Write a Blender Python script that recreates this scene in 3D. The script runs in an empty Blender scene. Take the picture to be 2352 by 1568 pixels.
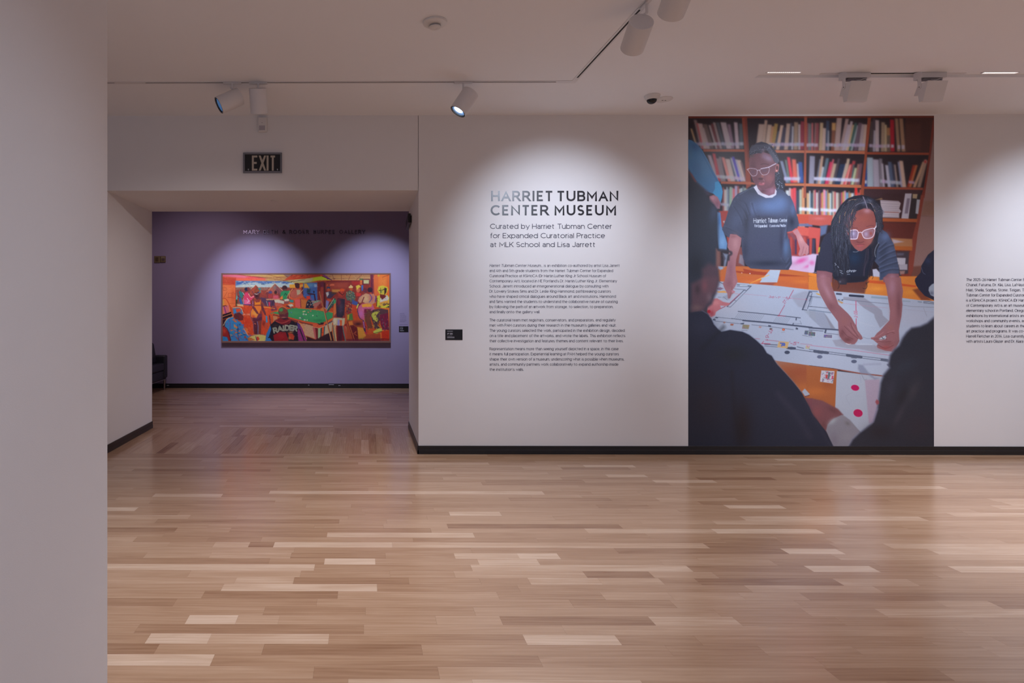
import bpy, bmesh, math, random
import numpy as np
from mathutils import Vector, Matrix

S = bpy.context.scene
C = S.collection
rnd = random.Random(7)

# ---------------------------------------------------------------- camera
W, H = 2352, 1568
F, CX, CY, YAW, CAMZ = 1400.0, 829.0, 709.0, 0.0064, 1.457
cd = bpy.data.cameras.new('camera')
cam = bpy.data.objects.new('camera', cd); C.objects.link(cam)
cd.sensor_width = 36.0; cd.sensor_fit = 'HORIZONTAL'
cd.lens = F / W * 36.0
cd.shift_x = (W / 2 - CX) / W
cd.shift_y = -(H / 2 - CY) / W
cd.clip_start = 0.02; cd.clip_end = 100
cam.location = (0, 0, CAMZ)
cam.rotation_euler = (math.pi / 2, 0, YAW)
S.camera = cam

def ray(px, py):
    u, v = (px - CX) / F, (CY - py) / F
    c, s = math.cos(YAW), math.sin(YAW)
    return Vector((u * c - s, u * s + c, v))
def on_y(px, py, Y):            # point of the picture on the plane y = Y
    r = ray(px, py); t = Y / r.y
    return Vector((r.x * t, Y, CAMZ + r.z * t))
def on_z(px, py, Z):            # ... on the horizontal plane z = Z
    r = ray(px, py); t = (Z - CAMZ) / r.z
    return Vector((r.x * t, r.y * t, Z))
def on_x(px, py, X):
    r = ray(px, py); t = X / r.x
    return Vector((X, r.y * t, CAMZ + r.z * t))

# ---------------------------------------------------------------- world, exposure
wd = bpy.data.worlds.new('world'); S.world = wd; wd.use_nodes = True
bg = wd.node_tree.nodes['Background']
bg.inputs[0].default_value = (0.80, 0.82, 1.10, 1); bg.inputs[1].default_value = 0.245
S.view_settings.view_transform = 'Standard'; S.view_settings.look = 'None'
S.view_settings.exposure = 0.0; S.view_settings.gamma = 1.0
S.view_settings.use_curve_mapping = False
S.cycles.max_bounces = 8; S.cycles.diffuse_bounces = 4; S.cycles.glossy_bounces = 4
S.cycles.use_denoising = True
S.cycles.sample_clamp_indirect = 4.0

CEIL = 3.40
WALL = 6.126                    # main wall
BACK = 7.445                    # rear side of the thick wall
FAR = 11.2                      # lilac wall of the next gallery
XL, XR = -2.605, 0.5395         # opening
SOF = 2.647                     # underside of the lintel

COOL = (0.74, 0.82, 1.0); WARM = (1.0, 0.80, 0.72)
def spot(name, loc, target, power, size, col, blend=1.0, rad=0.04):
    l = bpy.data.lights.new(name, 'SPOT'); l.energy = power; l.color = col
    l.spot_size = math.radians(size); l.spot_blend = blend; l.shadow_soft_size = rad
    o = bpy.data.objects.new(name, l); C.objects.link(o)
    o.location = loc
    o.rotation_euler = (Vector(target) - Vector(loc)).to_track_quat('-Z', 'Y').to_euler()
    return o
def area(name, loc, target, power, sx, sy, col):
    l = bpy.data.lights.new(name, 'AREA'); l.shape = 'RECTANGLE'; l.energy = power; l.color = col
    l.size = sx; l.size_y = sy
    o = bpy.data.objects.new(name, l); C.objects.link(o)
    o.location = loc
    o.rotation_euler = (Vector(target) - Vector(loc)).to_track_quat('-Z', 'Y').to_euler()
    return o
LXW0 = -0.93
K_MURAL = (0.76, 0.76, 0.90); K_PAINT = (0.95, 0.98, 1.20)
# spots that stand for the lamps of the tracks, plus one added fill
spot('lamp_text', (1.81, 4.10, 3.16), (1.93, WALL, 1.93), 190, 67, COOL)
spot('lamp_mural', (4.1, 3.2, 3.30), (4.2, WALL, 1.70), 290, 51, COOL)
spot('lamp_mural', (5.0, 3.2, 3.30), (4.7, WALL, 1.70), 125, 51, COOL)
for x in (4.07, 4.70): spot('washer_beam', (x, 5.165, 3.19), (x - 0.05, WALL, 2.45), 15, 125, (0.80, 0.84, 1.0), rad=0.05)
spot('lamp_right_text', (6.75, 3.9, 3.2), (6.88, WALL, 1.75), 240, 66, COOL)
spot('lamp_painting_left', (-2.1, 9.2, 3.5), (-1.95, FAR, 1.45), 285, 58, (0.70, 0.76, 1.0))
spot('lamp_painting_right', (0.35, 9.2, 3.5), (0.15, FAR, 1.45), 285, 58, (0.70, 0.76, 1.0))
spot('fill_lilac_corner', (-2.6, 8.6, 3.5), (-3.0, FAR, 1.4), 75, 80, (1.0, 0.80, 0.86))  # added fill that lifts the dark left part of the lilac wall
# downlights over the floors: some for bright pools, others added for floor bounce
for x, y, p in ((0.55, 4.15, 285), (-1.3, 2.9, 190), (5.2, 3.9, 540), (2.8, 0.6, 40), (6.8, 1.2, 360), (-0.3, -0.5, 130)):
    spot('pool_fill_light', (x, y, 3.34), (x, y, 0), p, 105, (0.90, 0.91, 1.04), rad=0.10)
spot('lamp_next_room_floor', (-0.93, 9.35, 3.5), (-0.93, 9.4, 0), 95, 46, (0.95, 0.88, 1.0))
for x, y, p in ((-0.9, 8.5, 150), (-3.6, 9.4, 14)):
    spot('pool_fill_light', (x, y, 3.5), (x, y, 0), p, 100, (0.90, 0.84, 1.10), rad=0.10)  # added fill light for the dim next room
# fill spot added to brighten the passage reveal; the second lights the left wall
spot('fill_reveal', (1.70, 3.2, 3.3), (-2.6, 6.8, 1.0), 260, 36, (1.0, 0.90, 0.94))
spot('lamp_left_wall', (1.70, 1.4, 3.3), (LXW0, 1.4, 0.0), 110, 70, (0.72, 0.80, 1.0))


# ---------------------------------------------------------------- materials
def mat(name, col, rough=0.6, metal=0.0, spec=0.5, bump=0.0, bscale=200, emit=None, estr=1.0, var=0.0):
    m = bpy.data.materials.new(name); m.use_nodes = True
    nt = m.node_tree; b = nt.nodes['Principled BSDF']
    b.inputs['Base Color'].default_value = (*col, 1); b.inputs['Roughness'].default_value = rough
    b.inputs['Metallic'].default_value = metal; b.inputs['Specular IOR Level'].default_value = spec
    if emit:
        b.inputs['Emission Color'].default_value = (*emit, 1); b.inputs['Emission Strength'].default_value = estr
    if bump or var:
        tc = nt.nodes.new('ShaderNodeNewGeometry'); n = nt.nodes.new('ShaderNodeTexNoise')
        n.inputs['Scale'].default_value = bscale; n.inputs['Detail'].default_value = 3
        nt.links.new(tc.outputs['Position'], n.inputs['Vector'])
        if bump:
            bp = nt.nodes.new('ShaderNodeBump'); bp.inputs['Strength'].default_value = bump
            bp.inputs['Distance'].default_value = 0.002
            nt.links.new(n.outputs['Fac'], bp.inputs['Height']); nt.links.new(bp.outputs['Normal'], b.inputs['Normal'])
        if var:
            mx = nt.nodes.new('ShaderNodeMix'); mx.data_type = 'RGBA'
            mx.inputs[6].default_value = (*[c * (1 - var) for c in col], 1); mx.inputs[7].default_value = (*[min(1, c * (1 + var)) for c in col], 1)
            n2 = nt.nodes.new('ShaderNodeTexNoise'); n2.inputs['Scale'].default_value = bscale * 0.02
            nt.links.new(tc.outputs['Position'], n2.inputs['Vector'])
            nt.links.new(n2.outputs['Fac'], mx.inputs[0]); nt.links.new(mx.outputs[2], b.inputs['Base Color'])
    return m
M_wall = mat('wall_paint', (0.79, 0.775, 0.765), 0.75, bump=0.12, bscale=260, var=0.01)
M_ceil = mat('ceiling_paint', (0.87, 0.87, 0.885), 0.85, bump=0.08, bscale=220)
M_lilac = mat('lilac_paint', (0.34, 0.285, 0.44), 0.62, bump=0.10, bscale=260)
M_black = mat('black_base', (0.012, 0.012, 0.014), 0.35)
M_basehilite = mat('base_highlight', (0.055, 0.055, 0.06), 0.4)  # lighter grey that paints in the highlight line along the groove
M_dark = mat('dark_gap', (0.02, 0.016, 0.014), 0.8)
M_white = mat('white_metal', (0.72, 0.70, 0.70), 0.42, bump=0.03, bscale=500)
M_whitep = mat('white_plastic', (0.74, 0.72, 0.70), 0.45)
M_sub = mat('subfloor', (0.10, 0.06, 0.04), 0.9)
M_lens = mat('lamp_lens', (0.6, 0.7, 0.9), 0.2, emit=(0.75, 0.87, 1.0), estr=6.0)
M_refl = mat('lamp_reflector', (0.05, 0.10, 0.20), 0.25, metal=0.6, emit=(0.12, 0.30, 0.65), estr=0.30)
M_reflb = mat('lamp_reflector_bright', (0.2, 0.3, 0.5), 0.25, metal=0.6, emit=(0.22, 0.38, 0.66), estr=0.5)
M_slot = mat('strip_light', (0.9, 0.9, 0.9), 0.4, emit=(1.0, 0.93, 0.9), estr=2.2)
M_leather = mat('black_leather', (0.014, 0.015, 0.022), 0.45, bump=0.3, bscale=120)
M_chrome = mat('steel', (0.35, 0.30, 0.29), 0.3, metal=0.9)
M_vinyl = mat('dark_vinyl', (0.022, 0.021, 0.026), 0.32, spec=0.5)
M_text = mat('grey_vinyl', (0.060, 0.058, 0.082), 0.5, spec=0.35)
M_smalltext = mat('small_grey_vinyl', (0.085, 0.080, 0.115), 0.55, spec=0.3)
M_signwhite = mat('sign_print', (0.36, 0.36, 0.40), 0.6)
M_exitface = mat('exit_face', (0.006, 0.006, 0.008), 0.4)
M_exitletter = mat('exit_letter', (0.50, 0.45, 0.37), 0.6)
M_alu = mat('aluminium_frame', (0.20, 0.20, 0.23), 0.45, metal=0.4)
M_frame = mat('walnut_frame', (0.235, 0.115, 0.085), 0.5, bump=0.1, bscale=90, var=0.1)
M_beige = mat('tinted_plastic', (0.20, 0.145, 0.075), 0.55)
M_letter = mat('brushed_letter', (0.20, 0.18, 0.26), 0.22, metal=0.9)

def wood(name, along):
    m = bpy.data.materials.new(name); m.use_nodes = True
    nt = m.node_tree; N = nt.nodes; L = nt.links; b = N['Principled BSDF']
    at = N.new('ShaderNodeAttribute'); at.attribute_name = 'tone'
    sep = N.new('ShaderNodeSeparateColor'); L.new(at.outputs['Color'], sep.inputs[0])
    geo = N.new('ShaderNodeNewGeometry')
    off = N.new('ShaderNodeVectorMath'); off.operation = 'MULTIPLY_ADD'
    off.inputs[1].default_value = (37, 53, 0)
    comb = N.new('ShaderNodeCombineXYZ'); L.new(sep.outputs[1], comb.inputs[0]); L.new(sep.outputs[1], comb.inputs[1])
    L.new(comb.outputs[0], off.inputs[0]); L.new(geo.outputs['Position'], off.inputs[2])
    mp = N.new('ShaderNodeMapping'); L.new(off.outputs[0], mp.inputs['Vector'])
    mp.inputs['Scale'].default_value = (0.9, 10, 1) if along == 'x' else (10, 0.9, 1)
    n1 = N.new('ShaderNodeTexNoise'); n1.inputs['Scale'].default_value = 2.2; n1.inputs['Detail'].default_value = 5
    n1.inputs['Distortion'].default_value = 0.7
    L.new(mp.outputs[0], n1.inputs['Vector'])
    mp2 = N.new('ShaderNodeMapping'); L.new(off.outputs[0], mp2.inputs['Vector'])
    mp2.inputs['Scale'].default_value = (5, 130, 1) if along == 'x' else (130, 5, 1)
    n2 = N.new('ShaderNodeTexNoise'); n2.inputs['Scale'].default_value = 1.6; n2.inputs['Detail'].default_value = 3
    L.new(mp2.outputs[0], n2.inputs['Vector'])
    # growth rings
    wv = N.new('ShaderNodeTexWave'); wv.wave_type = 'BANDS'; wv.bands_direction = 'Y' if along == 'x' else 'X'
    wv.inputs['Scale'].default_value = 1.3; wv.inputs['Distortion'].default_value = 9; wv.inputs['Detail'].default_value = 2
    wv.inputs['Detail Scale'].default_value = 0.7
    L.new(mp.outputs[0], wv.inputs['Vector'])
    ramp = N.new('ShaderNodeValToRGB'); cr = ramp.color_ramp
    cr.elements[0].position = 0.0; cr.elements[0].color = (0.250, 0.122, 0.062, 1)
    cr.elements[1].position = 1.0; cr.elements[1].color = (0.735, 0.550, 0.395, 1)
    e = cr.elements.new(0.40); e.color = (0.435, 0.264, 0.154, 1)
    e = cr.elements.new(0.65); e.color = (0.530, 0.347, 0.218, 1)
    def madd(a, mul, addn):
        q = N.new('ShaderNodeMath'); q.operation = 'MULTIPLY_ADD'; L.new(a, q.inputs[0]); q.inputs[1].default_value = mul
        if isinstance(addn, float): q.inputs[2].default_value = addn
        else: L.new(addn, q.inputs[2])
        return q.outputs[0]
    v = madd(n1.outputs['Fac'], 0.55, sep.outputs[0])
    v = madd(wv.outputs['Fac'], 0.08, v)
    v = madd(n2.outputs['Fac'], 0.16, v)
    v = madd(v, 1.0, -0.395)
    L.new(v, ramp.inputs[0])
    L.new(ramp.outputs[0], b.inputs['Base Color'])
    rr = madd(n2.outputs['Fac'], 0.08, 0.165)
    L.new(rr, b.inputs['Roughness'])
    b.inputs['Specular IOR Level'].default_value = 0.5
    b.inputs['Coat Weight'].default_value = 0.0
    bp = N.new('ShaderNodeBump'); bp.inputs['Strength'].default_value = 0.03; bp.inputs['Distance'].default_value = 0.001
    L.new(n2.outputs['Fac'], bp.inputs['Height']); L.new(bp.outputs['Normal'], b.inputs['Normal'])
    return m
M_woodx = wood('oak_strips', 'x'); M_woody = wood('oak_threshold', 'y')

# ---------------------------------------------------------------- mesh helpers
def link(name, me, parent=None):
    o = bpy.data.objects.new(name, me); C.objects.link(o)
    if parent is not None: o.parent = parent
    return o
def tag(o, label=None, cat=None, group=None, kind=None):
    if label: o['label'] = label
    if cat: o['category'] = cat
    if group: o['group'] = group
    if kind: o['kind'] = kind
    return o
def empty(name, loc):
    o = bpy.data.objects.new(name, None); C.objects.link(o); o.location = loc; o.empty_display_size = 0.05
    return o
def add_box(bm, lo, hi, mi=0, bev=0.0, mx=None):
    c = [(a + b) / 2 for a, b in zip(lo, hi)]; s = [abs(b - a) for a, b in zip(lo, hi)]
    T = Matrix.Translation(c) @ Matrix.Diagonal((*s, 1))
    r = bmesh.ops.create_cube(bm, size=1, matrix=(mx @ T) if mx is not None else T)
    vs = r['verts']; fs = set(f for v in vs for f in v.link_faces)
    for f in fs: f.material_index = mi
    if bev:
        es = list(set(e for v in vs for e in v.link_edges))
        rb = bmesh.ops.bevel(bm, geom=es, offset=bev, segments=2, affect='EDGES', profile=0.5)
        for f in rb['faces']: f.material_index = mi
def bm_done(bm, name, mats, parent=None, smooth=False):
    me = bpy.data.meshes.new(name); bm.to_mesh(me); bm.free()
    for m in (mats if isinstance(mats, (list, tuple)) else [mats]): me.materials.append(m)
    if smooth:
        for p in me.polygons: p.use_smooth = True
        try: me.set_sharp_from_angle(angle=math.radians(35))
        except Exception: pass
    return link(name, me, parent)
def boxes(name, lst, m, parent=None, bev=0.0):
    bm = bmesh.new()
    for lo, hi in lst: add_box(bm, lo, hi, 0, bev)
    return bm_done(bm, name, m, parent)
def lathe(bm, prof, n=40, mx=Matrix.Identity(4), mi=0):   # profile of (radius, z)
    rings = []
    for r, z in prof:
        if r < 1e-6: rings.append([bm.verts.new(mx @ Vector((0, 0, z)))])
        else: rings.append([bm.verts.new(mx @ Vector((r * math.cos(2 * math.pi * i / n), r * math.sin(2 * math.pi * i / n), z))) for i in range(n)])
    for a, b in zip(rings[:-1], rings[1:]):
        for i in range(n):
            j = (i + 1) % n
            if len(a) == 1 and len(b) == 1: continue
            if len(a) == 1: f = bm.faces.new((a[0], b[j], b[i]))
            elif len(b) == 1: f = bm.faces.new((a[i], a[j], b[0]))
            else: f = bm.faces.new((a[i], a[j], b[j], b[i]))
            f.material_index = mi
def axis_matrix(loc, d):        # local z runs along d
    q = Vector(d).normalized().to_track_quat('Z', 'Y')
    return Matrix.Translation(loc) @ q.to_matrix().to_4x4()
def tube(bm, pts, r, n=8, mi=0):
    pts = [Vector(p) for p in pts]; rings = []
    for i, p in enumerate(pts):
        d = (pts[min(i + 1, len(pts) - 1)] - pts[max(i - 1, 0)]).normalized()
        q = d.to_track_quat('Z', 'Y').to_matrix()
        rings.append([bm.verts.new(p + q @ Vector((r * math.cos(2 * math.pi * k / n), r * math.sin(2 * math.pi * k / n), 0))) for k in range(n)])
    for a, b in zip(rings[:-1], rings[1:]):
        for k in range(n): bm.faces.new((a[k], a[(k + 1) % n], b[(k + 1) % n], b[k])).material_index = mi
    bm.faces.new(rings[0]); bm.faces.new(rings[-1])

# ---------------------------------------------------------------- the shell
def struct(o): o['kind'] = 'structure'; return o
SLY0, SLY1 = on_z(1900, 165.5, CEIL).y, on_z(1900, 178.4, CEIL).y
SLX0 = on_z(1733, 178.4, CEIL).x
struct(boxes('ceiling', [((-9, -2.2, CEIL), (9, SLY0, CEIL + 0.2)), ((-9, SLY0, CEIL), (SLX0, SLY1, CEIL + 0.2)),
       ((-9, SLY1, CEIL), (9, BACK, CEIL + 0.2)), ((SLX0, SLY0, CEIL + 0.024), (9, SLY1, CEIL + 0.2))], M_ceil))
struct(boxes('ceiling', [((-5.2, BACK, 3.6), (3.6, FAR + 0.1, 3.8))], M_ceil))
GAP = 0.006
struct(boxes('wall_back', [((XR, WALL, 0), (9, BACK, CEIL)), ((-9, WALL, 0), (XL, BACK, CEIL)),
       ((XL, WALL, SOF), (XR - GAP, BACK, CEIL)), ((XR - GAP, WALL + 0.02, SOF), (XR, BACK, CEIL)),
       ((-5.2, BACK - 0.1, CEIL), (3.6, BACK, 3.7))], M_wall))
struct(boxes('wall_far', [((-5.2, FAR, 0), (3.6, FAR + 0.15, 3.7))], M_lilac))
struct(boxes('wall_far_side', [((-5.35, BACK, 0), (-5.2, FAR + 0.15, 3.7)), ((3.6, BACK, 0), (3.75, FAR + 0.15, 3.7))], M_lilac))
LY = 2.2
LXW = on_y(246.6, 700, LY).x
struct(boxes('wall_left', [((LXW - 1.2, -2.2, 0), (LXW, LY, CEIL))], M_wall))
struct(boxes('wall_right', [((9, -2.2, 0), (9.2, BACK, CEIL + 0.2))], M_wall))
def baseboard(name, lst):
    bm = bmesh.new()
    for lo, hi, ax in lst:
        z1 = 0.083
        g = 0.003
        if ax == 'x':
            add_box(bm, (lo[0], lo[1] - 0.012, 0.002), (hi[0], lo[1], z1 * 0.52)); add_box(bm, (lo[0], lo[1] - 0.009, z1 * 0.52 + 0.0015), (hi[0], lo[1], z1))
            add_box(bm, (lo[0], lo[1] - 0.0128, z1 * 0.50), (hi[0], lo[1] - 0.008, z1 * 0.53), 1)
        else:
            s = 1 if ax == '+' else -1
            add_box(bm, (lo[0], lo[1], 0.002), (lo[0] + s * 0.012, hi[1], z1 * 0.52)); add_box(bm, (lo[0], lo[1], z1 * 0.52), (lo[0] + s * 0.009, hi[1], z1))
    return struct(bm_done(bm, name, [M_black, M_basehilite]))
baseboard('baseboard_back', [((XR - 0.012, WALL), (9, WALL), 'x')])
baseboard('baseboard_left', [((XL, WALL), (XL, BACK), '+')])
baseboard('baseboard_right', [((XR, WALL - 0.012), (XR, BACK), '-')])
baseboard('baseboard_far', [((-5.2, FAR), (3.6, FAR), 'x')])

# ---------------------------------------------------------------- oak strip floor
fl = struct(boxes('floor', [((-9, -2.2, -0.12), (9, FAR + 0.15, -0.006))], M_sub))
PW = 0.0826
KK = F * CAMZ
Y0 = KK / (1558.5 - 709) - PW * 50
def row_of(Y): return int(math.floor((Y - Y0) / PW))
anchors = []   # (row, x0, x1, tone)
for (y, a, b, t) in [(1251, 491, 572, .70), (1251, 629, 901, .80), (1290, 745, 862, .92), (1276, 482, 668, .62), (1424, 429, 543, .85),
    (1424, 543, 640, .62), (1468, 338, 480, .80), (1468, 480, 755, .70), (1517, 200, 487, .82), (1491, 604, 969, .22), (1218, 200, 403, .20), (1197, 358, 779, .28),
    (1136, 354, 511, .74), (1171, 200, 311, .85), (1229, 751, 1089, .78), (1318, 434, 690, .62), (1335, 540, 674, .66), (1335, 674, 939, .26),
    (1219, 1347, 1640, .76), (1276, 1190, 1283, .88), (1276, 1044, 1190, .74), (1289, 1098, 1236, .78), (1318, 1343, 1495, .20),
    (1333, 1215, 1377, .72), (1333, 1377, 1518, .66), (1465, 1204, 1417, .84), (1179, 1032, 1150, .80), (1332, 1599, 1918, .20),
    (1363, 1380, 1535, .60), (1562, 1084, 1471, .72), (1162, 1666, 1795, .86), (1263, 1798, 1925, .90), (1252, 2036, 2420, .74),
    (1302, 1851, 2001, .88), (1302, 2181, 2440, .86), (1332, 1918, 2088, .68), (1263, 2135, 2460, .78), (1400, 2012, 2420, .72),
    (1189, 1704, 2117, .80), (1349, 1715, 2010, .62), (1384, 2277, 2500, .24), (1104, 1500, 1640, .8), (1069, 1340, 1455, .82), (1090, 1390, 1480, .8)]:
    p0 = on_z(a, y, 0); p1 = on_z(b, y, 0)
    anchors.append((row_of(p0.y), p0.x, p1.x, t))
def tone():
    t = rnd.gauss(0.46, 0.085)
    if rnd.random() < 0.07: t += 0.20
    if rnd.random() < 0.10: t -= 0.13
    return min(0.95, max(0.12, t))
def fill(x0, x1, fixed):        # lengths of one row, keeping the fixed strips in place
    out = []; cur = x0
    for a, b, t in sorted(fixed) + [(x1, None, None)]:
        while cur < a - 1e-4:
            L = min(rnd.choice((0.35, 0.5, 0.7, 0.9, 1.1, 1.4, 1.9)) * rnd.uniform(0.85, 1.15), a - cur)
            if a - (cur + L) < 0.22: L = a - cur
            out.append((cur, cur + L, tone())); cur += L
        if b is None: break
        out.append((a, b, t)); cur = b
    return out
near, rest = [], []
r0, r1 = row_of(-2.0), row_of(WALL)
for r in range(r0, r1 + 1):
    ya = Y0 + r * PW; yb = min(ya + PW, WALL)
    if yb - ya < 0.004: continue
    fx = [(a, b, t) for (rr, a, b, t) in anchors if rr == r]
    for (a, b, t) in fill(-9 + rnd.uniform(0, 0.5), 9, fx):
        ymid = (ya + yb) / 2
        vis = False
        if ymid > 2.2:
            pl = CX + F * (a / ymid) + 9; pr = CX + F * (b / ymid) + 9
            vis = pr > 250 and pl < 2352
        (near if vis else rest).append((a, b, ya, yb, t, 'x'))
# the strips of the threshold run the other way
n = int((XR - XL) / PW)
pwx = (XR - XL) / n
for i in range(n):
    cur = WALL
    while cur < BACK - 0.005:
        L = min(rnd.uniform(0.35, 1.0), BACK - cur)
        if BACK - cur - L < 0.2: L = BACK - cur
        rest.append((XL + i * pwx, XL + (i + 1) * pwx, cur, cur + L, tone(), 'y')); cur += L
for r in range(0, int((FAR - BACK) / PW) + 1):
    ya = BACK + r * PW; yb = min(ya + PW, FAR)
    if yb - ya < 0.004: continue
    for (a, b, t) in fill(-5.2, 3.6, []): rest.append((a, b, ya, yb, t, 'x'))
near.sort(key=lambda q: (q[2], q[0]))
rest += near[300:]; near = near[:300]
def plank_geo(p, vs, fs, ts):
    a, b, ya, yb, t, ax = p
    g = 0.00018; e = 0.0012; zt = rnd.uniform(-0.00006, 0.00006); k = len(vs)
    vs += [(a + g, ya + g, -0.0058), (b - g, ya + g, -0.0058), (b - g, yb - g, -0.0058), (a + g, yb - g, -0.0058),
           (a + g, ya + g, zt - 0.00007), (b - g, ya + g, zt - 0.00007), (b - g, yb - g, zt - 0.00007), (a + g, yb - g, zt - 0.00007),
           (a + g + e, ya + g + e, zt), (b - g - e, ya + g + e, zt), (b - g - e, yb - g - e, zt), (a + g + e, yb - g - e, zt)]
    for i in range(4):
        j = (i + 1) % 4
        fs.append((k + i, k + j, k + 4 + j, k + 4 + i)); fs.append((k + 4 + i, k + 4 + j, k + 8 + j, k + 8 + i))
    fs.append((k + 8, k + 9, k + 10, k + 11))
    ts += [(t, rnd.random(), 0, 1)] * 12
    # the two random draws must agree within a strip
    last = ts[-12]; ts[-12:] = [last] * 12
def plank_mesh(name, ps, m):
    vs, fs, ts = [], [], []
    for p in ps: plank_geo(p, vs, fs, ts)
    me = bpy.data.meshes.new(name); me.from_pydata(vs, [], fs); me.update()
    ca = me.color_attributes.new('tone', 'FLOAT_COLOR', 'POINT')
    ca.data.foreach_set('color', np.array(ts, dtype=np.float32).ravel())
    me.materials.append(m); return me
for p in near: link('floorboard', plank_mesh('floorboard', [p], M_woodx), fl)
o = link('floorboards', plank_mesh('floorboards', [p for p in rest if p[5] == 'x'], M_woodx), fl); o['kind'] = 'stuff'
o = link('threshold_boards', plank_mesh('threshold_boards', [p for p in rest if p[5] == 'y'], M_woody), fl); o['kind'] = 'stuff'
# ---------------------------------------------------------------- monoline lettering
# every glyph: visible width, then strokes; "a cx cy rx ry from to" adds an arc (degrees)
G = {
'a': (38, '3 41 a 19 36 17 16.5 150 0 36 0;36 30 18 30 a 17 15 15 15 90 270 20 0 a 20 15 16 15 270 350'),
'b': (48, '0 0 0 76;a 24 26 24 26 0 360'), 'c': (42, 'a 25 26 25 26 42 318'),
'd': (48, '48 0 48 76;a 24 26 24 26 0 360'), 'e': (48, '1 27 47 27;a 24 26 24 26 2 316'),
'f': (26, '9 0 9 58 a 24 58 15 17 180 85;0 50 24 50'), 'g': (48, '48 52 48 0 a 24 0 24 19 0 -150;a 24 26 24 26 0 360'),
'h': (42, '0 0 0 76;0 30 a 21 31 21 21 180 0 42 0'), 'i': (0, '0 0 0 52;0 67 0 74'),
'j': (8, '8 52 8 -8 a -3 -8 11 11 0 -90;8 67 8 74'), 'k': (38, '0 0 0 76;36 52 2 20;12 29 38 0'),
'l': (0, '0 0 0 76'), 'm': (70, '0 0 0 52;0 33 a 17.5 33 17.5 19 180 0 35 0;35 33 a 52.5 33 17.5 19 180 0 70 0'),
'n': (42, '0 0 0 52;0 30 a 21 31 21 21 180 0 42 0'), 'o': (52, 'a 26 26 26 26 0 360'),
'p': (48, '0 -20 0 52;a 24 26 24 26 0 360'), 'q': (48, '48 -20 48 52;a 24 26 24 26 0 360'),
'r': (22, '0 0 0 52;0 28 a 19 30 19 22 180 82'), 's': (34, 'a 17.2 38.5 14.5 13.5 32 268 a 17.2 12.5 16.5 12.5 86 -150'),
't': (28, '9 68 9 15 a 22 15 13 15 180 275;0 50 26 50'), 'u': (42, '0 52 0 21 a 21 21 21 21 180 360 42 52;42 52 42 0'),
'v': (44, '0 52 22 1 44 52'), 'w': (66, '0 52 17 1 33 50 49 1 66 52'), 'x': (40, '0 0 40 52;0 52 40 0'),
'y': (46, '0 52 23 2;46 52 22 -4 a 8 -6 13 13 -10 -80'), 'z': (36, '0 52 36 52 0 0 36 0'),
'A': (64, '0 0 32 72 64 0;11 23 53 23'), 'B': (46, '0 0 0 72;0 72 26 72 a 26 54.5 17.5 17.5 90 -90 0 37;0 37 28 37 a 28 18.5 18.5 18.5 90 -90 0 0'),
'C': (63, 'a 36 36 36 36 44 316'), 'D': (56, '0 0 0 72;0 72 20 72 a 20 36 36 36 90 -90 0 0'), 'E': (44, '44 72 0 72 0 0 44 0;0 37 38 37'),
'F': (42, '42 72 0 72 0 0;0 36 36 36'), 'G': (68, 'a 36 36 36 36 44 360 42 36'), 'H': (54, '0 0 0 72;54 0 54 72;0 36 54 36'),
'I': (0, '0 0 0 72'), 'J': (36, '36 72 36 20 a 17 20 19 20 0 -165'), 'K': (48, '0 0 0 72;46 72 1 26;18 43 48 0'), 'L': (42, '0 72 0 0 42 0'),
'M': (66, '0 0 0 72 33 22 66 72 66 0'), 'N': (55, '0 0 0 72 55 0 55 72'), 'O': (72, 'a 36 36 36 36 0 360'),
'P': (46, '0 0 0 72;0 72 26 72 a 26 52 20 20 90 -90 0 32'), 'R': (50, '0 0 0 72;0 72 27 72 a 27 52.5 19.5 19.5 90 -90 0 33;26 33 50 0'),
'S': (46, 'a 23.3 53.5 20.5 18.5 35 268 a 23.3 17.5 23 17.5 86 -148'), 'T': (54, '0 72 54 72;27 72 27 0'),
'U': (52, '0 72 0 26 a 26 26 26 26 180 360 52 72'), 'X': (50, '0 0 50 72;0 72 50 0'), 'Y': (54, '0 72 27 32 54 72;27 32 27 0'),
'W': (92, '0 72 24 1 46 70 68 1 92 72'), 'V': (60, '0 72 30 1 60 72'),
'0': (50, 'a 25 36 25 36 0 360'), '1': (16, '0 60 16 72 16 0'), '2': (42, 'a 21 51 20 21 165 -32 0 0 42 0'),
'4': (48, '34 0 34 40;28 72 0 18 48 18'), '5': (42, '38 72 6 72 3 40 a 19 24 22 24 125 -150'), '6': (46, 'a 23 23 23 23 0 360;2 30 28 72'),
'7': (42, '0 72 42 72 14 0'), '9': (46, 'a 23 49 23 23 0 360;18 0 44 42'),
'3': (42, 'a 20 53 18 19 150 -90 a 20 18 22 18 90 -150'), '8': (46, 'a 23 54 18 18 0 360;a 23 18 23 18 0 360'),
'.': (3, '1.5 -3 1.5 4'), ',': (4, '4 4 0 -10'), '-': (24, '0 27 24 27'), '\u2013': (36, '0 27 36 27'), "'": (2, '1 74 1 56'), '"': (14, '2 74 2 58;12 74 12 58'),
'&': (60, '60 0 18 50 a 28 57 13 14 210 -30 8 30 a 22 18 20 18 130 300 60 30'),
'(': (12, 'a 26 30 26 48 125 235'), ')': (12, 'a -14 30 26 48 55 -55'),
}
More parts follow.
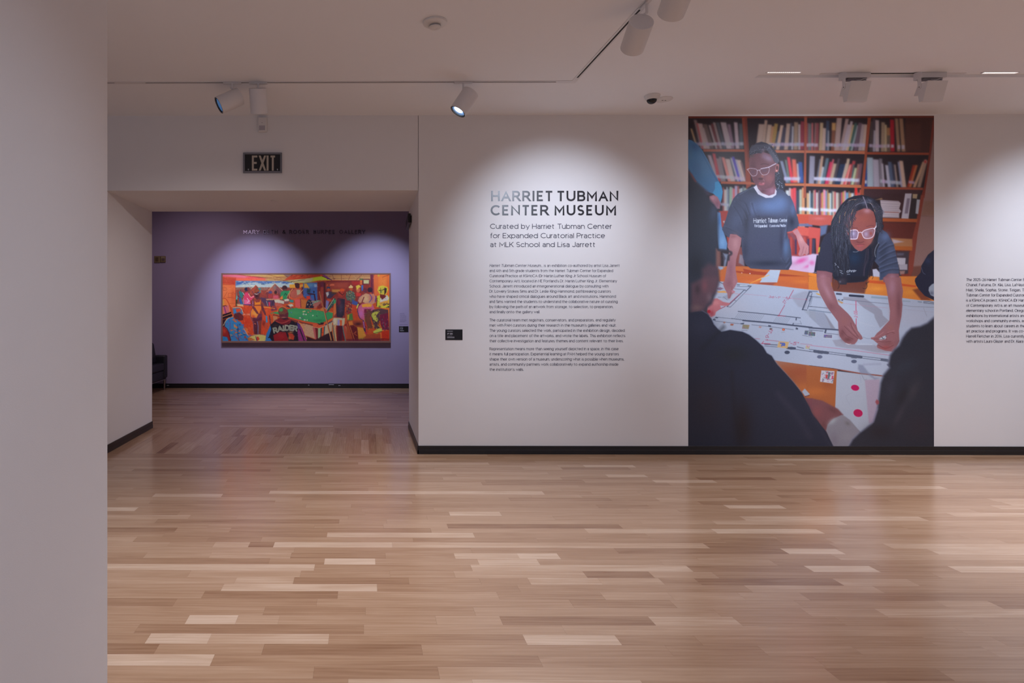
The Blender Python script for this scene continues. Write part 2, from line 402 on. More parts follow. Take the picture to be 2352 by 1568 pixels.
def glyph_strokes(ch):
    w, d = G[ch]; out = []
    for st in d.split(';'):
        t = st.split(); i = 0; pts = []
        while i < len(t):
            if t[i] == 'a':
                cx, cy, rx, ry, a0, a1 = map(float, t[i + 1:i + 7]); i += 7
                k = max(5, int(abs(a1 - a0) / 16))
                for q in range(k + 1):
                    an = math.radians(a0 + (a1 - a0) * q / k)
                    pts.append((cx + rx * math.cos(an), cy + ry * math.sin(an)))
            else:
                pts.append((float(t[i]), float(t[i + 1]))); i += 2
        cl = [pts[0]]
        for p in pts[1:]:
            if math.hypot(p[0] - cl[-1][0], p[1] - cl[-1][1]) > 0.2: cl.append(p)
        out.append(cl)
    return w, out
def layout(text, track=15, space=30, fixed=None):
    """-> strokes in units where the cap height is 72, and the total width"""
    x = 0; res = []; last = 0
    for i, ch in enumerate(text):
        if ch == ' ': x += space; continue
        w, st = glyph_strokes(ch)
        res.append((ch, x, w, st)); last = x + w
        k = track
        if ch in 'vwyAVWYTLrf' : k -= 4
        if ch in "ilI.',": k += 2
        x += w + k
    return res, last
def ribbon(pts, hw, vs, fs, closed=False, lim=None):
    k0 = len(vs)
    _ribbon(pts, hw, vs, fs)
    if lim:
        for n in range(k0, len(vs)): vs[n] = (vs[n][0], min(lim[1], max(lim[0], vs[n][1])))
        for e, f_, k in ((0, 1, k0), (-1, -2, len(vs) - 2)):
            if min(abs(pts[e][1] - lim[0]), abs(pts[e][1] - lim[1])) < 1e-6:      # square cut on the base or cap line
                dx, dy = (pts[f_][0] - pts[e][0], pts[f_][1] - pts[e][1]) if e == 0 else (pts[e][0] - pts[f_][0], pts[e][1] - pts[f_][1])
                l_ = math.hypot(dx, dy) or 1; dy /= l_
                o_ = hw / max(0.3, abs(dy)) * (1 if -dy > 0 else -1)
                vs[k] = (pts[e][0] + o_, pts[e][1]); vs[k + 1] = (pts[e][0] - o_, pts[e][1])
def _ribbon(pts, hw, vs, fs, closed=False):
    n = len(pts)
    closed = math.hypot(pts[0][0] - pts[-1][0], pts[0][1] - pts[-1][1]) < 1e-6
    k = len(vs)
    def nrm(a, b):
        dx, dy = b[0] - a[0], b[1] - a[1]; l = math.hypot(dx, dy) or 1
        return (-dy / l, dx / l)
    for i in range(n):
        p = pts[i]
        if i == 0 and not closed: nx, ny = nrm(p, pts[1]); s = 1
        elif i == n - 1 and not closed: nx, ny = nrm(pts[-2], p); s = 1
        else:
            a = nrm(pts[i - 1] if i else pts[-2], p); b = nrm(p, pts[i + 1] if i < n - 1 else pts[1])
            nx, ny = a[0] + b[0], a[1] + b[1]; l = math.hypot(nx, ny) or 1; nx /= l; ny /= l
            s = min(2.2, 1 / max(0.2, nx * a[0] + ny * a[1]))
        vs.append((p[0] + nx * hw * s, p[1] + ny * hw * s)); vs.append((p[0] - nx * hw * s, p[1] - ny * hw * s))
    for i in range(n - 1): fs.append((k + 2 * i, k + 2 * i + 1, k + 2 * i + 3, k + 2 * i + 2))
def line2d(text, x0, x1, base, cap, sw, slant=0, lefts=None, track=15, prefix=None):
    """2-D strokes of one line in picture pixels, y downwards; prefix: only this part ends at x1"""
    res, tot = layout(text, track)
    if prefix: tot = layout(prefix, track)[1]
    sy = (cap - sw) / 72.0
    out = []
    sx = (x1 - x0 - sw) / max(tot, 1e-6)
    for i, (ch, gx, gw, sts) in enumerate(res):
        for st in sts:
            q = []
            for (u, v) in st:
                if lefts:
                    a, b = lefts[i]
                    X = a + sw / 2 + (u / gw * (b - a - sw) if gw else 0) if gw else (a + b) / 2
                else: X = x0 + sw / 2 + (gx + u) * sx
                Y = base - sw / 2 - v * sy
                q.append((X + slant * (base - Y), Y))
            up = ch.isupper() or ch.isdigit() or ch == '&'
            low = base if ch not in "gpqyjQ,()\"'" else base + cap
            top = base - cap if up else (base - 52 * sy - sw if ch in 'acegmnopqrsuvwxyz' else base - cap * 1.3)
            lim = (top, low)
            for e, f_ in ((0, 1), (-1, -2)):
                dx, dy = q[e][0] - q[f_][0], q[e][1] - q[f_][1]; l_ = math.hypot(dx, dy) or 1
                if abs(dy) > 0.35 * l_:
                    for lv, sg in ((top, -1), (base, 1)):
                        if dy * sg > 0 and abs(q[e][1] - (lv - sg * sw / 2)) < sw * .35:
                            kk = (lv - q[e][1]) / dy; q[e] = (q[e][0] + dx * kk, lv)
            if q[-1][1] == base and low != base: lim = (top, base)
            out.append((q, i, lim))
    return out
def flat_mesh(name, strokes, Y, m, origin=None, step=0.00012):
    vs, fs, dep = [], [], []
    for n, (q, sw, lim) in enumerate(strokes):
        k = len(vs); ribbon(q, sw / 2, vs, fs, lim=lim); dep += [(n % 5) * step] * (len(vs) - k)
    P = [on_y(a, b, Y - d) for (a, b), d in zip(vs, dep)]
    o_ = Vector(origin) if origin is not None else Vector((0, 0, 0))
    me = bpy.data.meshes.new(name); me.from_pydata([tuple(p - o_) for p in P], [], [tuple(reversed(f)) for f in fs]); me.update(); me.materials.append(m)
    return me
def letter_object(name, lines, m, Y, label, cat):
    a = min(q[0] for L_, _ in lines for st, _i, _l in L_ for q in st); b = max(q[1] for L_, _ in lines for st, _i, _l in L_ for q in st)
    root = empty(name, on_y(a, b, Y)); tag(root, label, cat)
    for L_, sw in lines:
        for gi in sorted(set(i for _, i, _l in L_)):
            link('letter', flat_mesh('letter', [(q, sw, lim) for q, i, lim in L_ if i == gi], Y, m, root.location), root)
    return root
def text_object(name, lines, m, Y, label=None, cat=None, group=None, per_letter=False, thick=0.0, parent=None):
    """lines: list of (strokes, stroke width in px); flat vinyl lying on the wall plane y = Y"""
    a = min(q[0] for L_, _ in lines for st, _i, _l in L_ for q in st); b = max(q[1] for L_, _ in lines for st, _i, _l in L_ for q in st)
    root = empty(name, on_y(a, b, Y)); tag(root, label, cat)
    for sts, sw in lines: link('text_line', flat_mesh('text_line', [(q, sw, lim) for q, i, lim in sts], Y, m, root.location), root)
    return root
TY = WALL - 0.0012
s1 = 1100; k1 = 2352 / 350.0
def L1(a): return [(1100 + u / k1, 1100 + v / k1) for u, v in a]
t1 = line2d('HARRIETTUBMAN', 0, 1, 462.0, 24.0, 4.3, lefts=L1([(188, 324), (346, 492), (515, 642), (670, 797), (826, 860), (893, 1002), (1016, 1147), (1198, 1330), (1352, 1490), (1519, 1642), (1668, 1822), (1848, 1992), (2018, 2152)]))
t2 = line2d('CENTERMUSEUM', 0, 1, 494.6, 24.0, 4.3, lefts=L1([(180, 332), (360, 469), (498, 635), (658, 787), (810, 917), (946, 1077), (1168, 1320), (1355, 1489), (1516, 1624), (1658, 1762), (1793, 1927), (1963, 2117)]))
letter_object('wall_title', [(t1, 4.3), (t2, 4.3)], M_vinyl, TY, 'large bold dark capital title lettering in two lines at the top of the wall text', 'lettering')
sub = [('Curated by Harriet Tubman Center', 1125.8, 1405.8, 525.4), ('for Expanded Curatorial Practice', 1125.8, 1389.7, 546.8), ('at MLK School and Lisa Jarrett', 1125.8, 1367.6, 567.3)]
letter_object('wall_subtitle', [(line2d(t, a, b, y, 11.7, 1.45), 1.45) for t, a, b, y in sub], M_text, TY, 'mid-sized dark grey three-line credit lettering directly below the bold title', 'lettering')
p1 = [("Harriet Tubman Center Museum... is an exhibition co-authored by artist Lisa Jarrett", 1423.7), ("and 4th and 5th grade students from the Harriet Tubman Center for Expanded", 1408.2),
 ("Curatorial Practice at KSMoCA (Dr Martin Luther King Jr School Museum of", 1392.6), ("Contemporary Art), located in NE Portland's Dr. Martin Luther King Jr. Elementary", 1417.2),
 ("School. Jarrett introduced an intergenerational dialogue by consulting with", 1397.7), ("Dr. Lowery Stokes Sims and Dr. Leslie King-Hammond, pathbreaking curators", 1403.1),
 ("who have shaped critical dialogues around Black art and institutions. Hammond", 1414.7), ("and Sims wanted the students to understand the collaborative nature of curating", 1418.9),
 ("by following the path of an artwork from storage, to selection, to preparation,", 1408.5), ("and finally onto the gallery wall.", 1240.5)]
p2 = [("The curatorial team met registrars, conservators, and preparators, and regularly", 1414.3), ("met with PAM curators during their research in the museum's galleries and vault.", 1416.0),
 ("The young curators selected the work, participated in the exhibition design, decided", 1434.8), ("on a title and placement of the artworks, and wrote the labels. This exhibition reflects", 1436.2),
 ("their collective investigation and features themes and content relevant to their lives.", 1431.9)]
p3 = [("Representation means more than seeing yourself depicted in a space, in this case", 1420.8), ("it means full participation. Experiential learning at PAM helped the young curators", 1421.5),
 ("shape their own version of a museum, underscoring what is possible when museums,", 1433.8), ("artists, and community partners work collaboratively to expand authorship inside", 1420.3), ("the institution's walls.", 1202.8)]
CAPS, SWS = 6.5, 0.80
def para(name, ps, y0, dy, label):
    ls = []
    for i, (t, xe) in enumerate(ps):
        y = y0 + i * dy
        if i == 0 and name == 'wall_text' and t.startswith('Harriet'):
            a = "Harriet Tubman Center Museum..."; b = t[len(a) + 1:]
            ls.append((line2d(a, 1124.2, 1246.5, y, CAPS, SWS, slant=0.17), SWS)); ls.append((line2d(b, 1249.3, xe, y, CAPS, SWS), SWS))
        else: ls.append((line2d(t, 1124.2, xe, y, CAPS, SWS), SWS))
    return text_object(name, ls, M_smalltext, TY, label, 'lettering')
para('wall_text', p1, 612.8, 11.82, 'small grey ten-line paragraph of wall text beginning in italics, uppermost of three')
para('wall_text', p2, 737.9, 11.97, 'small grey wall text paragraph of five lines between the other two paragraphs')
para('wall_text', p3, 804.0, 11.83, 'small grey five-line wall text paragraph nearest the floor, last line very short')
pr = [("The 2025\u201326 Harriet Tubman Center", " for", 2347.5), ("Chanel, Fatuma, Dr. Kiki, Lisa,", " La'Naya,", 2322.8), ("Miari, Sheila, Sophia, Storie, Teigan,", " To", 2344.7),
 ("Tubman Center for Expanded", " Curatorial", 2324.0), ("is a KSMoCA project. KSMoCA", " (Dr Martin", 2325.7), ("of Contemporary Art) is an art", " museum", 2325.0),
 ("elementary school in Portland,", " Oregon,", 2327.8), ("exhibitions by international artists", " and", 2340.6), ("workshops and community events,", " as", 2344.0),
 ("students to learn about careers in", " the", 2340.0), ("art practice and programs. It was", " co-", 2337.8), ("Harrell Fletcher in 2014. Lisa", " currently", 2318.8), ("with artists Laura Glazer and Dr.", " Kiara", 2331.5)]
text_object('wall_text', [(line2d(a + b, 2219.3, xe, 645.3 + i * 11.79, CAPS, SWS, prefix=a), SWS) for i, (a, b, xe) in enumerate(pr)], M_smalltext, TY,
            'small grey wall text column running out of view beyond the large photo mural', 'lettering')

# the reflective letters on the lilac wall, one part each
lt = empty('gallery_name', on_y(700, 533, FAR)); tag(lt, 'faint metallic raised gallery name letters high on the lilac wall', 'lettering')
kx = 320 / 2352.0
words = [('MARY', 140, 412), ('BETH', 478, 720), ('&', 797, 850), ('ROGER', 915, 1248), ('BURPEE', 1322, 1685), ('GALLERY', 1760, 2195)]
for wd_, a, b in words:
    strokes = line2d(wd_, 540 + a * kx, 540 + b * kx, 537.0, 9.2, 1.5, track=34 if len(wd_) > 1 else 0)
    for gi in range(len(wd_)):
        vs, fs = [], []
        for q, i, lim in strokes:
            if i == gi: ribbon(q, 0.75, vs, fs, lim=lim)
        Pf = [on_y(u, v, FAR - 0.012) for u, v in vs]; n_ = len(vs)
        V = [tuple(p - lt.location) for p in Pf] + [tuple(Vector((p.x, FAR, p.z)) - lt.location) for p in Pf]
        Fs = [tuple(reversed(f)) for f in fs]
        for f in fs:
            for u_, v_ in ((f[0], f[1]), (f[1], f[2]), (f[2], f[3]), (f[3], f[0])): Fs.append((u_, v_, v_ + n_, u_ + n_))
        me = bpy.data.meshes.new('letter'); me.from_pydata(V, [], Fs); me.update(); me.materials.append(M_letter)
        link('letter', me, lt)

# ---------------------------------------------------------------- lighting track
TRY = on_z(700, 188.6, CEIL).y          # the cross run
CORN = on_z(1316, 188.6, CEIL)
TRX = CORN.x                             # the run towards the camera
tr = empty('lighting_track', (TRX, TRY, CEIL)); tag(tr, 'white flush lighting track turning a corner on the ceiling with dark slot', 'track')
def rel(o, pts): return [Vector(p) - o.location for p in pts]
hw, hs, dz = 0.022, 0.0075, 0.004
def tb(name, lst, m, parent, bev=0.0):
    L_ = parent.location
    return boxes(name, [((a[0] - L_.x, a[1] - L_.y, a[2] - L_.z), (b[0] - L_.x, b[1] - L_.y, b[2] - L_.z)) for a, b in lst], m, parent, bev)
XA = LXW - 3.0
tb('profile', [((XA, TRY + hs, CEIL - dz), (TRX + hw, TRY + hw, CEIL)), ((XA, TRY - hw, CEIL - dz), (TRX - hw, TRY - hs, CEIL)),
               ((TRX - hw, 0.5, CEIL - dz), (TRX - hs, TRY - hs, CEIL)), ((TRX + hs, 0.5, CEIL - dz), (TRX + hw, TRY + hs, CEIL))], M_white, tr)
def xs(px): return on_z(px, 188.6, CEIL).x
tb('slot', [((XA, TRY - hs, CEIL - 0.0012), (xs(262), TRY + hs, CEIL)), ((xs(333), TRY - hs, CEIL - 0.0012), (xs(1276), TRY + hs, CEIL))], M_dark, tr)
ys = lambda px, py: on_z(px, py, CEIL).y
tb('slot', [((TRX - hs, 0.5, CEIL - 0.0012), (TRX + hs, ys(1322, 178), CEIL))], M_dark, tr)
tb('corner_cover', [((xs(1276), TRY - hs, CEIL - dz), (TRX + hs, TRY + hs, CEIL)), ((TRX - hs, ys(1322, 178), CEIL - dz), (TRX + hs, TRY - hs, CEIL))], M_white, tr)
tb('blank_cover', [((xs(262), TRY - hs, CEIL - dz), (xs(333), TRY + hs, CEIL))], M_white, tr)
# ---------------------------------------------------------------- spotlights
def spotlight(centre, d, track_pt, label, along, lit=0, L=0.205, R=0.0745, lever=True):
    d = Vector(d).normalized(); c = Vector(centre)
    t = empty('track_spotlight', (track_pt[0], track_pt[1], CEIL - 0.0105)); tag(t, label, 'spotlight', 'track spotlights')
    o = t.location
    ax = 0 if along == 'x' else 1
    a = [0.078, 0.0125, 0.0]; 
    if along != 'x': a = [0.0125, 0.078, 0.0]
    boxes('adapter', [((-a[0], -a[1], -0.004), (a[0], a[1], 0.006))], M_white, t, 0.001)
    back = c - d * (L / 2)
    bm = bmesh.new()
    # stem from the track down to the shell
    up = Vector((0, 0, 1))
    side = (up - d * up.dot(d)); side = side.normalized() if side.length > 0.2 else Vector((0, 0, 0))
    att = back + d * 0.035 + side * R if side.length > 0.5 and d.z > -0.8 else back + d * 0.004
    joint = Vector((o.x, o.y, max(att.z + 0.004, c.z)))
    tube(bm, [Vector((0, 0, 0)), Vector((0, 0, joint.z - o.z))], 0.0085, 10)
    bm_done(bm, 'stem', M_white, t, True)
    bm = bmesh.new()
    att2 = Vector((o.x, o.y, joint.z - 0.001)) - o
    tube(bm, [att2 + Vector((0, 0, 0.006)), (att - o)], 0.006, 8)
    if lever: tube(bm, [(att - o) - Vector((0.004, 0, -0.002)), (att - o) + Vector((-0.013, 0, 0.012)), (att - o) + Vector((-0.017, 0, 0.022))], 0.0028, 6)
    bm_done(bm, 'yoke', M_white, t, True)
    MX = axis_matrix(c - o, d)
    bm = bmesh.new()
    lathe(bm, [(0, -L / 2), (R - 0.003, -L / 2), (R - 0.0008, -L / 2 + 0.0008), (R, -L / 2 + 0.003), (R, L / 2 - 0.001), (R - 0.001, L / 2), (R - 0.003, L / 2), (R - 0.003, L / 2 - 0.02)], 48, MX)
    hs_ = bm_done(bm, 'housing', M_white, t, True)
    bm = bmesh.new()
    lathe(bm, [(R - 0.003, L / 2 - 0.0005), (R - 0.012, L / 2 - 0.001), (R - 0.014, L / 2 - 0.012)], 40, MX)
    bm_done(bm, 'bezel', M_black, hs_, True)
    bm = bmesh.new()
    bd = bmesh.new()
    for k in range(5):
        lathe(bd, [((R - 0.0142) * (1 - k / 6.5), L / 2 - 0.0118 - 0.007 * k), ((R - 0.0142) * (1 - k / 6.5) - 0.0016, L / 2 - 0.0118 - 0.007 * k)], 32, MX)
        r0_, z0_ = (R - 0.014) * (1 - k / 6.5), L / 2 - 0.012 - 0.007 * k
        lathe(bm, [(r0_, z0_), (r0_ - 0.004, z0_ - 0.007)], 32, MX)
        lathe(bm, [(r0_ - 0.004, z0_ - 0.007), ((R - 0.014) * (1 - (k + 1) / 6.5), z0_ - 0.007)], 32, MX)
    bm_done(bd, 'baffle', M_black, hs_, True)
    bm_done(bm, 'reflector', M_reflb if lit else M_refl, hs_, True)
    bm = bmesh.new()
    rr = 0.040 if lit else 0.012
    zz = L / 2 - (0.016 if lit else 0.030)
    off_ = Matrix.Translation((0, 0.006, 0)) if lit else Matrix.Identity(4)
    lathe(bm, [(0, zz + 0.004), (rr * .6, zz + 0.003), (rr, zz), (rr + 0.001, zz - 0.008)], 28, MX @ off_)
    bm_done(bm, 'lens', M_lens, hs_, True)
    return t
n1 = (-.82, -.305, -.479); n2 = (-.007, .40, -.915); n3 = (-.555, -.08, -.83); n4 = (.09, .88, -.46)
c1 = on_y(527, 231.5, TRY); c2 = on_y(593.7, 231.5, TRY + 0.01); c3 = on_y(1066.5, 234.5, TRY); c4 = on_y(1462.5, 81, 3.955)
c5 = on_y(1541, 30, 3.53) - Vector(n4) * 0.10
spotlight(c1, n1, (xs(533.5), TRY), 'cylindrical white track spotlight swung sideways, blue reflector showing, beside an upright one', 'x', 0)
spotlight(c2, n2, (xs(593), TRY), 'upright white cylindrical track spotlight hanging above the small motion sensor', 'x', lever=False)
spotlight(c3, n3, (xs(1063.5), TRY), 'tilted white cylindrical track spotlight with its bright lens showing, above the dark text title', 'x', 1)
spotlight(c4, n4, (TRX, c4.y - 0.085), 'white cylindrical track spotlight aimed at the wall text, closed round back facing us', 'y')
spotlight(c5, n4, (TRX, c5.y - 0.085), 'white cylindrical track spotlight cut off by the upper edge of the picture', 'y')

# ---------------------------------------------------------------- recessed slot with box projectors
ZS = CEIL + 0.024
sr = empty('recessed_rail', on_z(2050, 169, ZS)); tag(sr, 'short dark rail in the ceiling recess holding two box wall washers', 'rail')
ry = on_z(2050, 168.4, ZS).y
xr = lambda px: on_z(px, 168.4, ZS).x
tb('slot', [((xr(1941), ry - 0.010, ZS - 0.0015), (xr(2162), ry + 0.010, ZS))], M_dark, sr)
tb('cover', [((xr(1885), ry - 0.010, ZS - 0.004), (xr(1941), ry + 0.012, ZS))], M_white, sr)
tb('cover', [((xr(2162), ry - 0.010, ZS - 0.004), (xr(2216), ry + 0.012, ZS))], M_white, sr)
M_grey = mat('grey_metal', (0.22, 0.20, 0.20), 0.5)
def washer(px, label):
    D = 5.035
    # origin: left front lower corner of the mounting box
    a = on_y(px, 178, D); t = empty('box_wall_washer', (a.x, D, CEIL)); tag(t, label, 'spotlight', 'box wall washers')
    w = 0.201
    boxes('mounting_box', [((0, 0, -0.042), (w, 0.083, 0.018))], M_white, t, 0.0012)
    aw = 0.0035
    for x in (0.0, 0.172):
        bm = bmesh.new()
        pf = [(0.012, -0.041), (0.012, -0.113)] + [(0.028 - 0.016 * math.cos(math.radians(k)), -0.113 - 0.016 * math.sin(math.radians(k))) for k in range(15, 180, 15)] + [(0.044, -0.113), (0.044, -0.041)]
        A_ = [bm.verts.new((x, y_, z_)) for y_, z_ in pf]; B_ = [bm.verts.new((x + aw, y_, z_)) for y_, z_ in pf]
        bm.faces.new(A_); bm.faces.new(list(reversed(B_)))
        for k in range(len(pf)): bm.faces.new((A_[(k + 1) % len(pf)], A_[k], B_[k], B_[(k + 1) % len(pf)]))
        bmesh.ops.recalc_face_normals(bm, faces=bm.faces)
        ya_ = bm_done(bm, 'yoke_arm', M_white, t)
        bm = bmesh.new()
        xx = x - 0.001 if x < 0.01 else x + aw
        bmesh.ops.create_cone(bm, cap_ends=True, segments=14, radius1=0.0032, radius2=0.0032, depth=0.003, matrix=Matrix.Translation((xx, 0.028, -0.113)) @ Matrix.Rotation(math.pi / 2, 4, 'Y'))
        bm_done(bm, 'pivot_screw', M_black, ya_)
    # head: side outline in (y, z), leaning back
    prof = [(-0.048, -0.086), (0.045, -0.086), (0.083, -0.170), (0.047, -0.173), (0.036, -0.236), (0.002, -0.238)]
    x0, x1 = 0.0042, 0.168
    bm = bmesh.new()
    A = [bm.verts.new((x0, y, z)) for y, z in prof]; B = [bm.verts.new((x1, y, z)) for y, z in prof]
    bm.faces.new(A); bm.faces.new(list(reversed(B)))
    for i in range(len(prof)):
        j = (i + 1) % len(prof); bm.faces.new((A[j], A[i], B[i], B[j]))
    bmesh.ops.recalc_face_normals(bm, faces=bm.faces)
    bmesh.ops.bevel(bm, geom=list(bm.edges), offset=0.0012, segments=2, affect='EDGES')
    hd = bm_done(bm, 'head', M_white, t)
    boxes('cooling_plate', [((w * 0.10, 0.006, -0.052), (w * 0.86, 0.07, -0.042))], M_grey, t, 0.002)
    bm = bmesh.new()
    tube(bm, [(w * 0.46, 0.02, -0.052), (w * 0.47, 0.004, -0.062), (w * 0.58, 0.0, -0.063), (w * 0.72, 0.0, -0.052), (w * 0.80, 0.002, -0.049), (w * 0.84, 0.004, -0.058), (w * 0.80, 0.008, -0.076), (w * 0.6, 0.01, -0.086)], 0.0022, 8)
    tube(bm, [(w * 0.30, 0.0, -0.088), (w * 0.38, -0.01, -0.080), (w * 0.5, -0.01, -0.081), (w * 0.66, 0.0, -0.088)], 0.0022, 8)
    bm_done(bm, 'cable', M_white, t, True)
    return t
washer(1944, 'white box-shaped wall washer on a yoke above the mural, further from the picture edge')
washer(2118.5, 'white box-shaped wall washer above the right half of the mural, beside the far strip light')
for (a, b, yy, lb) in ((1765, 1841, 168.8, 'slim glowing strip light in the ceiling recess above the standing child in the mural'),
                       (2257, 2334, 171.6, 'slim glowing strip light in the ceiling recess above the partly cropped wall text')):
    y = on_z(2050, yy, CEIL).y; xa, xb = on_z(a, yy, CEIL).x, on_z(b, yy, CEIL).x
    t = empty('strip_light', (xa, y, ZS)); tag(t, lb, 'ceiling light', 'recess strip lights')
    boxes('frame', [((0, -0.020, -0.012), (xb - xa, -0.016, 0)), ((0, 0.016, -0.012), (xb - xa, 0.020, 0)), ((-0.004, -0.020, -0.012), (0, 0.020, 0)), ((xb - xa, -0.020, -0.012), (xb - xa + 0.004, 0.020, 0))], M_white, t)
    boxes('diffuser', [((0, -0.016, -0.006), (xb - xa, 0.016, -0.001))], M_slot, t)
    boxes('louvre', [((i * (xb - xa) / 16 + 0.004, -0.016, -0.011), (i * (xb - xa) / 16 + 0.0055, 0.016, -0.006)) for i in range(1, 16)], M_white, t)

# ---------------------------------------------------------------- ceiling devices
p = on_z(999, 49.5, CEIL)
t = empty('smoke_detector', (p.x, p.y, CEIL)); tag(t, 'round white smoke detector on the ceiling', 'smoke detector')
def lobj(name, prof, m, parent, n=48, mx=Matrix.Identity(4)):
    bm = bmesh.new(); lathe(bm, prof, n, mx); bmesh.ops.recalc_face_normals(bm, faces=bm.faces)
    return bm_done(bm, name, m, parent, True)
lobj('base', [(0, 0), (0.080, 0), (0.082, -0.004), (0.080, -0.014), (0.074, -0.018), (0.045, -0.024), (0.0, -0.024)], M_whitep, t)
lobj('vent_ring', [(0.031, -0.024), (0.031, -0.037), (0, -0.037)], M_dark, t)
for k in range(3): lobj('vent_rib', [(0.031, -0.0268 - k * 0.0036), (0.0385, -0.0268 - k * 0.0036), (0.0385, -0.0276 - k * 0.0036), (0.031, -0.0276 - k * 0.0036)], M_whitep, t)
lobj('cap', [(0.041, -0.037), (0.040, -0.041), (0.034, -0.045), (0.015, -0.0465), (0.014, -0.045), (0, -0.045)], M_whitep, t)
p = on_z(1498, 219, CEIL)
t = empty('dome_camera', (p.x, p.y, CEIL)); tag(t, 'white ceiling security camera with a dark glass dome', 'security camera')
lobj('housing', [(0, 0), (0.066, 0), (0.068, -0.004), (0.060, -0.030), (0.050, -0.040), (0.046, -0.041), (0, -0.041)], M_whitep, t)
lobj('dome', [(0.043, -0.041)] + [(0.043 * math.cos(math.radians(a)), -0.041 - 0.038 * math.sin(math.radians(a))) for a in range(10, 91, 10)], mat('dark_dome', (0.01, 0.01, 0.012), 0.12), t, mx=Matrix.Translation((-0.004, 0, 0)) )
p = on_z(1524, 227.5, CEIL)
t = empty('ceiling_sensor', (p.x, p.y, CEIL)); tag(t, 'flat round white ceiling plate with two dark slots beside the dome camera', 'sensor')
lobj('plate', [(0, 0), (0.078, 0), (0.080, -0.003), (0.072, -0.010), (0.05, -0.014), (0, -0.015)], M_whitep, t)
for x in (-0.012, 0.014): boxes('slot', [((x - 0.008, -0.012, -0.0165), (x + 0.006, -0.004, -0.014))], M_dark, t, 0.001)
p = on_z(631, 460.5, SOF)
t = lobj('soffit_disc', [(0, 0), (0.046, 0), (0.047, -0.003), (0.040, -0.009), (0, -0.011)], M_whitep, None); t.location = (p.x, p.y, SOF)
tag(t, 'small round white disc on the underside of the passage lintel', 'sensor')

# ---------------------------------------------------------------- things on the walls
def on_wall(name, x0, y0, x1, y1, Y, label, cat):
    a = on_y(x0, y1, Y); b = on_y(x1, y0, Y)
    t = empty(name, (a.x, Y, a.z)); tag(t, label, cat)
    return t, b.x - a.x, b.z - a.z
t, w, h = on_wall('motion_sensor', 594.2, 271.5, 613.8, 304.5, WALL, 'small white motion sensor high on the wall above the exit sign', 'sensor')
boxes('body', [((0, -0.038, 0), (w, 0, h))], M_whitep, t, 0.007)
boxes('window', [((0.010, -0.0405, 0.014), (w - 0.016, -0.037, h * 0.42))], mat('sensor_window', (0.45, 0.43, 0.47), 0.35), t, 0.002)
boxes('indicator', [((w * 0.40, -0.0392, h * 0.60), (w * 0.52, -0.0378, h * 0.615))], M_dark, t)
t, w, h = on_wall('exit_sign', 559.2, 351.2, 648.0, 397.7, WALL, 'black exit sign with pale letters in a grey metal frame', 'sign')
fw = 0.018
boxes('frame', [((0, -0.022, 0), (w, 0, fw)), ((0, -0.022, h - fw), (w, 0, h)), ((0, -0.022, fw), (fw, 0, h - fw)), ((w - fw, -0.022, fw), (w, 0, h - fw))], M_alu, t, 0.003)
xf_ = boxes('face', [((fw * 0.9, -0.016, fw * 0.9), (w - fw * 0.9, -0.002, h - fw * 0.9))], M_exitface, t)
ex = line2d('EXIT', 0, 1, 391.8, 34.8, 4.5, lefts=[(578.5, 593.3), (595.0, 610.5), (612.1, 617.1), (619.1, 634.0)])
for i in range(4):
    me = flat_mesh('letter', [(q, 4.5, lim) for q, gi, lim in ex if gi == i], WALL - 0.0172, M_exitletter, t.location)
    link('letter', me, xf_)
for px in (570.5, 637.2):
    q = on_y(px, 388.8, WALL - 0.0172) - t.location
    bm = bmesh.new(); lathe(bm, [(0, 0), (0.0065, 0)], 14, Matrix.Translation(q) @ Matrix.Rotation(math.pi / 2, 4, 'X'))
    add_box(bm, (q.x - 0.013, q.y, q.z - 0.020), (q.x + 0.013, q.y + 0.0005, q.z - 0.017)); add_box(bm, (q.x - 0.002, q.y, q.z - 0.013), (q.x + 0.002, q.y + 0.0005, q.z - 0.006))
    bm_done(bm, 'certification_mark', M_signwhite, xf_)
def guide_label(x0, y0, x1, y1, Y, label, num):
    t, w, h = on_wall('guide_label', x0, y0, x1, y1, Y, label, 'label')
    gp_ = boxes('plate', [((0, -0.003, 0), (w, 0, h))], M_exitface, t, 0.0004)
    sx = (x1 - x0) / 1235.0; sy = (y1 - y0) / 765.0
    X = lambda u: x0 + (u - 405) * sx
    Yp = lambda v: y0 + (v - 510) * sy
    yy = Y - 0.0036
    L_ = [(line2d('audioguide', X(535), X(945), Yp(675), 90 * sy, 26 * sx), 26 * sx)] if num else []
    vs, fs = [], []
    def rib(pts, hw_): ribbon([(X(a), Yp(b)) for a, b in pts], hw_ * sx, vs, fs)
    rib([(540, 640), (940, 640)], 22)
    rib([(550, 880), (580, 780), (640, 775), (645, 830), (575, 845)], 18)
    for v, e in ((975, 900), (1040, 1060), (1080, 1050)): rib([(540, v), (e, v)], 9)
    rib([(535, 1115), (1060, 1115)], 14)
    for q, i, _l in line2d('125', X(705), X(935), Yp(885), 125 * sy, 34 * sx): ribbon(q, 17 * sx, vs, fs)
    me = bpy.data.meshes.new('print'); me.from_pydata([tuple(on_y(u, v, yy) - t.location) for u, v in vs], [], [tuple(reversed(f)) for f in fs]); me.update(); me.materials.append(M_signwhite)
    link('print', me, gp_)
guide_label(1022.9, 756.3, 1062.3, 780.7, WALL, 'small black guide label reading 125 on the white wall beside the wall text', False)
guide_label(916.4, 749.0, 937.9, 762.6, FAR, 'tiny black guide label on the lilac wall beside the painting', False)
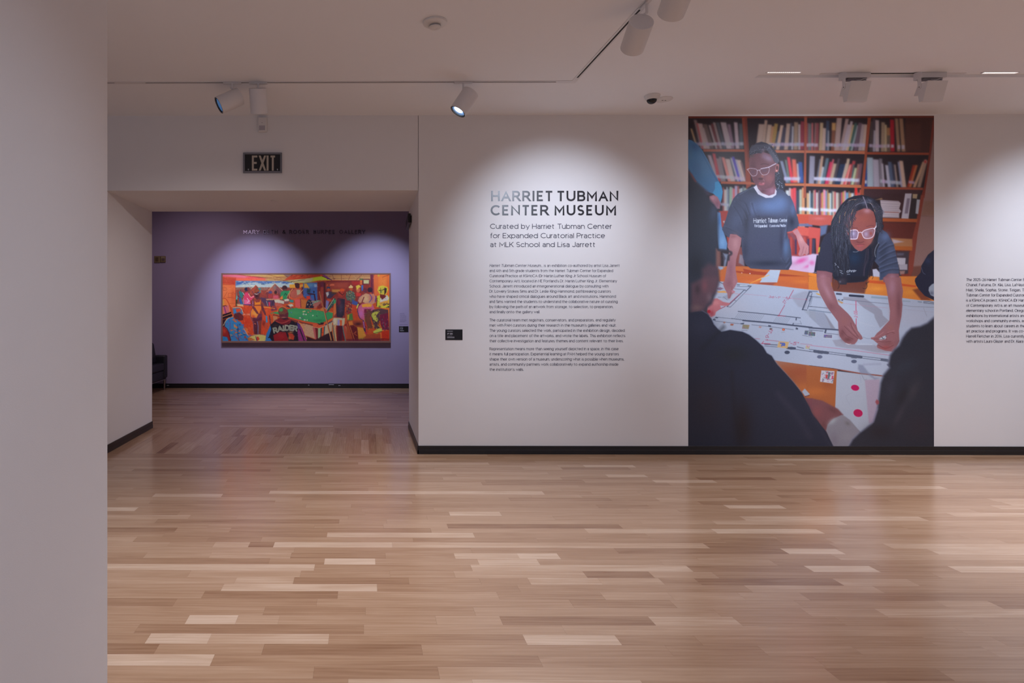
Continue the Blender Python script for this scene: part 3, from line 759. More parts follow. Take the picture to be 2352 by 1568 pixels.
# caption block above the tiny label: rows of very small print
vs, fs = [], []
for v, a, b in ((719.6, 918.5, 928.5), (723, 918.5, 930), (726, 918.5, 933.5), (729.8, 918.5, 933), (734, 918.5, 932.5), (736.8, 918.5, 933.5), (739, 918.5, 930), (745.2, 917.8, 936.5)):
    x = a
    while x < b:
        l = rnd.uniform(0.8, 2.2); ribbon([(x, v), (min(x + l, b), v)], 0.45, vs, fs); x += l + 0.5
me = bpy.data.meshes.new('caption_text'); me.from_pydata([tuple(on_y(u, v, FAR - 0.001)) for u, v in vs], [], [tuple(reversed(f)) for f in fs]); me.update()
me.materials.append(mat('caption_grey', (0.16, 0.13, 0.22), 0.6)); tag(link('caption_text', me), 'very small faint caption print above the tiny guide label on the lilac wall', 'lettering')
# two fire devices on the lilac wall
t, w, h = on_wall('fire_alarm_strobe', 355.4, 588.0, 368.8, 603.2, FAR, 'square tan fire alarm plate on the lilac wall nearest the passage side', 'alarm')
boxes('plate', [((0, -0.03, 0), (w, 0, h))], M_beige, t, 0.006)
boxes('lens', [((w * 0.22, -0.044, h * 0.2), (w * 0.78, -0.029, h * 0.8))], mat('tan_lens', (0.10, 0.07, 0.035), 0.3), t, 0.006)
t, w, h = on_wall('fire_alarm_horn', 369.9, 588.0, 381.0, 602.4, FAR, 'tan fire alarm unit with a round grille to the right of a square one', 'alarm')
boxes('plate', [((0, -0.035, 0), (w, 0, h))], M_beige, t, 0.006)
bm = bmesh.new(); lathe(bm, [(0, 0), (0.026, 0), (0.028, -0.006), (0.034, -0.007), (0.036, 0.004)], 26, Matrix.Translation((w * 0.58, -0.037, h * 0.42)) @ Matrix.Rotation(math.pi / 2, 4, 'X'))
bm_done(bm, 'grille', mat('tan_grille', (0.10, 0.065, 0.07), 0.5), t, True)
boxes('flash_window', [((w * 0.12, -0.040, h * 0.62), (w * 0.86, -0.034, h * 0.9))], mat('flash_window', (0.26, 0.21, 0.13), 0.3), t, 0.002)
# black device on the passage reveal
a = on_x(946.0, 489, XR); b = on_x(940.5, 512, XR)
t = empty('reveal_device', (XR, a.y, a.z)); tag(t, 'slim black device bracketed high on the dark passage reveal', 'sensor')
boxes('bracket', [((-0.012, 0.05, -0.10), (0, 0.25, -0.02))], M_black, t, 0.003)
bm = bmesh.new(); add_box(bm, (-0.045, 0.0, -0.11), (-0.012, 0.36, 0.0), 0, 0.008, Matrix.Rotation(math.radians(-7), 4, 'X'))
bm_done(bm, 'body', M_black, t)
# cable clips on the far base board
for px, py, ww in ((761, 883.2, 12), (779.5, 885.2, 5), (385.5, 884.8, 5), (709, 884.2, 3)):
    q = on_y(px, py, FAR - 0.02)
    o_ = boxes('floor_outlet', [((-ww / 2 / 125, -0.004, -0.006), (ww / 2 / 125, 0.004, 0.006)), ((-ww / 5 / 125, -0.007, -0.003), (ww / 5 / 125, -0.004, 0.003))], M_signwhite, None, 0.001); o_.location = q
    tag(o_, {761: 'widest of the pale clips on the black base board below the painting', 779.5: 'short pale clip right of the widest clip on the black base board', 385.5: 'small pale clip on the black base board beside the sofa leg', 709: 'tiniest pale clip on the black base board below the painting'}[px], 'clip')

# ---------------------------------------------------------------- black sofa in the next room
xf = on_z(378.3, 892, 0).x; xf = -3.56
t = empty('black_sofa', (xf, 9.25, 0)); tag(t, 'black leather sofa on slim metal legs half hidden behind the passage wall', 'sofa')
Ly, Dx = 1.74, -0.78
boxes('seat_base', [((Dx, 0.0, 0.20), (-0.02, Ly, 0.36))], M_leather, t, 0.02)
for y0_ in (0.0, Ly - 0.16): boxes('arm', [((Dx, y0_, 0.22), (0, y0_ + 0.16, 0.625))], M_leather, t, 0.022)
boxes('backrest', [((Dx, 0.16, 0.34), (Dx + 0.18, Ly - 0.16, 0.80))], M_leather, t, 0.03)
for k in range(2): boxes('seat_cushion', [((Dx + 0.18, 0.165 + k * 0.705, 0.36), (-0.005, 0.86 + k * 0.705, 0.50))], M_leather, t, 0.03)
for k in range(2):
    bm = bmesh.new(); add_box(bm, (-0.09, -0.32, 0.0), (0.09, 0.32, 0.38), 0, 0.045, Matrix.Translation((-0.20, 0.51 + k * 0.70, 0.48)) @ Matrix.Rotation(math.radians(-9), 4, 'Y'))
    bm_done(bm, 'back_cushion', M_leather, t, True)
boxes('rail', [((Dx + 0.02, 0.02, 0.188), (-0.02, Ly - 0.02, 0.202))], M_chrome, t)
for x_ in (-0.045, Dx + 0.045):
    for y_ in (0.05, Ly - 0.05):
        bm = bmesh.new(); bmesh.ops.create_cone(bm, cap_ends=True, segments=16, radius1=0.012, radius2=0.024, depth=0.19, matrix=Matrix.Translation((x_, y_, 0.095)))
        bm_done(bm, 'leg', M_chrome, t, True)
# ---------------------------------------------------------------- flat pictures: colour laid on a fine grid
def s2l(c):
    c = np.asarray(c, dtype=np.float64) / 255.0
    return np.where(c <= 0.04045, c / 12.92, ((c + 0.055) / 1.055) ** 2.4)
class Picture:
    def __init__(s, x0, y0, x1, y1, res, base):
        s.x0, s.y0, s.res = x0, y0, res
        s.nx = int(round((x1 - x0) * res)) + 1; s.ny = int(round((y1 - y0) * res)) + 1
        s.x1, s.y1 = x1, y1
        s.a = np.empty((s.ny, s.nx, 3)); s.a[:] = base
        s.tx, s.ty, s.ts = 0, 0, 1.0
    def tile(s, x, y, k): s.tx, s.ty, s.ts = x, y, k
    def pt(s, p):
        return ((s.tx + p[0] / s.ts - s.x0) * s.res, (s.ty + p[1] / s.ts - s.y0) * s.res)
    def _box(s, P, m):
        xs_ = [p[0] for p in P]; ys_ = [p[1] for p in P]
        i0 = max(0, int(min(xs_) - m)); i1 = min(s.nx, int(max(xs_) + m) + 2)
        j0 = max(0, int(min(ys_) - m)); j1 = min(s.ny, int(max(ys_) + m) + 2)
        if i1 <= i0 or j1 <= j0: return None
        X, Y = np.meshgrid(np.arange(i0, i1), np.arange(j0, j1))
        return i0, i1, j0, j1, X, Y
    def _mix(s, b, al, col):
        i0, i1, j0, j1 = b[:4]
        v = s.a[j0:j1, i0:i1]
        v += (np.asarray(col, dtype=float) - v) * al[..., None]
    @staticmethod
    def _dist(P, X, Y, closed=True):
        d2 = np.full(X.shape, 1e12)
        n = len(P)
        for i in range(n if closed else n - 1):
            ax, ay = P[i]; bx, by = P[(i + 1) % n]
            dx, dy = bx - ax, by - ay; L = dx * dx + dy * dy + 1e-9
            t = np.clip(((X - ax) * dx + (Y - ay) * dy) / L, 0, 1)
            d2 = np.minimum(d2, (X - ax - t * dx) ** 2 + (Y - ay - t * dy) ** 2)
        return np.sqrt(d2)
    def poly(s, pts, col, f=0.6, a=1.0, smooth=False):
        P = [s.pt(p) for p in pts]
        if smooth: P = s._smooth(P, True)
        f *= s.res; b = s._box(P, f + 1)
        if b is None: return
        X, Y = b[4], b[5]
        ins = np.zeros(X.shape, bool); n = len(P)
        for i in range(n):
            ax, ay = P[i]; bx, by = P[(i + 1) % n]
            if ay == by: continue
            c = (ay > Y) != (by > Y)
            ins ^= c & (X < (bx - ax) * (Y - ay) / (by - ay) + ax)
        d = s._dist(P, X, Y)
        sd = np.where(ins, d, -d)
        t = np.clip(0.5 + sd / (2 * f), 0, 1)
        s._mix(b, t * t * (3 - 2 * t) * a, col)
    def _smooth(s, P, closed):
        n = len(P); out = []
        for i in range(n if closed else n - 1):
            p0 = P[(i - 1) % n] if closed or i else P[0]; p1 = P[i]; p2 = P[(i + 1) % n]; p3 = P[(i + 2) % n] if closed or i + 2 < n else P[-1]
            for k in range(4):
                t = k / 4.0
                out.append(tuple(0.5 * (2 * p1[q] + (-p0[q] + p2[q]) * t + (2 * p0[q] - 5 * p1[q] + 4 * p2[q] - p3[q]) * t * t + (-p0[q] + 3 * p1[q] - 3 * p2[q] + p3[q]) * t ** 3) for q in (0, 1)))
        if not closed: out.append(P[-1])
        return out
    def line(s, pts, col, w=1.0, f=0.5, a=1.0, smooth=False):
        P = [s.pt(p) for p in pts]
        if smooth: P = s._smooth(P, False)
        w *= s.res; f *= s.res; b = s._box(P, w + f + 1)
        if b is None: return
        d = s._dist(P, b[4], b[5], closed=False)
        t = np.clip(0.5 + (w / 2 - d) / (2 * f), 0, 1)
        s._mix(b, t * a * min(1, w / 1.0 + 0.35), col)
    def ell(s, cx, cy, rx, ry, col, f=0.6, a=1.0, rot=0):
        c, n = s.pt((cx, cy)), 28
        k = s.res / s.ts; r = math.radians(rot)
        P = []
        for i in range(n):
            t = 2 * math.pi * i / n; u, v = rx * math.cos(t), ry * math.sin(t)
            P.append((cx + u * math.cos(r) - v * math.sin(r), cy + u * math.sin(r) + v * math.cos(r)))
        s.poly(P, col, f, a)
    def blob(s, cx, cy, rx, ry, col, a=0.6, rot=0):
        """soft patch of another tone"""
        c = s.pt((cx, cy)); k = s.res / s.ts; rx, ry = rx * k, ry * k
        m = max(rx, ry) * 1.6; b = s._box([c], m)
        if b is None: return
        r = math.radians(rot); X, Y = b[4] - c[0], b[5] - c[1]
        U = X * math.cos(r) + Y * math.sin(r); V = -X * math.sin(r) + Y * math.cos(r)
        s._mix(b, a * np.exp(-((U / rx) ** 2 + (V / ry) ** 2) * 1.2), col)
    def blur(s, x0, y0, x1, y1, sig):
        i0, i1, j0, j1 = [int(round(v)) for v in ((x0 - s.x0) * s.res, (x1 - s.x0) * s.res, (y0 - s.y0) * s.res, (y1 - s.y0) * s.res)]
        i0 = max(i0, 0); j0 = max(j0, 0); i1 = min(i1, s.nx); j1 = min(j1, s.ny)
        sig *= s.res; R = int(3 * sig) + 1
        k = np.exp(-np.arange(-R, R + 1) ** 2 / (2 * sig * sig)); k /= k.sum()
        v = s.a[j0:j1, i0:i1].copy()
        for ax in (0, 1):
            p = np.pad(v, [(R, R) if q == ax else (0, 0) for q in range(3)], mode='edge')
            o = np.zeros_like(v)
            for q, kk in enumerate(k): o += kk * (p[q:q + v.shape[0]] if ax == 0 else p[:, q:q + v.shape[1]])
            v = o
        s.a[j0:j1, i0:i1] = v
    def build(s, name, K, Y, m, parent=None, origin=None, back=0.0):
        A = on_y(s.x0, s.y1, WALL if Y == WALL else Y); 
        lin = np.clip(s2l(np.clip(s.a, 0, 255)) / np.asarray(K), 0.002, 0.92)
        tl, br = on_y(s.x0, s.y0, Y), on_y(s.x1, s.y1, Y)
        gx = np.linspace(tl.x, br.x, s.nx); gz = np.linspace(tl.z, br.z, s.ny)
        X, Z = np.meshgrid(gx, gz)
        co = np.stack([X, np.full_like(X, Y), Z], -1).reshape(-1, 3)
        if origin is not None: co = co - np.array(origin)
        idx = np.arange(s.nx * s.ny).reshape(s.ny, s.nx)
        q = np.stack([idx[:-1, :-1], idx[1:, :-1], idx[1:, 1:], idx[:-1, 1:]], -1).reshape(-1, 4)
        me = bpy.data.meshes.new(name)
        me.vertices.add(len(co)); me.vertices.foreach_set('co', co.astype(np.float32).ravel())
        me.loops.add(q.size); me.loops.foreach_set('vertex_index', q.astype(np.int32).ravel())
        me.polygons.add(len(q)); me.polygons.foreach_set('loop_start', np.arange(0, q.size, 4, dtype=np.int32))
        me.polygons.foreach_set('loop_total', np.full(len(q), 4, dtype=np.int32))
        me.update(calc_edges=True)
        ca = me.color_attributes.new('ink', 'FLOAT_COLOR', 'POINT')
        ca.data.foreach_set('color', np.concatenate([lin.reshape(-1, 3), np.ones((len(co), 1))], 1).astype(np.float32).ravel())
        me.materials.append(m)
        return link(name, me, parent)
def ink_material(name, rough, spec):
    m = bpy.data.materials.new(name); m.use_nodes = True; nt = m.node_tree; b = nt.nodes['Principled BSDF']
    a = nt.nodes.new('ShaderNodeAttribute'); a.attribute_name = 'ink'
    nt.links.new(a.outputs['Color'], b.inputs['Base Color'])
    b.inputs['Roughness'].default_value = rough; b.inputs['Specular IOR Level'].default_value = spec
    return m

# ================================================================ the photo mural
pic = Picture(1581, 267, 2145.3, 1024.6, 1.0, (40, 33, 42))
T = {1: (1575, 260), 2: (1860, 260), 3: (1575, 450), 4: (1860, 450), 5: (1575, 640), 6: (1860, 640), 7: (1575, 830), 8: (1860, 830)}
def t(i): pic.tile(*T[i], 8.041)
po, li, el, bl = pic.poly, pic.line, pic.ell, pic.blob
pr_ = random.Random(3)
# -- shelf backs
t(2); po([(1760, 90), (2292, 90), (2200, 730), (1760, 720)], (66, 40, 42), 2); po([(1770, 200), (2050, 200), (2040, 700), (1770, 700)], (76, 46, 46), 6)
po([(1010, 1400), (2060, 1420), (2030, 1568), (980, 1568)], (62, 42, 50), 3)
t(4); po([(1340, -40), (2100, -40), (1960, 500), (1340, 480)], (58, 38, 44), 3); po([(1350, 480), (1960, 500), (1880, 1568), (1350, 1500)], (88, 42, 40), 3)
# -- wall beyond the shelf
t(2); po([(2240, 700), (2292, 300), (2310, 1700), (2060, 1700)], (128, 104, 108), 2)
t(4); po([(2100, -60), (2310, -60), (2310, 1400), (1860, 1310), (2000, 500)], (130, 102, 104), 2); po([(2110, 100), (2300, 100), (2300, 360), (2060, 370)], (122, 92, 86), 3); li([(2060, 375), (2292, 385)], (98, 74, 74), 1)
po([(1870, 1310), (2100, 1290), (2000, 1568), (1860, 1500)], (104, 66, 60), 3)
# -- books: bottom-left x, top-left x, width, top y, colour
def books(tile_, yb0, yb1, lst, x0, x1):
    t(tile_)
    for (b, tp, w, yt, c) in lst:
        yb = yb0 + (yb1 - yb0) * (b - x0) / max(1, x1 - x0)
        j = pr_.uniform(-5, 5); c = [v + j for v in c]
        po([(b, yb), (tp, yt), (tp + w * .96, yt + 6), (b + w, yb)], c, 0.9)
        li([(b + w, yb), (tp + w, yt + 8)], [v * .62 for v in c], 0.7, a=.7)
        li([(b + w * .4, yb), (tp + w * .4, yt + 40)], [min(255, v * 1.08) for v in c], 1.2, a=.5)
books(1, 660, 660, [(200, 85, 35, 280, (165, 140, 115)), (270, 145, 60, 120, (118, 103, 113)), (300, 200, 55, 180, (160, 72, 82)), (330, 220, 90, 185, (158, 143, 153)), (400, 290, 60, 260, (150, 138, 150)),
 (450, 320, 80, 200, (98, 86, 90)), (550, 420, 45, 215, (150, 138, 150)), (590, 465, 40, 190, (98, 50, 60)), (630, 500, 50, 165, (138, 125, 135)), (690, 560, 60, 165, (75, 80, 95)),
 (755, 640, 110, 165, (150, 140, 157)), (845, 770, 60, 200, (118, 98, 122)), (925, 890, 70, 165, (155, 140, 158)), (1000, 985, 70, 190, (75, 85, 98))], 0, 1)
books(1, 680, 680, [(1290, 1350, 110, 200, (150, 132, 130)), (1400, 1460, 55, 125, (153, 133, 128)), (1460, 1515, 80, 210, (157, 138, 132)), (1530, 1590, 50, 240, (152, 112, 90)),
 (1575, 1640, 70, 190, (140, 115, 72)), (1620, 1700, 50, 330, (58, 64, 84)), (1665, 1750, 65, 220, (170, 146, 140)), (1740, 1800, 70, 260, (62, 60, 80)), (1815, 1865, 75, 190, (150, 130, 126)),
 (1900, 1935, 40, 180, (60, 60, 80)), (1950, 1965, 35, 240, (148, 150, 170)), (1995, 2005, 75, 165, (138, 118, 108)), (2080, 2080, 45, 205, (150, 140, 150)), (2120, 2125, 72, 150, (120, 46, 62))], 0, 1)
books(2, 700, 700, [(-75, -70, 60, 180, (120, 60, 70)), (-30, -30, 60, 190, (90, 95, 105)), (30, 35, 32, 180, (165, 90, 100)), (72, 90, 40, 180, (118, 85, 90)), (110, 125, 48, 180, (125, 66, 76)), (165, 190, 65, 175, (155, 135, 115)),
 (225, 245, 65, 275, (162, 142, 142)), (290, 305, 60, 140, (50, 60, 86)), (322, 330, 35, 320, (120, 125, 145)), (390, 410, 70, 175, (115, 76, 66)), (450, 500, 100, 80, (156, 136, 140)), (545, 660, 65, 105, (150, 130, 135)),
 (590, 700, 60, 210, (150, 140, 162)), (650, 750, 50, 150, (162, 150, 165)), (680, 790, 40, 215, (170, 146, 120)), (720, 830, 45, 180, (58, 88, 90)), (752, 870, 40, 225, (130, 142, 156)), (810, 900, 70, 180, (96, 80, 100)),
 (890, 960, 70, 205, (150, 138, 150)), (960, 1015, 60, 210, (165, 146, 144))], 0, 1)
po([(410, 185), (480, 185), (475, 320), (410, 320)], (168, 132, 90), 2)
books(2, 715, 715, [(1100, 1110, 70, 150, (68, 60, 64)), (1150, 1160, 50, 100, (60, 52, 66)), (1165, 1180, 40, 320, (142, 140, 162)), (1210, 1210, 72, 130, (160, 150, 165)), (1310, 1320, 70, 170, (136, 120, 110)), (1382, 1382, 42, 215, (160, 146, 126)),
 (1425, 1425, 62, 410, (95, 83, 78)), (1425, 1425, 62, 270, (150, 110, 80)), (1490, 1480, 78, 120, (146, 26, 46)), (1610, 1570, 62, 100, (132, 106, 92)), (1695, 1650, 72, 100, (142, 112, 96))], 0, 1)
t(2); po([(1425, 415), (1490, 415), (1490, 710), (1425, 710)], (95, 83, 78), 1)
for (a, b, c_, d) in ((1430, 580, 1475, 640), (1500, 585, 1552, 645), (1620, 595, 1672, 670), (1695, 595, 1750, 670)): po([(a, b), (c_, b), (c_, d), (a, d)], (168, 160, 188), 1)
def band(tile_, x0, y0, x1, y1, h, col):
    t(tile_); x = x0
    while x < x1:
        w = pr_.uniform(28, 60); y = y0 + (y1 - y0) * (x - x0) / (x1 - x0) + pr_.uniform(-5, 5)
        po([(x, y), (min(x + w, x1), y), (min(x + w, x1), y + h), (x, y + h)], [c + pr_.uniform(-12, 8) for c in col], 1.0, 0.92); x += w + pr_.uniform(0, 6)
band(1, 170, 540, 1075, 540, 60, (160, 153, 182)); band(1, 1540, 550, 2190, 552, 62, (155, 150, 186)); band(2, -70, 560, 150, 560, 60, (165, 162, 190)); band(2, 300, 562, 1030, 566, 60, (162, 158, 192)); band(2, 1095, 575, 1420, 590, 58, (165, 156, 182))
books(1, 1265, 1265, [(560, 400, 70, 770, (150, 140, 160)), (590, 490, 60, 740, (155, 50, 60)), (650, 560, 60, 830, (120, 105, 115)), (700, 610, 45, 800, (110, 100, 112)), (780, 660, 60, 810, (178, 112, 110)), (830, 730, 90, 840, (165, 147, 150)),
 (920, 810, 45, 820, (60, 70, 90)), (955, 825, 35, 820, (152, 152, 168)), (985, 850, 50, 800, (72, 62, 160)), (1020, 910, 50, 850, (150, 147, 168)), (1070, 950, 70, 860, (166, 148, 146)), (1110, 1010, 40, 900, (90, 70, 80))], 0, 1)
band(1, 570, 1140, 1090, 1185, 60, (160, 154, 180))
books(1, 1290, 1290, [(1850, 1740, 60, 880, (112, 122, 155)), (1900, 1830, 40, 860, (90, 110, 110)), (1940, 1870, 60, 810, (186, 46, 66)), (1990, 1960, 80, 850, (190, 90, 80)), (2070, 2050, 35, 930, (170, 160, 178)), (2110, 2080, 75, 900, (50, 74, 140))], 0, 1)
band(1, 1815, 1180, 2120, 1182, 60, (172, 182, 215))
books(2, 1335, 1335, [(-20, 0, 100, 790, (128, 128, 155)), (100, 180, 70, 850, (90, 95, 116)), (140, 210, 50, 790, (160, 132, 120)), (180, 230, 40, 990, (165, 166, 182)), (200, 300, 60, 830, (80, 100, 120)), (270, 370, 62, 900, (176, 50, 88)),
 (330, 420, 35, 850, (170, 82, 100)), (350, 440, 60, 930, (160, 142, 130)), (420, 520, 40, 840, (72, 66, 80)), (460, 560, 165, 940, (40, 54, 84)), (560, 660, 60, 930, (170, 150, 150)), (600, 690, 55, 840, (166, 150, 140)), (610, 740, 40, 940, (180, 60, 80)),
 (640, 730, 42, 960, (202, 124, 126)), (700, 790, 60, 880, (150, 62, 72)), (745, 800, 30, 950, (70, 90, 100)), (760, 830, 50, 1010, (165, 176, 150)), (820, 880, 60, 940, (142, 102, 100)), (860, 920, 60, 930, (112, 82, 98))], 0, 1)
band(2, 80, 1185, 915, 1215, 60, (188, 193, 228))
books(2, 1375, 1375, [(1010, 1000, 50, 900, (42, 62, 130)), (1060, 1055, 115, 820, (145, 160, 182)), (1180, 1165, 110, 855, (152, 147, 172)), (1290, 1280, 60, 840, (110, 105, 122)), (1350, 1320, 40, 930, (156, 150, 172)), (1440, 1390, 60, 960, (166, 166, 192)),
 (1500, 1440, 70, 900, (75, 88, 120)), (1560, 1510, 40, 940, (46, 48, 70)), (1600, 1550, 38, 950, (140, 126, 130)), (1680, 1620, 45, 900, (120, 125, 162)), (1710, 1650, 72, 880, (180, 156, 150)), (1790, 1900, 60, 960, (132, 46, 36)), (1830, 1950, 45, 960, (162, 96, 66)),
 (1900, 2080, 55, 900, (166, 136, 120)), (1980, 2110, 65, 880, (142, 122, 116))], 0, 1)
band(2, 1300, 1232, 1690, 1270, 62, (165, 160, 195)); band(2, 1010, 1240, 1050, 1250, 60, (190, 190, 215)); band(2, 1825, 1255, 1930, 1265, 50, (160, 150, 185)); t(2); el(2135, 900, 34, 40, (170, 110, 110), 1); el(2130, 905, 16, 18, (150, 30, 36), 1)
# third row, upright spines
def spines(x0, x1, yt, yb, cols, wmin=20, wmax=52):
    x = x0; k = 0
    while x < x1:
        w = pr_.uniform(wmin, wmax); c = cols[k % len(cols)]; k += 1; y = yt + pr_.uniform(-30, 40)
        po([(x, y), (x + w, y), (x + w, yb), (x, yb)], [v + pr_.uniform(-6, 6) for v in c], 0.8); li([(x + w, y), (x + w, yb)], (70, 62, 74), 0.6, a=.6); x += w
t(1); spines(680, 1160, 1370, 2080, [(130, 75, 75), (165, 155, 165), (150, 165, 182), (92, 100, 120), (132, 152, 150), (165, 150, 168), (192, 76, 88), (150, 142, 172)])
spines(1850, 2190, 1400, 2150, [(182, 192, 202), (176, 160, 176), (202, 72, 82), (202, 66, 80), (50, 60, 88), (158, 165, 150), (182, 132, 100)], 30, 60)
t(2); spines(-60, 985, 1440, 2060, [(180, 150, 110), (178, 190, 205), (60, 78, 98), (178, 160, 146), (172, 72, 92), (180, 176, 180), (122, 92, 92), (55, 60, 84), (178, 82, 100), (186, 165, 80), (196, 130, 160), (100, 140, 190), (150, 110, 90)])
po([(830, 1370), (880, 1370), (880, 1520), (830, 1520)], (206, 46, 46), 1); po([(920, 1410), (985, 1410), (985, 1550), (920, 1550)], (176, 78, 66), 1)
band(4, 0, 232, 160, 236, 56, (200, 210, 232)); band(4, 200, 236, 490, 246, 56, (196, 204, 230)); band(3, 2095, 215, 2332, 225, 60, (198, 208, 235)); band(3, 640, 130, 800, 150, 50, (150, 150, 175))
pic.blur(1581, 267, 2146, 520, 1.15)
# -- shelf boards and uprights
t(1); po([(50, 55), (2400, 55), (2400, 92), (50, 92)], (112, 54, 44), 1); po([(320, 665), (1090, 668), (1090, 716), (330, 712)], (146, 80, 58), .9); po([(1600, 685), (2200, 688), (2200, 738), (1620, 735)], (166, 98, 76), .9)
po([(1035, 60), (1130, 60), (1175, 800), (1210, 1340), (1120, 1400), (1085, 700)], (126, 62, 50), 1.2); po([(1090, 90), (1135, 90), (1175, 900), (1150, 900)], (98, 46, 44), 2, .7)
po([(2190, 60), (2245, 60), (2232, 700), (2225, 1568), (2175, 1568), (2190, 700)], (142, 76, 64), .9); po([(650, 1262), (1180, 1268), (1290, 1290), (1290, 1320), (1130, 1318), (650, 1305)], (150, 84, 66), .9); po([(1830, 1300), (2200, 1300), (2200, 1348), (1840, 1345)], (170, 102, 76), .9)
t(2); po([(-80, 690), (1030, 704), (1030, 762), (-80, 738)], (166, 98, 76), .9); po([(1060, 722), (2200, 735), (2195, 780), (1050, 768)], (136, 66, 50), .9)
po([(1072, 60), (1135, 60), (1060, 750), (1010, 1370), (985, 1568), (930, 1560), (970, 1200), (1020, 700)], (136, 70, 54), .9); po([(2265, 150), (2292, 100), (2292, 320), (2215, 900), (2115, 1568), (2045, 1568), (2110, 1350), (2195, 780)], (112, 48, 42), .9)
po([(-80, 1300), (480, 1318), (950, 1330), (950, 1386), (-80, 1352)], (172, 104, 78), .9); po([(985, 1360), (2090, 1382), (2085, 1424), (985, 1402)], (136, 68, 54), .9); po([(60, 55), (2292, 55), (2292, 92), (60, 92)], (108, 50, 42), 1)
t(3); po([(-20, 0), (-20, 10)], (0, 0, 0)); po([(1560, 340), (2340, 340), (2340, 380), (1560, 380)], (190, 130, 100), 1)
t(4); po([(2045, -10), (2115, -10), (1990, 700), (1900, 1400), (1820, 1568), (1800, 1300), (1890, 800), (1960, 500)], (122, 58, 50), .9)
po([(1300, 80), (1640, 100), (1680, 140), (1650, 240), (1690, 290), (1650, 330), (1650, 410), (1330, 400)], (166, 156, 172), 1)
for y in (100, 145, 190, 225, 262, 300, 345, 380): li([(1320, y), (1650, y + 14)], (120, 108, 128), 1.0, a=.7)
li([(1370, 300), (1640, 312)], (140, 96, 96), 2); po([(1330, 40), (1350, 70), (1200, 80)], (130, 100, 80), 1)
po([(1760, -40), (1885, -40), (1820, 430), (1690, 420)], (165, 160, 182), .9); po([(1795, 50), (1850, 50), (1810, 330), (1750, 330)], (112, 102, 124), .9); po([(1880, -30), (2050, -30), (1960, 450), (1835, 440)], (46, 41, 48), .9); po([(1900, -30), (1990, -30), (1975, 55), (1895, 50)], (154, 136, 116), .9); po([(1975, 70), (2035, 75), (2000, 340), (1950, 330)], (152, 156, 176), .9)
po([(1340, 412), (1990, 430), (1975, 492), (1340, 476)], (152, 78, 48), .9)
po([(1500, 780), (1890, 800), (1895, 950), (1540, 940)], (152, 104, 76), 1.5); po([(1520, 800), (1640, 830), (1740, 850), (1540, 885)], (165, 150, 165), 2); po([(1550, 930), (1895, 940), (1890, 1015), (1560, 1005)], (156, 86, 46), 1)
po([(1600, 1030), (1830, 1030), (1810, 1500), (1640, 1480)], (60, 52, 64), 2); po([(1600, 1145), (1770, 1150), (1760, 1290), (1620, 1270)], (165, 162, 182), 1); po([(1640, 1280), (1800, 1260), (1800, 1370), (1660, 1370)], (150, 146, 166), 1); po([(1660, 1390), (1760, 1385), (1740, 1460), (1670, 1460)], (140, 110, 112), 1); po([(1600, 1060), (1740, 1060), (1730, 1100), (1610, 1110)], (85, 80, 100), 1.5)
po([(1690, 1450), (1830, 1440), (1880, 1500), (1990, 1568), (1680, 1568)], (120, 52, 44), 2)
# -- chairs behind
t(3); po([(610, 280), (790, 275), (740, 560), (640, 600)], (146, 62, 60), 1.5); po([(690, 470), (720, 460), (710, 510)], (170, 190, 205), 1)
po([(760, 760), (860, 700), (860, 900), (780, 950)], (150, 60, 58), 1.5); po([(920, 940), (1080, 950), (1080, 1310), (920, 1300)], (122, 66, 66), 2); po([(1000, 1080), (1060, 1100), (1090, 1300), (980, 1240)], (126, 118, 138), 2)
po([(2060, 340), (2340, 350), (2340, 520), (2080, 520)], (172, 74, 62), 1.5); po([(2080, 520), (2340, 510), (2340, 570), (2080, 560)], (96, 100, 140), 2); po([(2070, 560), (2340, 600), (2340, 800), (1850, 690), (1860, 660), (2060, 600)], (186, 84, 80), 1.5)
po([(1850, 690), (2340, 760), (2340, 1130), (1900, 1120)], (128, 52, 58), 2)
for x in (1930, 2060, 2180, 2290): po([(x, 760), (x + 40, 760), (x + 36, 1110), (x, 1110)], (160, 64, 62), 1.2); po([(x - 45, 800), (x - 8, 800), (x - 10, 1080), (x - 40, 1080)], (66, 50, 84), 1.4)
po([(1910, 1180), (1970, 1110), (2110, 1120), (2340, 1080), (2340, 1430), (1900, 1390)], (190, 162, 202), 2); bl(2130, 1200, 130, 50, (192, 78, 152), .9, -20); bl(2260, 1300, 90, 30, (196, 96, 166), .8, -20); bl(2000, 1180, 60, 60, (205, 170, 215), .6)
t(4); po([(-20, 350), (430, 360), (400, 540), (200, 560), (-20, 530)], (168, 80, 76), 1.5); bl(180, 420, 120, 30, (190, 110, 120), .6); po([(190, 560), (330, 540), (300, 700), (190, 750)], (86, 100, 140), 3)
po([(-20, 570), (200, 600), (190, 780), (160, 1080), (120, 1080), (110, 790), (-20, 780)], (180, 78, 78), 1.2); po([(0, 790), (45, 800), (30, 1090), (0, 1090)], (164, 68, 68), 1.2); po([(50, 800), (100, 800), (90, 1070), (40, 1070)], (60, 56, 84), 1.5); po([(165, 950), (205, 950), (190, 1040), (150, 1050)], (166, 148, 60), 1.5)
po([(-20, 1100), (60, 1070), (160, 1080), (120, 1420), (-20, 1430)], (188, 170, 208), 2); bl(40, 1240, 60, 50, (196, 96, 166), .8)
pic.blur(1581, 267, 2146, 660, 0.7)
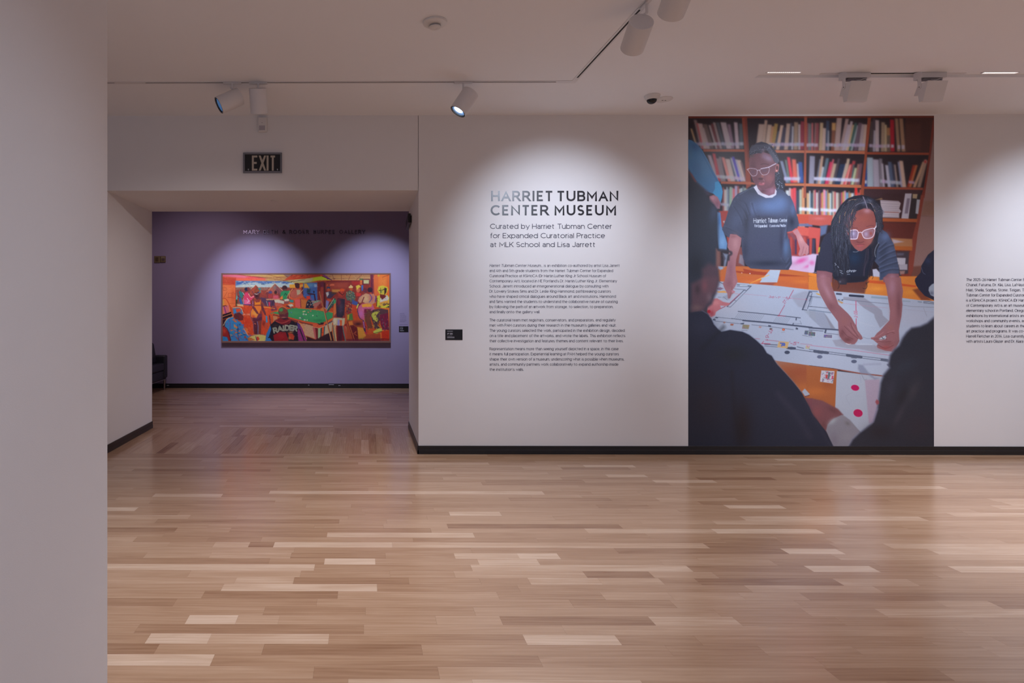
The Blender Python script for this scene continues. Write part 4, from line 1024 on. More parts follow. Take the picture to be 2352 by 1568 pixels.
# -- table
t(3); po([(560, 1300), (1080, 1300), (1900, 1360), (2340, 1430), (2340, 1700), (560, 1700)], (178, 98, 56), 1)
po([(930, 1385), (1080, 1400), (1060, 1345), (1300, 1395), (2340, 1500), (2340, 1530), (1200, 1450), (930, 1415)], (150, 62, 44), 1)
t(5); po([(500, -40), (2400, -40), (2400, 260), (500, 120)], (184, 96, 54), 1.5); po([(1700, 40), (2340, 60), (2340, 210), (1650, 130)], (178, 92, 56), 3)
bl(2150, 60, 200, 40, (196, 112, 56), .8); bl(1250, 60, 200, 30, (206, 112, 62), .8); po([(1400, 60), (1680, 70), (1600, 135), (1330, 100)], (140, 72, 64), 3)
t(4); po([(-20, 1420), (130, 1440), (130, 1600), (-20, 1600)], (206, 122, 52), 1); po([(-20, 1480), (130, 1510), (130, 1600), (-20, 1590)], (110, 54, 48), 2)
po([(1060, 1480), (1300, 1500), (1680, 1540), (2310, 1590), (2310, 1700), (1050, 1700)], (206, 128, 52), 1)
t(6); po([(-20, -40), (2310, -40), (2310, 470), (-20, 300)], (196, 118, 56), 1.5); po([(1090, 30), (1390, 55), (1960, 130), (1960, 165), (1390, 108), (1080, 80)], (186, 80, 44), 1.2)
po([(390, -40), (1100, -40), (1040, 180), (1010, 280), (420, 250)], (96, 52, 46), 3); bl(1250, 190, 160, 50, (214, 140, 62), .8); bl(1850, 250, 160, 60, (204, 132, 60), .8)
po([(1900, 210), (2010, 180), (2240, 400), (2060, 400)], (118, 62, 44), 3)
t(7); po([(1500, -60), (2400, -60), (2400, 1000), (2100, 800)], (148, 84, 58), 2); bl(2100, 200, 300, 120, (140, 74, 54), .8); bl(2150, 480, 200, 80, (168, 98, 58), .7)
t(8); po([(-60, 60), (520, 150), (480, 900), (300, 900), (-60, 760)], (152, 88, 56), 1.5); bl(100, 560, 220, 90, (172, 100, 58), .9); bl(330, 430, 120, 90, (140, 76, 52), .8)
# -- plan
t(5); po([(560, 60), (950, 78), (1700, 138), (2340, 214)], (160, 176, 206), .8)
PLAN = (157, 168, 198)
def gp(tile_, x, y): a = T[tile_]; return (a[0] + x / 8.041, a[1] + y / 8.041)
outline = [gp(5, 560, 48), gp(5, 950, 76), gp(5, 1700, 138), gp(5, 2332, 212), gp(6, 480, 238), gp(6, 1000, 285), gp(6, 1430, 322), gp(6, 2000, 398), gp(6, 2300, 418), gp(6, 2300, 1700), gp(8, 1480, 270), gp(8, 1350, 262), gp(8, 900, 212), gp(8, 430, 132), gp(8, 0, 78), gp(7, 1680, -8), gp(5, 500, 1100), gp(5, 440, 700)]
pic.tile(0, 0, 1.0); po(outline, PLAN, .7)
t(5); bl(900, 500, 500, 250, (165, 170, 196), .7); bl(1500, 400, 500, 200, (160, 172, 204), .6); bl(1500, 1400, 600, 200, (148, 160, 190), .6)
t(6); bl(700, 700, 500, 350, (166, 178, 206), .8); bl(1900, 700, 350, 200, (164, 168, 196), .6); bl(300, 1450, 400, 150, (160, 170, 200), .5)
# shadows lying in the photographed scene
SH = (134, 136, 160)
po([(620, 340), (1000, 355), (1130, 440), (1330, 590), (1350, 680), (1460, 780), (1300, 915), (1200, 720), (1190, 660), (1000, 545), (860, 420), (620, 385)], SH, 1.5, .85)
po([(-10, 600), (260, 630), (490, 950), (200, 900), (-10, 700)], (134, 142, 170), 1.5, .8); po([(265, 640), (320, 700), (470, 930), (400, 930)], (126, 128, 148), 2, .8)
po([(420, 1140), (600, 1120), (860, 1230), (1200, 1230), (1500, 1370), (1250, 1370), (900, 1300), (700, 1290), (480, 1250)], (138, 140, 164), 2, .8)
t(5); po([(1950, 320), (2200, 230), (2330, 240), (2220, 560), (2080, 520), (1990, 400)], (140, 144, 170), 3, .7); po([(660, 350), (780, 290), (900, 260), (860, 310), (800, 400), (700, 370)], (138, 146, 172), 2, .8); po([(2190, 600), (2400, 560), (2400, 800)], (140, 148, 172), 3, .7)
DK = (66, 74, 100); RED = (160, 62, 96)
def ls(tile_, pts, col=DK, w=1.0, a=1): t(tile_); li(pts, col, w, .5, a)
for pts, w in (([(950, 112), (1215, 140)], 1.4), ([(950, 140), (1200, 150)], .9), ([(1210, 140), (1120, 225)], 1.0), ([(1200, 152), (830, 525)], .9), ([(1080, 215), (765, 520)], 1.6), ([(1080, 215), (1115, 225)], .9), ([(900, 190), (1110, 212)], .7), ([(765, 520), (825, 528)], .9), ([(890, 402), (930, 410)], .8),
    ([(970, 608), (1440, 652), (2120, 728)], 1.7), ([(850, 738), (1060, 768)], 1.2), ([(1060, 775), (1600, 822), (2332, 905)], 3.4), ([(560, 712), (860, 745)], .8), ([(540, 785), (1050, 842)], .8), ([(560, 712), (500, 770)], .9), ([(1220, 855), (1520, 885), (1990, 945)], .8), ([(1990, 830), (1980, 850)], 2.2), ([(2045, 735), (2040, 765)], 2.6), ([(2110, 780), (2140, 840)], .5), ([(2140, 840), (2000, 830)], .5),
    ([(1460, 1215), (1690, 1228)], 1.6), ([(1460, 1245), (1700, 1268)], 1.0), ([(1890, 1288), (2332, 1352)], 1.2), ([(2060, 1262), (2180, 1290)], 1.4), ([(2290, 240), (2160, 575)], 2.8), ([(2332, 330), (2250, 560)], 1.3), ([(2150, 575), (2240, 582)], 1.6), ([(2280, 250), (2332, 255)], 1.6), ([(2290, 325), (2332, 330)], 1.0), ([(2265, 515), (2332, 518)], 1.0),
    ([(700, 340), (770, 400)], .5), ([(600, 345), (650, 345)], .6), ([(620, 60), (680, 95)], 1.2)): ls(5, pts, DK, w)
t(5); po([(1000, 115), (1150, 130), (1145, 142), (1000, 135)], (180, 194, 218), .6)
for a in ([(1010, 830), (1085, 815), (1070, 845), (1020, 845)], [(1530, 860), (1580, 868), (1570, 895), (1520, 888)], [(2040, 900), (2080, 920), (2070, 945), (2030, 938)], [(510, 745), (560, 755), (545, 778), (500, 770)], [(560, 710), (605, 715), (590, 735), (545, 730)]): po(a, DK, .6)
po([(1870, 1265), (1960, 1262), (2040, 1275), (2030, 1310), (1950, 1315), (1860, 1300)], DK, .6); el(1875, 1365, 50, 32, (62, 70, 96), .7)
for x in range(985, 1480, 33):
    yy = 632 + (x - 985) * .085; li([(x, yy), (x - 78, yy + 108)], (104, 114, 140), .55)
for x in range(1690, 1960, 30):
    yy = 705 + (x - 1690) * .09; li([(x, yy), (x - 75, yy + 110)], (104, 114, 140), .55)
for pts, w, c in (([(1070, 285), (1500, 325)], .7, (168, 130, 164)), ([(1790, 350), (2235, 392)], .7, (168, 120, 152)), ([(1990, 215), (1905, 370)], 1.3, RED), ([(1828, 495), (1716, 690)], 1.3, RED), ([(1700, 690), (1840, 694)], .8, (196, 60, 84)), ([(1000, 285), (800, 470)], 1.2, RED), ([(860, 270), (1000, 290)], .6, (190, 120, 140)), ([(730, 515), (560, 600)], 1.3, (150, 50, 76)),
    ([(1470, 1135), (1720, 1160)], .8, RED), ([(1280, 1110), (1370, 1118)], .8, RED), ([(2120, 1205), (2332, 1225)], .7, (160, 90, 122)), ([(1400, 1200), (1560, 1208)], 1.5, RED), ([(1440, 1160), (1410, 1200)], 1.2, RED), ([(2220, 370), (2240, 400)], .8, RED), ([(1905, 370), (1950, 360)], .7, RED)): ls(5, pts, c, w)
# dimension figures
def small_text(tile_, txt, x, y, cap, adv, ang, col, w=.8, sk=0):
    t(tile_); res_, tot = layout(txt, 16); c_, s_ = math.cos(math.radians(ang)), math.sin(math.radians(ang)); k = cap / 72.0
    kx_ = adv / max(tot, 1)
    for ch, gx, gw, sts in res_:
        for st in sts:
            q = []
            for u, v in st:
                X_, Y_ = (gx + u) * kx_ + v * k * sk, -v * k
                q.append((x + X_ * c_ - Y_ * s_, y + X_ * s_ + Y_ * c_))
            li(q, col, w, .45)
small_text(5, "36'-1\"", 1535, 352, 32, 205, 5, (162, 70, 104), .7, .3)
small_text(5, "27'-3\"", 1830, 472, 52, 130, -52, (158, 64, 102), .7)
small_text(5, "11'-6\"", 1560, 925, 60, 215, 119, (156, 56, 92), .9)
small_text(5, "'-5\"", 1905, 1215, 52, 165, 6, RED, 1.0, .3)
for (a, b, c_, d, col) in ((1040, 850, 1180, 935, (128, 122, 110)), (690, 795, 740, 830, (140, 100, 100)), (820, 835, 890, 870, (150, 84, 74)), (1545, 915, 1605, 945, (90, 84, 100)), (1345, 880, 1410, 915, (176, 140, 140)), (2190, 960, 2340, 1040, (88, 96, 118)), (2210, 1235, 2300, 1300, (170, 150, 146))):
    t(5); po([(a + 15, b), (c_, b + 8), (c_ - 18, d), (a, d - 8)], col, .8)
    for k in range(7): el(pr_.uniform(a + 15, c_ - 15), pr_.uniform(b + 10, d - 10), 9, 7, [v + pr_.uniform(-45, 45) for v in col], .8)
li([(1035, 955), (1140, 962)], (110, 118, 142), 1); li([(2160, 1050), (2332, 1080)], (112, 120, 146), 1.4); el(1808, 944, 27, 22, (176, 82, 60), .8); el(1808, 944, 9, 8, (200, 150, 130), .6); li([(1770, 995), (1830, 990)], (130, 136, 158), .8)
po([(1722, 1160), (1908, 1172), (1880, 1292), (1690, 1270)], (182, 154, 116), .7)
for k in range(16): el(pr_.uniform(1750, 1850), pr_.uniform(1180, 1255), 16, 10, (72 + pr_.uniform(-10, 30), 94, 176), .8)
po([(575, 180), (640, 160), (700, 185), (640, 215), (590, 205)], (120, 100, 130), 1); po([(570, 240), (720, 225), (770, 265), (600, 262)], (204, 150, 90), 1)
for pts, w, c in (([(-10, 235), (140, 240)], 2.4, (106, 118, 148)), ([(500, 283), (580, 290)], 4, (60, 66, 92)), ([(740, 315), (985, 332)], 5, (44, 50, 74)), ([(1150, 345), (1430, 368)], 4.6, (130, 148, 176)), ([(1720, 415), (1850, 425)], 3, (140, 154, 180)), ([(2000, 430), (2060, 436)], 2.6, (120, 134, 160)), ([(2100, 430), (2200, 428), (2292, 450)], 1.3, (70, 78, 102)), ([(2100, 450), (2292, 470)], 1.3, (80, 88, 112)),
    ([(-10, 328), (200, 348)], 1, DK), ([(45, 275), (-10, 420)], 1.4, DK), ([(50, 350), (15, 490)], .6, DK), ([(50, 355), (230, 372)], .5, (120, 130, 156)), ([(-10, 515), (330, 548)], 1.1, DK), ([(-10, 580), (390, 632)], 2.6, (118, 132, 160)),
    ([(600, 385), (860, 412), (1450, 470)], .9, (92, 98, 122)), ([(1710, 492), (1900, 520), (2292, 532)], .9, (120, 124, 150)), ([(2100, 550), (2160, 700)], .6, (126, 130, 154)), ([(1750, 570), (2292, 625)], .5, (150, 144, 172)),
    ([(620, 460), (830, 482), (1250, 525), (1430, 545)], .6, (172, 130, 160)), ([(852, 415), (854, 600)], 1.6, (178, 70, 112)), ([(858, 742), (856, 890)], 1.5, (182, 50, 92)), ([(-10, 910), (530, 950)], 3.4, (72, 80, 106)), ([(-10, 948), (250, 972)], 1.2, DK), ([(300, 940), (285, 1000)], 3.6, (68, 76, 102)), ([(300, 1010), (530, 1035)], 1.2, (96, 102, 128)),
    ([(20, 1238), (800, 1325), (1300, 1395), (1480, 1418)], .9, (176, 96, 132)), ([(-10, 1308), (700, 1400), (1000, 1440), (1450, 1492)], 1.1, DK), ([(-10, 1345), (700, 1432), (1000, 1475), (1440, 1528)], 1.1, DK), ([(90, 1345), (330, 1372)], 6.5, (76, 84, 110)), ([(695, 1418), (948, 1452)], 6.5, (76, 84, 110)), ([(1325, 1502), (1440, 1518)], 5, (86, 94, 120)),
    ([(980, 1082), (1060, 1108), (1200, 1112)], 1.3, (128, 140, 170)), ([(880, 1210), (1150, 1220)], .8, (190, 198, 220)), ([(900, 800), (1210, 890)], .6, (176, 182, 206))): ls(6, pts, c, w)
t(6); po([(520, 385), (615, 390), (615, 412), (530, 405)], DK, .6); po([(545, 388), (590, 392), (588, 404), (550, 402)], (160, 172, 200), .5); po([(500, 400), (620, 440), (600, 468), (530, 430)], (172, 134, 96), 1); po([(110, 270), (180, 285), (200, 315), (130, 290)], (196, 150, 60), .8)
el(185, 1447, 50, 32, (92, 100, 132), .8); el(817, 1532, 52, 32, (84, 92, 122), .8); po([(140, 1370), (240, 1385), (235, 1395), (150, 1385)], (84, 92, 118), .7); po([(760, 1455), (870, 1465), (865, 1478), (770, 1470)], (84, 92, 118), .7)
small_text(6, "20'-1\"", 818, 600, 60, 120, 90, (186, 78, 120), .8)
for (a, b, c_, d, col) in ((-20, 985, 105, 1065, (92, 100, 116)), (260, 1035, 415, 1100, (110, 108, 138))):
    po([(a - 8, b - 8), (c_ + 12, b + 2), (c_ + 5, d + 12), (a - 12, d + 2)], (176, 184, 206), .7); po([(a, b), (c_, b + 6), (c_ - 4, d), (a - 4, d - 8)], col, .6)
    for k in range(9): el(pr_.uniform(a + 12, c_ - 12), pr_.uniform(b + 12, d - 12), 10, 9, [v + pr_.uniform(-40, 40) for v in col], .8)
# -- sheet with magenta dots, photo card, cuff and arm
t(8); po([(500, 180), (950, 236), (1400, 285), (1330, 700), (1150, 1200), (950, 1320), (600, 1020), (468, 880)], (154, 162, 187), .8); po([(1015, 345), (1290, 330), (1290, 600), (1200, 1130), (1090, 1140), (1050, 700)], (152, 140, 168), 2)
po([(430, 128), (900, 208), (1360, 262), (1360, 282), (900, 232), (500, 158)], (134, 80, 76), 1); li([(-10, 78), (420, 130), (560, 158)], (60, 50, 70), .9)
po([(900, 60), (980, 70), (1080, 200), (1200, 300), (1280, 310), (1200, 340), (1060, 240), (940, 230), (890, 140)], (118, 126, 158), 3, .8); li([(1000, 60), (1300, 50)], (140, 146, 180), 4, 2, .7); li([(960, 250), (1010, 350), (1050, 330)], (130, 136, 160), 1.2)
li([(930, 260), (945, 400)], (136, 146, 182), .8); li([(800, 570), (700, 620), (672, 680), (740, 800)], (142, 146, 172), .6, smooth=True)
el(838, 490, 80, 57, (214, 150, 190), 1.2, .5, 12); el(838, 490, 76, 54, (166, 20, 88), .7, 1, 12); el(892, 957, 92, 76, (210, 150, 188), 1.2, .5, 15); el(892, 957, 86, 70, (166, 24, 84), .7, 1, 15)
po([(215, 170), (460, 183), (427, 412), (190, 378)], (172, 172, 194), .7)
for k in range(60): el(pr_.uniform(225, 435), pr_.uniform(190, 385), pr_.uniform(6, 14), pr_.uniform(5, 12), pr_.choice([(90, 84, 120), (120, 118, 140), (160, 60, 90), (100, 130, 140), (190, 190, 205), (150, 90, 150)]), .8)
po([(300, 245), (330, 245), (325, 320), (298, 315)], (168, 62, 60), .7); po([(345, 200), (385, 205), (360, 330), (330, 325)], (84, 100, 112), .8); po([(410, 270), (430, 270), (425, 330), (405, 325)], (182, 50, 84), .7)
# blurred foreground child's elbow
t(8); po([(-40, 690), (60, 690), (240, 730), (370, 800), (520, 880), (620, 990), (500, 1120), (320, 1320), (180, 1150), (-20, 850)], (110, 70, 80), 2.5); bl(120, 950, 100, 120, (124, 72, 80), .8, 40); bl(420, 900, 120, 50, (92, 58, 66), .8, 30); bl(260, 1180, 60, 80, (96, 60, 66), .7)
po([(300, 1280), (330, 1170), (440, 1060), (590, 990), (640, 1010), (740, 1080), (940, 1310), (800, 1450), (700, 1600), (440, 1600), (360, 1420)], (124, 122, 140), 1.8, smooth=False); bl(420, 1110, 100, 50, (150, 156, 174), .8, -35); bl(700, 1150, 60, 40, (106, 102, 112), .8, 30); bl(450, 1450, 80, 140, (112, 106, 126), .6); bl(700, 1400, 120, 90, (134, 132, 148), .5)
t(7); po([(2150, 560), (2200, 505), (2260, 570), (2295, 610), (2240, 650), (2200, 640)], (150, 158, 184), 1.2); li([(2210, 650), (2280, 630)], (84, 40, 40), 1.5, 1); po([(2210, 680), (2340, 690), (2340, 900), (2260, 800)], (112, 68, 80), 2)
# -- blue sleeve of the adult at the left
t(1); po([(40, 485), (110, 500), (210, 575), (310, 690), (410, 860), (500, 1050), (600, 1230), (655, 1330), (680, 1450), (665, 1568), (640, 1680), (600, 1600), (540, 1500), (350, 1440), (180, 1290), (40, 1080)], (60, 108, 162), .9)
bl(160, 620, 110, 90, (48, 84, 136), .8, 40); bl(330, 1050, 130, 220, (66, 118, 172), .7, -30); bl(200, 1000, 120, 160, (58, 100, 156), .7, -30); li([(280, 700), (400, 920), (520, 1150), (590, 1250)], (38, 86, 140), 2, 1.2, .7, smooth=True); bl(90, 720, 50, 130, (70, 108, 150), .5)
po([(540, 1270), (600, 1260), (660, 1340), (685, 1450), (670, 1568), (640, 1680), (590, 1580), (500, 1470), (540, 1400)], (62, 138, 198), 1); po([(45, 1060), (200, 1270), (350, 1400), (480, 1500), (300, 1560), (45, 1200)], (66, 60, 84), 5); po([(48, 1060), (110, 1120), (200, 1270), (160, 1280), (48, 1120)], (150, 76, 84), 2)
t(3); po([(440, 10), (520, -20), (590, 20), (640, 120), (630, 240), (580, 240), (520, 160), (430, 110)], (152, 106, 126), 2); bl(590, 140, 50, 60, (140, 78, 98), .7); bl(500, 40, 50, 40, (172, 132, 152), .7)
po([(580, 300), (640, 310), (665, 560), (700, 660), (770, 880), (755, 1010), (610, 1010), (570, 600)], (90, 128, 182), 1.5); bl(680, 850, 60, 120, (112, 152, 204), .8); bl(620, 450, 30, 120, (60, 104, 170), .9)
# -- standing girl
t(1); po([(1640, 1080), (1740, 940), (1790, 1150), (1830, 1350), (1800, 1440), (1700, 1410), (1640, 1300)], (46, 50, 66), .9)
for k in range(70):
    x, y = pr_.uniform(1660, 1800), pr_.uniform(1080, 1400)
    if x < 1650 + (y - 900) * .33: el(x, y, pr_.uniform(4, 9), pr_.uniform(6, 14), pr_.choice([(96, 108, 138), (36, 40, 54), (150, 160, 190), (70, 80, 104)]), .6, .8, 30)
FACE = (106, 72, 86)
po([(1195, 770), (1300, 740), (1430, 720), (1560, 760), (1650, 900), (1710, 930), (1725, 990), (1710, 1080), (1650, 1100), (1645, 1300), (1690, 1450), (1560, 1530), (1440, 1500), (1400, 1440), (1320, 1370), (1240, 1240), (1200, 1140), (1172, 1000), (1172, 860)], FACE, .8)
bl(1520, 830, 110, 60, (140, 120, 152), .95, 30); bl(1460, 790, 60, 50, (126, 104, 132), .8); bl(1250, 950, 60, 110, (92, 62, 74), .8); bl(1540, 1200, 90, 90, (136, 88, 98), .85); bl(1300, 1230, 60, 80, (92, 58, 70), .7); bl(1580, 1420, 80, 60, (142, 100, 122), .7); bl(1430, 1440, 50, 30, (92, 62, 70), .8); bl(1220, 790, 60, 30, (84, 74, 80), .8); bl(1590, 1330, 50, 80, (124, 84, 98), .6)
po([(1330, 1330), (1400, 1400), (1440, 1400), (1560, 1330), (1640, 1200), (1645, 1300), (1560, 1430), (1480, 1500), (1420, 1460)], (92, 62, 76), 1.6, .55)
li([(1390, 950), (1450, 935), (1530, 950)], (66, 46, 58), 1.3, .8, .8, True); li([(1200, 970), (1290, 990)], (70, 48, 60), 1.1, .8, .7)
el(1385, 1215, 45, 22, (70, 46, 56), 1.2, .85); bl(1420, 1160, 26, 30, (150, 96, 92), .8); li([(1430, 1225), (1455, 1255)], (170, 130, 142), .8, .7, .6)
po([(1340, 1300), (1370, 1280), (1400, 1290), (1460, 1280), (1470, 1300), (1440, 1330), (1390, 1335), (1350, 1325)], (152, 86, 104), .9); li([(1345, 1305), (1465, 1298)], (78, 48, 62), .8, .6, .9); bl(1435, 1300, 22, 12, (186, 128, 144), .8)
po([(1660, 1000), (1690, 930), (1725, 950), (1715, 1060), (1690, 1095), (1655, 1080)], (160, 104, 112), .9); el(1690, 1010, 18, 40, (66, 40, 48), .8, .9); el(1680, 1065, 10, 9, (220, 170, 170), .7)
po([(1172, 720), (1210, 640), (1300, 555), (1400, 528), (1500, 555), (1600, 620), (1670, 720), (1720, 830), (1735, 910), (1700, 930), (1640, 900), (1590, 800), (1530, 700), (1450, 690), (1400, 745), (1330, 740), (1200, 775), (1175, 760)], (58, 60, 78), .9)
for k in range(15):
    a0 = 1185 + k * 26; li([(a0, 720 - k * 4), (a0 + 18, 650 - k * 3), (a0 + 50, 590 - k * 1)], (122, 130, 162), .8, .5, .8, True)
    li([(a0 + 12, 724 - k * 4), (a0 + 30, 655 - k * 3), (a0 + 62, 592 - k * 1)], (34, 36, 50), .9, .5, .8, True)
for k in range(16):
    x = 1520 + k * 12; y = 620 + k * 17; li([(x - 20, y + 60), (x + 10, y + 20), (x + 20, y - 10)], (136, 146, 180), .9, .5, .75, True); li([(x - 5, y + 70), (x + 22, y + 30)], (30, 34, 48), .9, .5, .8)
bl(1430, 700, 40, 50, (128, 112, 136), .6)
for k in range(130):
    u_ = pr_.random(); x = 1185 + u_ * 520; y = 740 - math.sin(u_ * 2.6) * 170 + (u_ * u_) * 190 + pr_.uniform(0, 1) ** 1.3 * (90 if u_ < .5 else 60) * (1 if u_ < .5 else -.2)
    el(x, y, 7, 4, pr_.choice([(136, 144, 174), (28, 30, 42), (96, 104, 130), (40, 42, 56)]), .5, .7, -50 + u_ * 90)
GL = (188, 178, 208)
li([(1155, 1045), (1185, 1020), (1290, 1032), (1322, 1060), (1312, 1135), (1270, 1160), (1220, 1152), (1155, 1060), (1135, 1042), (1185, 1018)], GL, .9, .5, 1, True); li([(1322, 1065), (1350, 1050), (1372, 1060)], GL, 1.1)
li([(1372, 1055), (1395, 1030), (1535, 1005), (1538, 1080), (1500, 1130), (1425, 1142), (1380, 1090), (1370, 1055)], GL, .9, .5, 1, True); li([(1395, 1028), (1530, 1000), (1600, 965), (1665, 935)], (196, 190, 222), 1.8, .5, 1, True); bl(1460, 1060, 60, 40, (92, 76, 100), .6); bl(1240, 1090, 50, 40, (86, 70, 94), .5)

# tee
TEE = (62, 68, 94)
pts = [gp(1, 1300, 1325), gp(1, 1180, 1390), gp(1, 960, 1490), gp(3, 880, 50), gp(3, 805, 220), gp(3, 740, 440), gp(3, 672, 620), gp(3, 730, 720), gp(3, 800, 775), gp(3, 860, 700), gp(3, 950, 720), gp(3, 1030, 775), gp(3, 1040, 1000), gp(3, 1060, 1150), gp(3, 1110, 1270), gp(3, 1200, 1342), gp(3, 1450, 1362), gp(3, 1900, 1370), gp(3, 1965, 1250), gp(3, 1950, 1000), gp(3, 1900, 800), gp(3, 1868, 670), gp(3, 1960, 655), gp(3, 2085, 560), gp(3, 2092, 500), gp(3, 2040, 300), gp(3, 1990, 130), gp(3, 1930, 0), gp(1, 1900, 1530), gp(1, 1800, 1430), gp(1, 1680, 1380), gp(1, 1660, 1480), gp(1, 1560, 1530), gp(1, 1450, 1500), gp(1, 1360, 1420)]
pic.tile(0, 0, 1.0); po(pts, TEE, .7)
t(3); bl(1560, 190, 330, 170, (88, 110, 160), .95); bl(1750, 120, 160, 160, (92, 116, 168), .7); bl(1250, 250, 60, 120, (84, 100, 146), .7); bl(1460, 420, 250, 60, (56, 58, 80), .8); bl(1400, 900, 300, 200, (62, 66, 96), .6); bl(1850, 950, 70, 200, (80, 104, 150), .8); bl(1770, 800, 40, 250, (48, 50, 74), .8)
bl(930, 450, 120, 200, (70, 80, 112), .8, 20); bl(1120, 500, 50, 250, (46, 50, 68), .8); bl(1960, 480, 60, 110, (36, 42, 62), .9); bl(1980, 250, 50, 120, (78, 98, 146), .7); bl(1500, 1250, 350, 60, (36, 42, 62), .8); bl(1100, 1000, 60, 200, (44, 48, 70), .7)
for a in ([(900, 100), (1050, 250), (1120, 420)], [(860, 180), (980, 360), (1040, 520)], [(960, 30), (1080, 130), (1160, 330)], [(720, 560), (900, 640), (1040, 740)], [(1870, 380), (1860, 560), (1830, 760)], [(1200, 120), (1260, 320), (1330, 360)], [(1760, 1150), (1840, 1240), (1900, 1150)], [(1850, 1330), (1920, 1240)]):
    li(a, (86, 98, 134), 1.6, 1.6, .5, True); li([(x + 26, y + 22) for x, y in a], (42, 46, 64), 2.2, 2.2, .5, True)
t(1); li([(1000, 1500), (1150, 1420), (1290, 1350)], (120, 136, 170), .9, .7, .6); bl(1230, 1440, 120, 60, (52, 58, 76), .8)
po([(1255, 1372), (1312, 1328), (1340, 1400), (1420, 1480), (1540, 1525), (1640, 1490), (1655, 1400), (1682, 1440), (1672, 1510), (1600, 1562), (1480, 1566), (1340, 1500)], (186, 188, 216), .8)
po([(1312, 1330), (1340, 1400), (1420, 1480), (1540, 1525), (1640, 1490), (1655, 1400), (1600, 1380), (1480, 1400), (1400, 1400)], (122, 84, 106), 1.2, .85); bl(1430, 1440, 60, 40, (84, 56, 66), .8)
t(1); bl(1600, 1440, 50, 50, (146, 108, 134), .7)
small_text(3, "Harriet", 1258, 498, 78, 232, 0, (196, 206, 232), .95); small_text(3, "Tubman", 1525, 490, 72, 178, 0, (192, 202, 230), .85); small_text(3, "Center", 1735, 482, 60, 138, 0, (188, 200, 228), .8)
small_text(3, "for", 1275, 575, 46, 52, 0, (186, 196, 226), .75); small_text(3, "Expanded", 1342, 580, 44, 160, -1, (186, 196, 226), .8); small_text(3, "Curatorial", 1548, 576, 38, 180, -1, (182, 192, 224), .75); small_text(3, "Practice", 1750, 572, 46, 98, 0, (178, 190, 222), .7)
# arms
pts = [gp(3, 822, 705), gp(3, 940, 718), gp(3, 1030, 778), gp(3, 1020, 900), gp(3, 970, 1050), gp(3, 935, 1170), gp(3, 920, 1350), gp(3, 950, 1530), gp(5, 962, 60), gp(5, 900, 170), gp(5, 868, 215), gp(5, 912, 240), gp(5, 850, 300), gp(5, 822, 368), gp(5, 780, 372), gp(5, 770, 280), gp(5, 722, 190), gp(5, 682, 90), gp(3, 720, 1568), gp(3, 755, 1350), gp(3, 790, 1150), gp(3, 800, 1000), gp(3, 775, 950), gp(3, 800, 800)]
pic.tile(0, 0, 1.0); po(pts, (146, 102, 116), .8)
t(3); bl(920, 880, 70, 150, (166, 124, 136), .8); bl(830, 1350, 50, 200, (128, 86, 104), .8); bl(880, 750, 60, 30, (128, 84, 96), .7); t(5); bl(800, 90, 80, 110, (126, 84, 98), .8); bl(900, 60, 30, 90, (158, 114, 130), .6); li([(860, 150), (840, 260), (810, 350)], (104, 66, 78), 1, .8, .6); po([(845, 215), (915, 235), (905, 262), (850, 262)], (170, 118, 138), 1)
t(3); po([(1975, 655), (2065, 610), (2115, 700), (2200, 850), (2275, 930), (2272, 1060), (2232, 1102), (2200, 1075), (2150, 1110), (2100, 1112), (2082, 1080), (2112, 980), (2075, 850), (2040, 740)], (166, 116, 130), .9); bl(2130, 800, 50, 90, (190, 140, 150), .8, -25); bl(2230, 980, 30, 60, (180, 126, 138), .7); li([(2180, 940), (2160, 1040), (2130, 1100)], (116, 68, 84), .9, .7, .7); li([(2230, 960), (2215, 1060)], (122, 74, 88), .8, .6, .7); po([(1900, 690), (1980, 670), (2050, 790), (2010, 830), (1960, 760)], (110, 70, 86), 2, .8)
po([(1560, 1368), (1752, 1372), (1700, 1568), (1690, 1600), (1370, 1600), (1400, 1550), (1500, 1440)], (162, 176, 205), .9); li([(1300, 1565), (1420, 1510), (1540, 1465)], (212, 160, 84), 1.6); t(5); li([(1180, 98), (1280, 50), (1400, 8)], (206, 142, 66), 1.8); po([(1390, -10), (1700, -10), (1680, 68), (1560, 55), (1430, 40)], (160, 174, 204), .9)
t(3); el(1188, 1437, 9, 9, (230, 220, 230), .6); el(1037, 1425, 8, 8, (220, 190, 190), .6)
# hand of the child at the left edge
t(5); po([(480, 380), (580, 365), (690, 430), (810, 455), (815, 480), (760, 510), (640, 500), (650, 545), (560, 620), (540, 680), (460, 720), (400, 620), (400, 480)], (172, 106, 120), 1.6); bl(560, 450, 80, 50, (190, 128, 138), .7); bl(480, 640, 50, 60, (150, 62, 80), .9); el(430, 610, 32, 30, (150, 32, 52), 1.4)
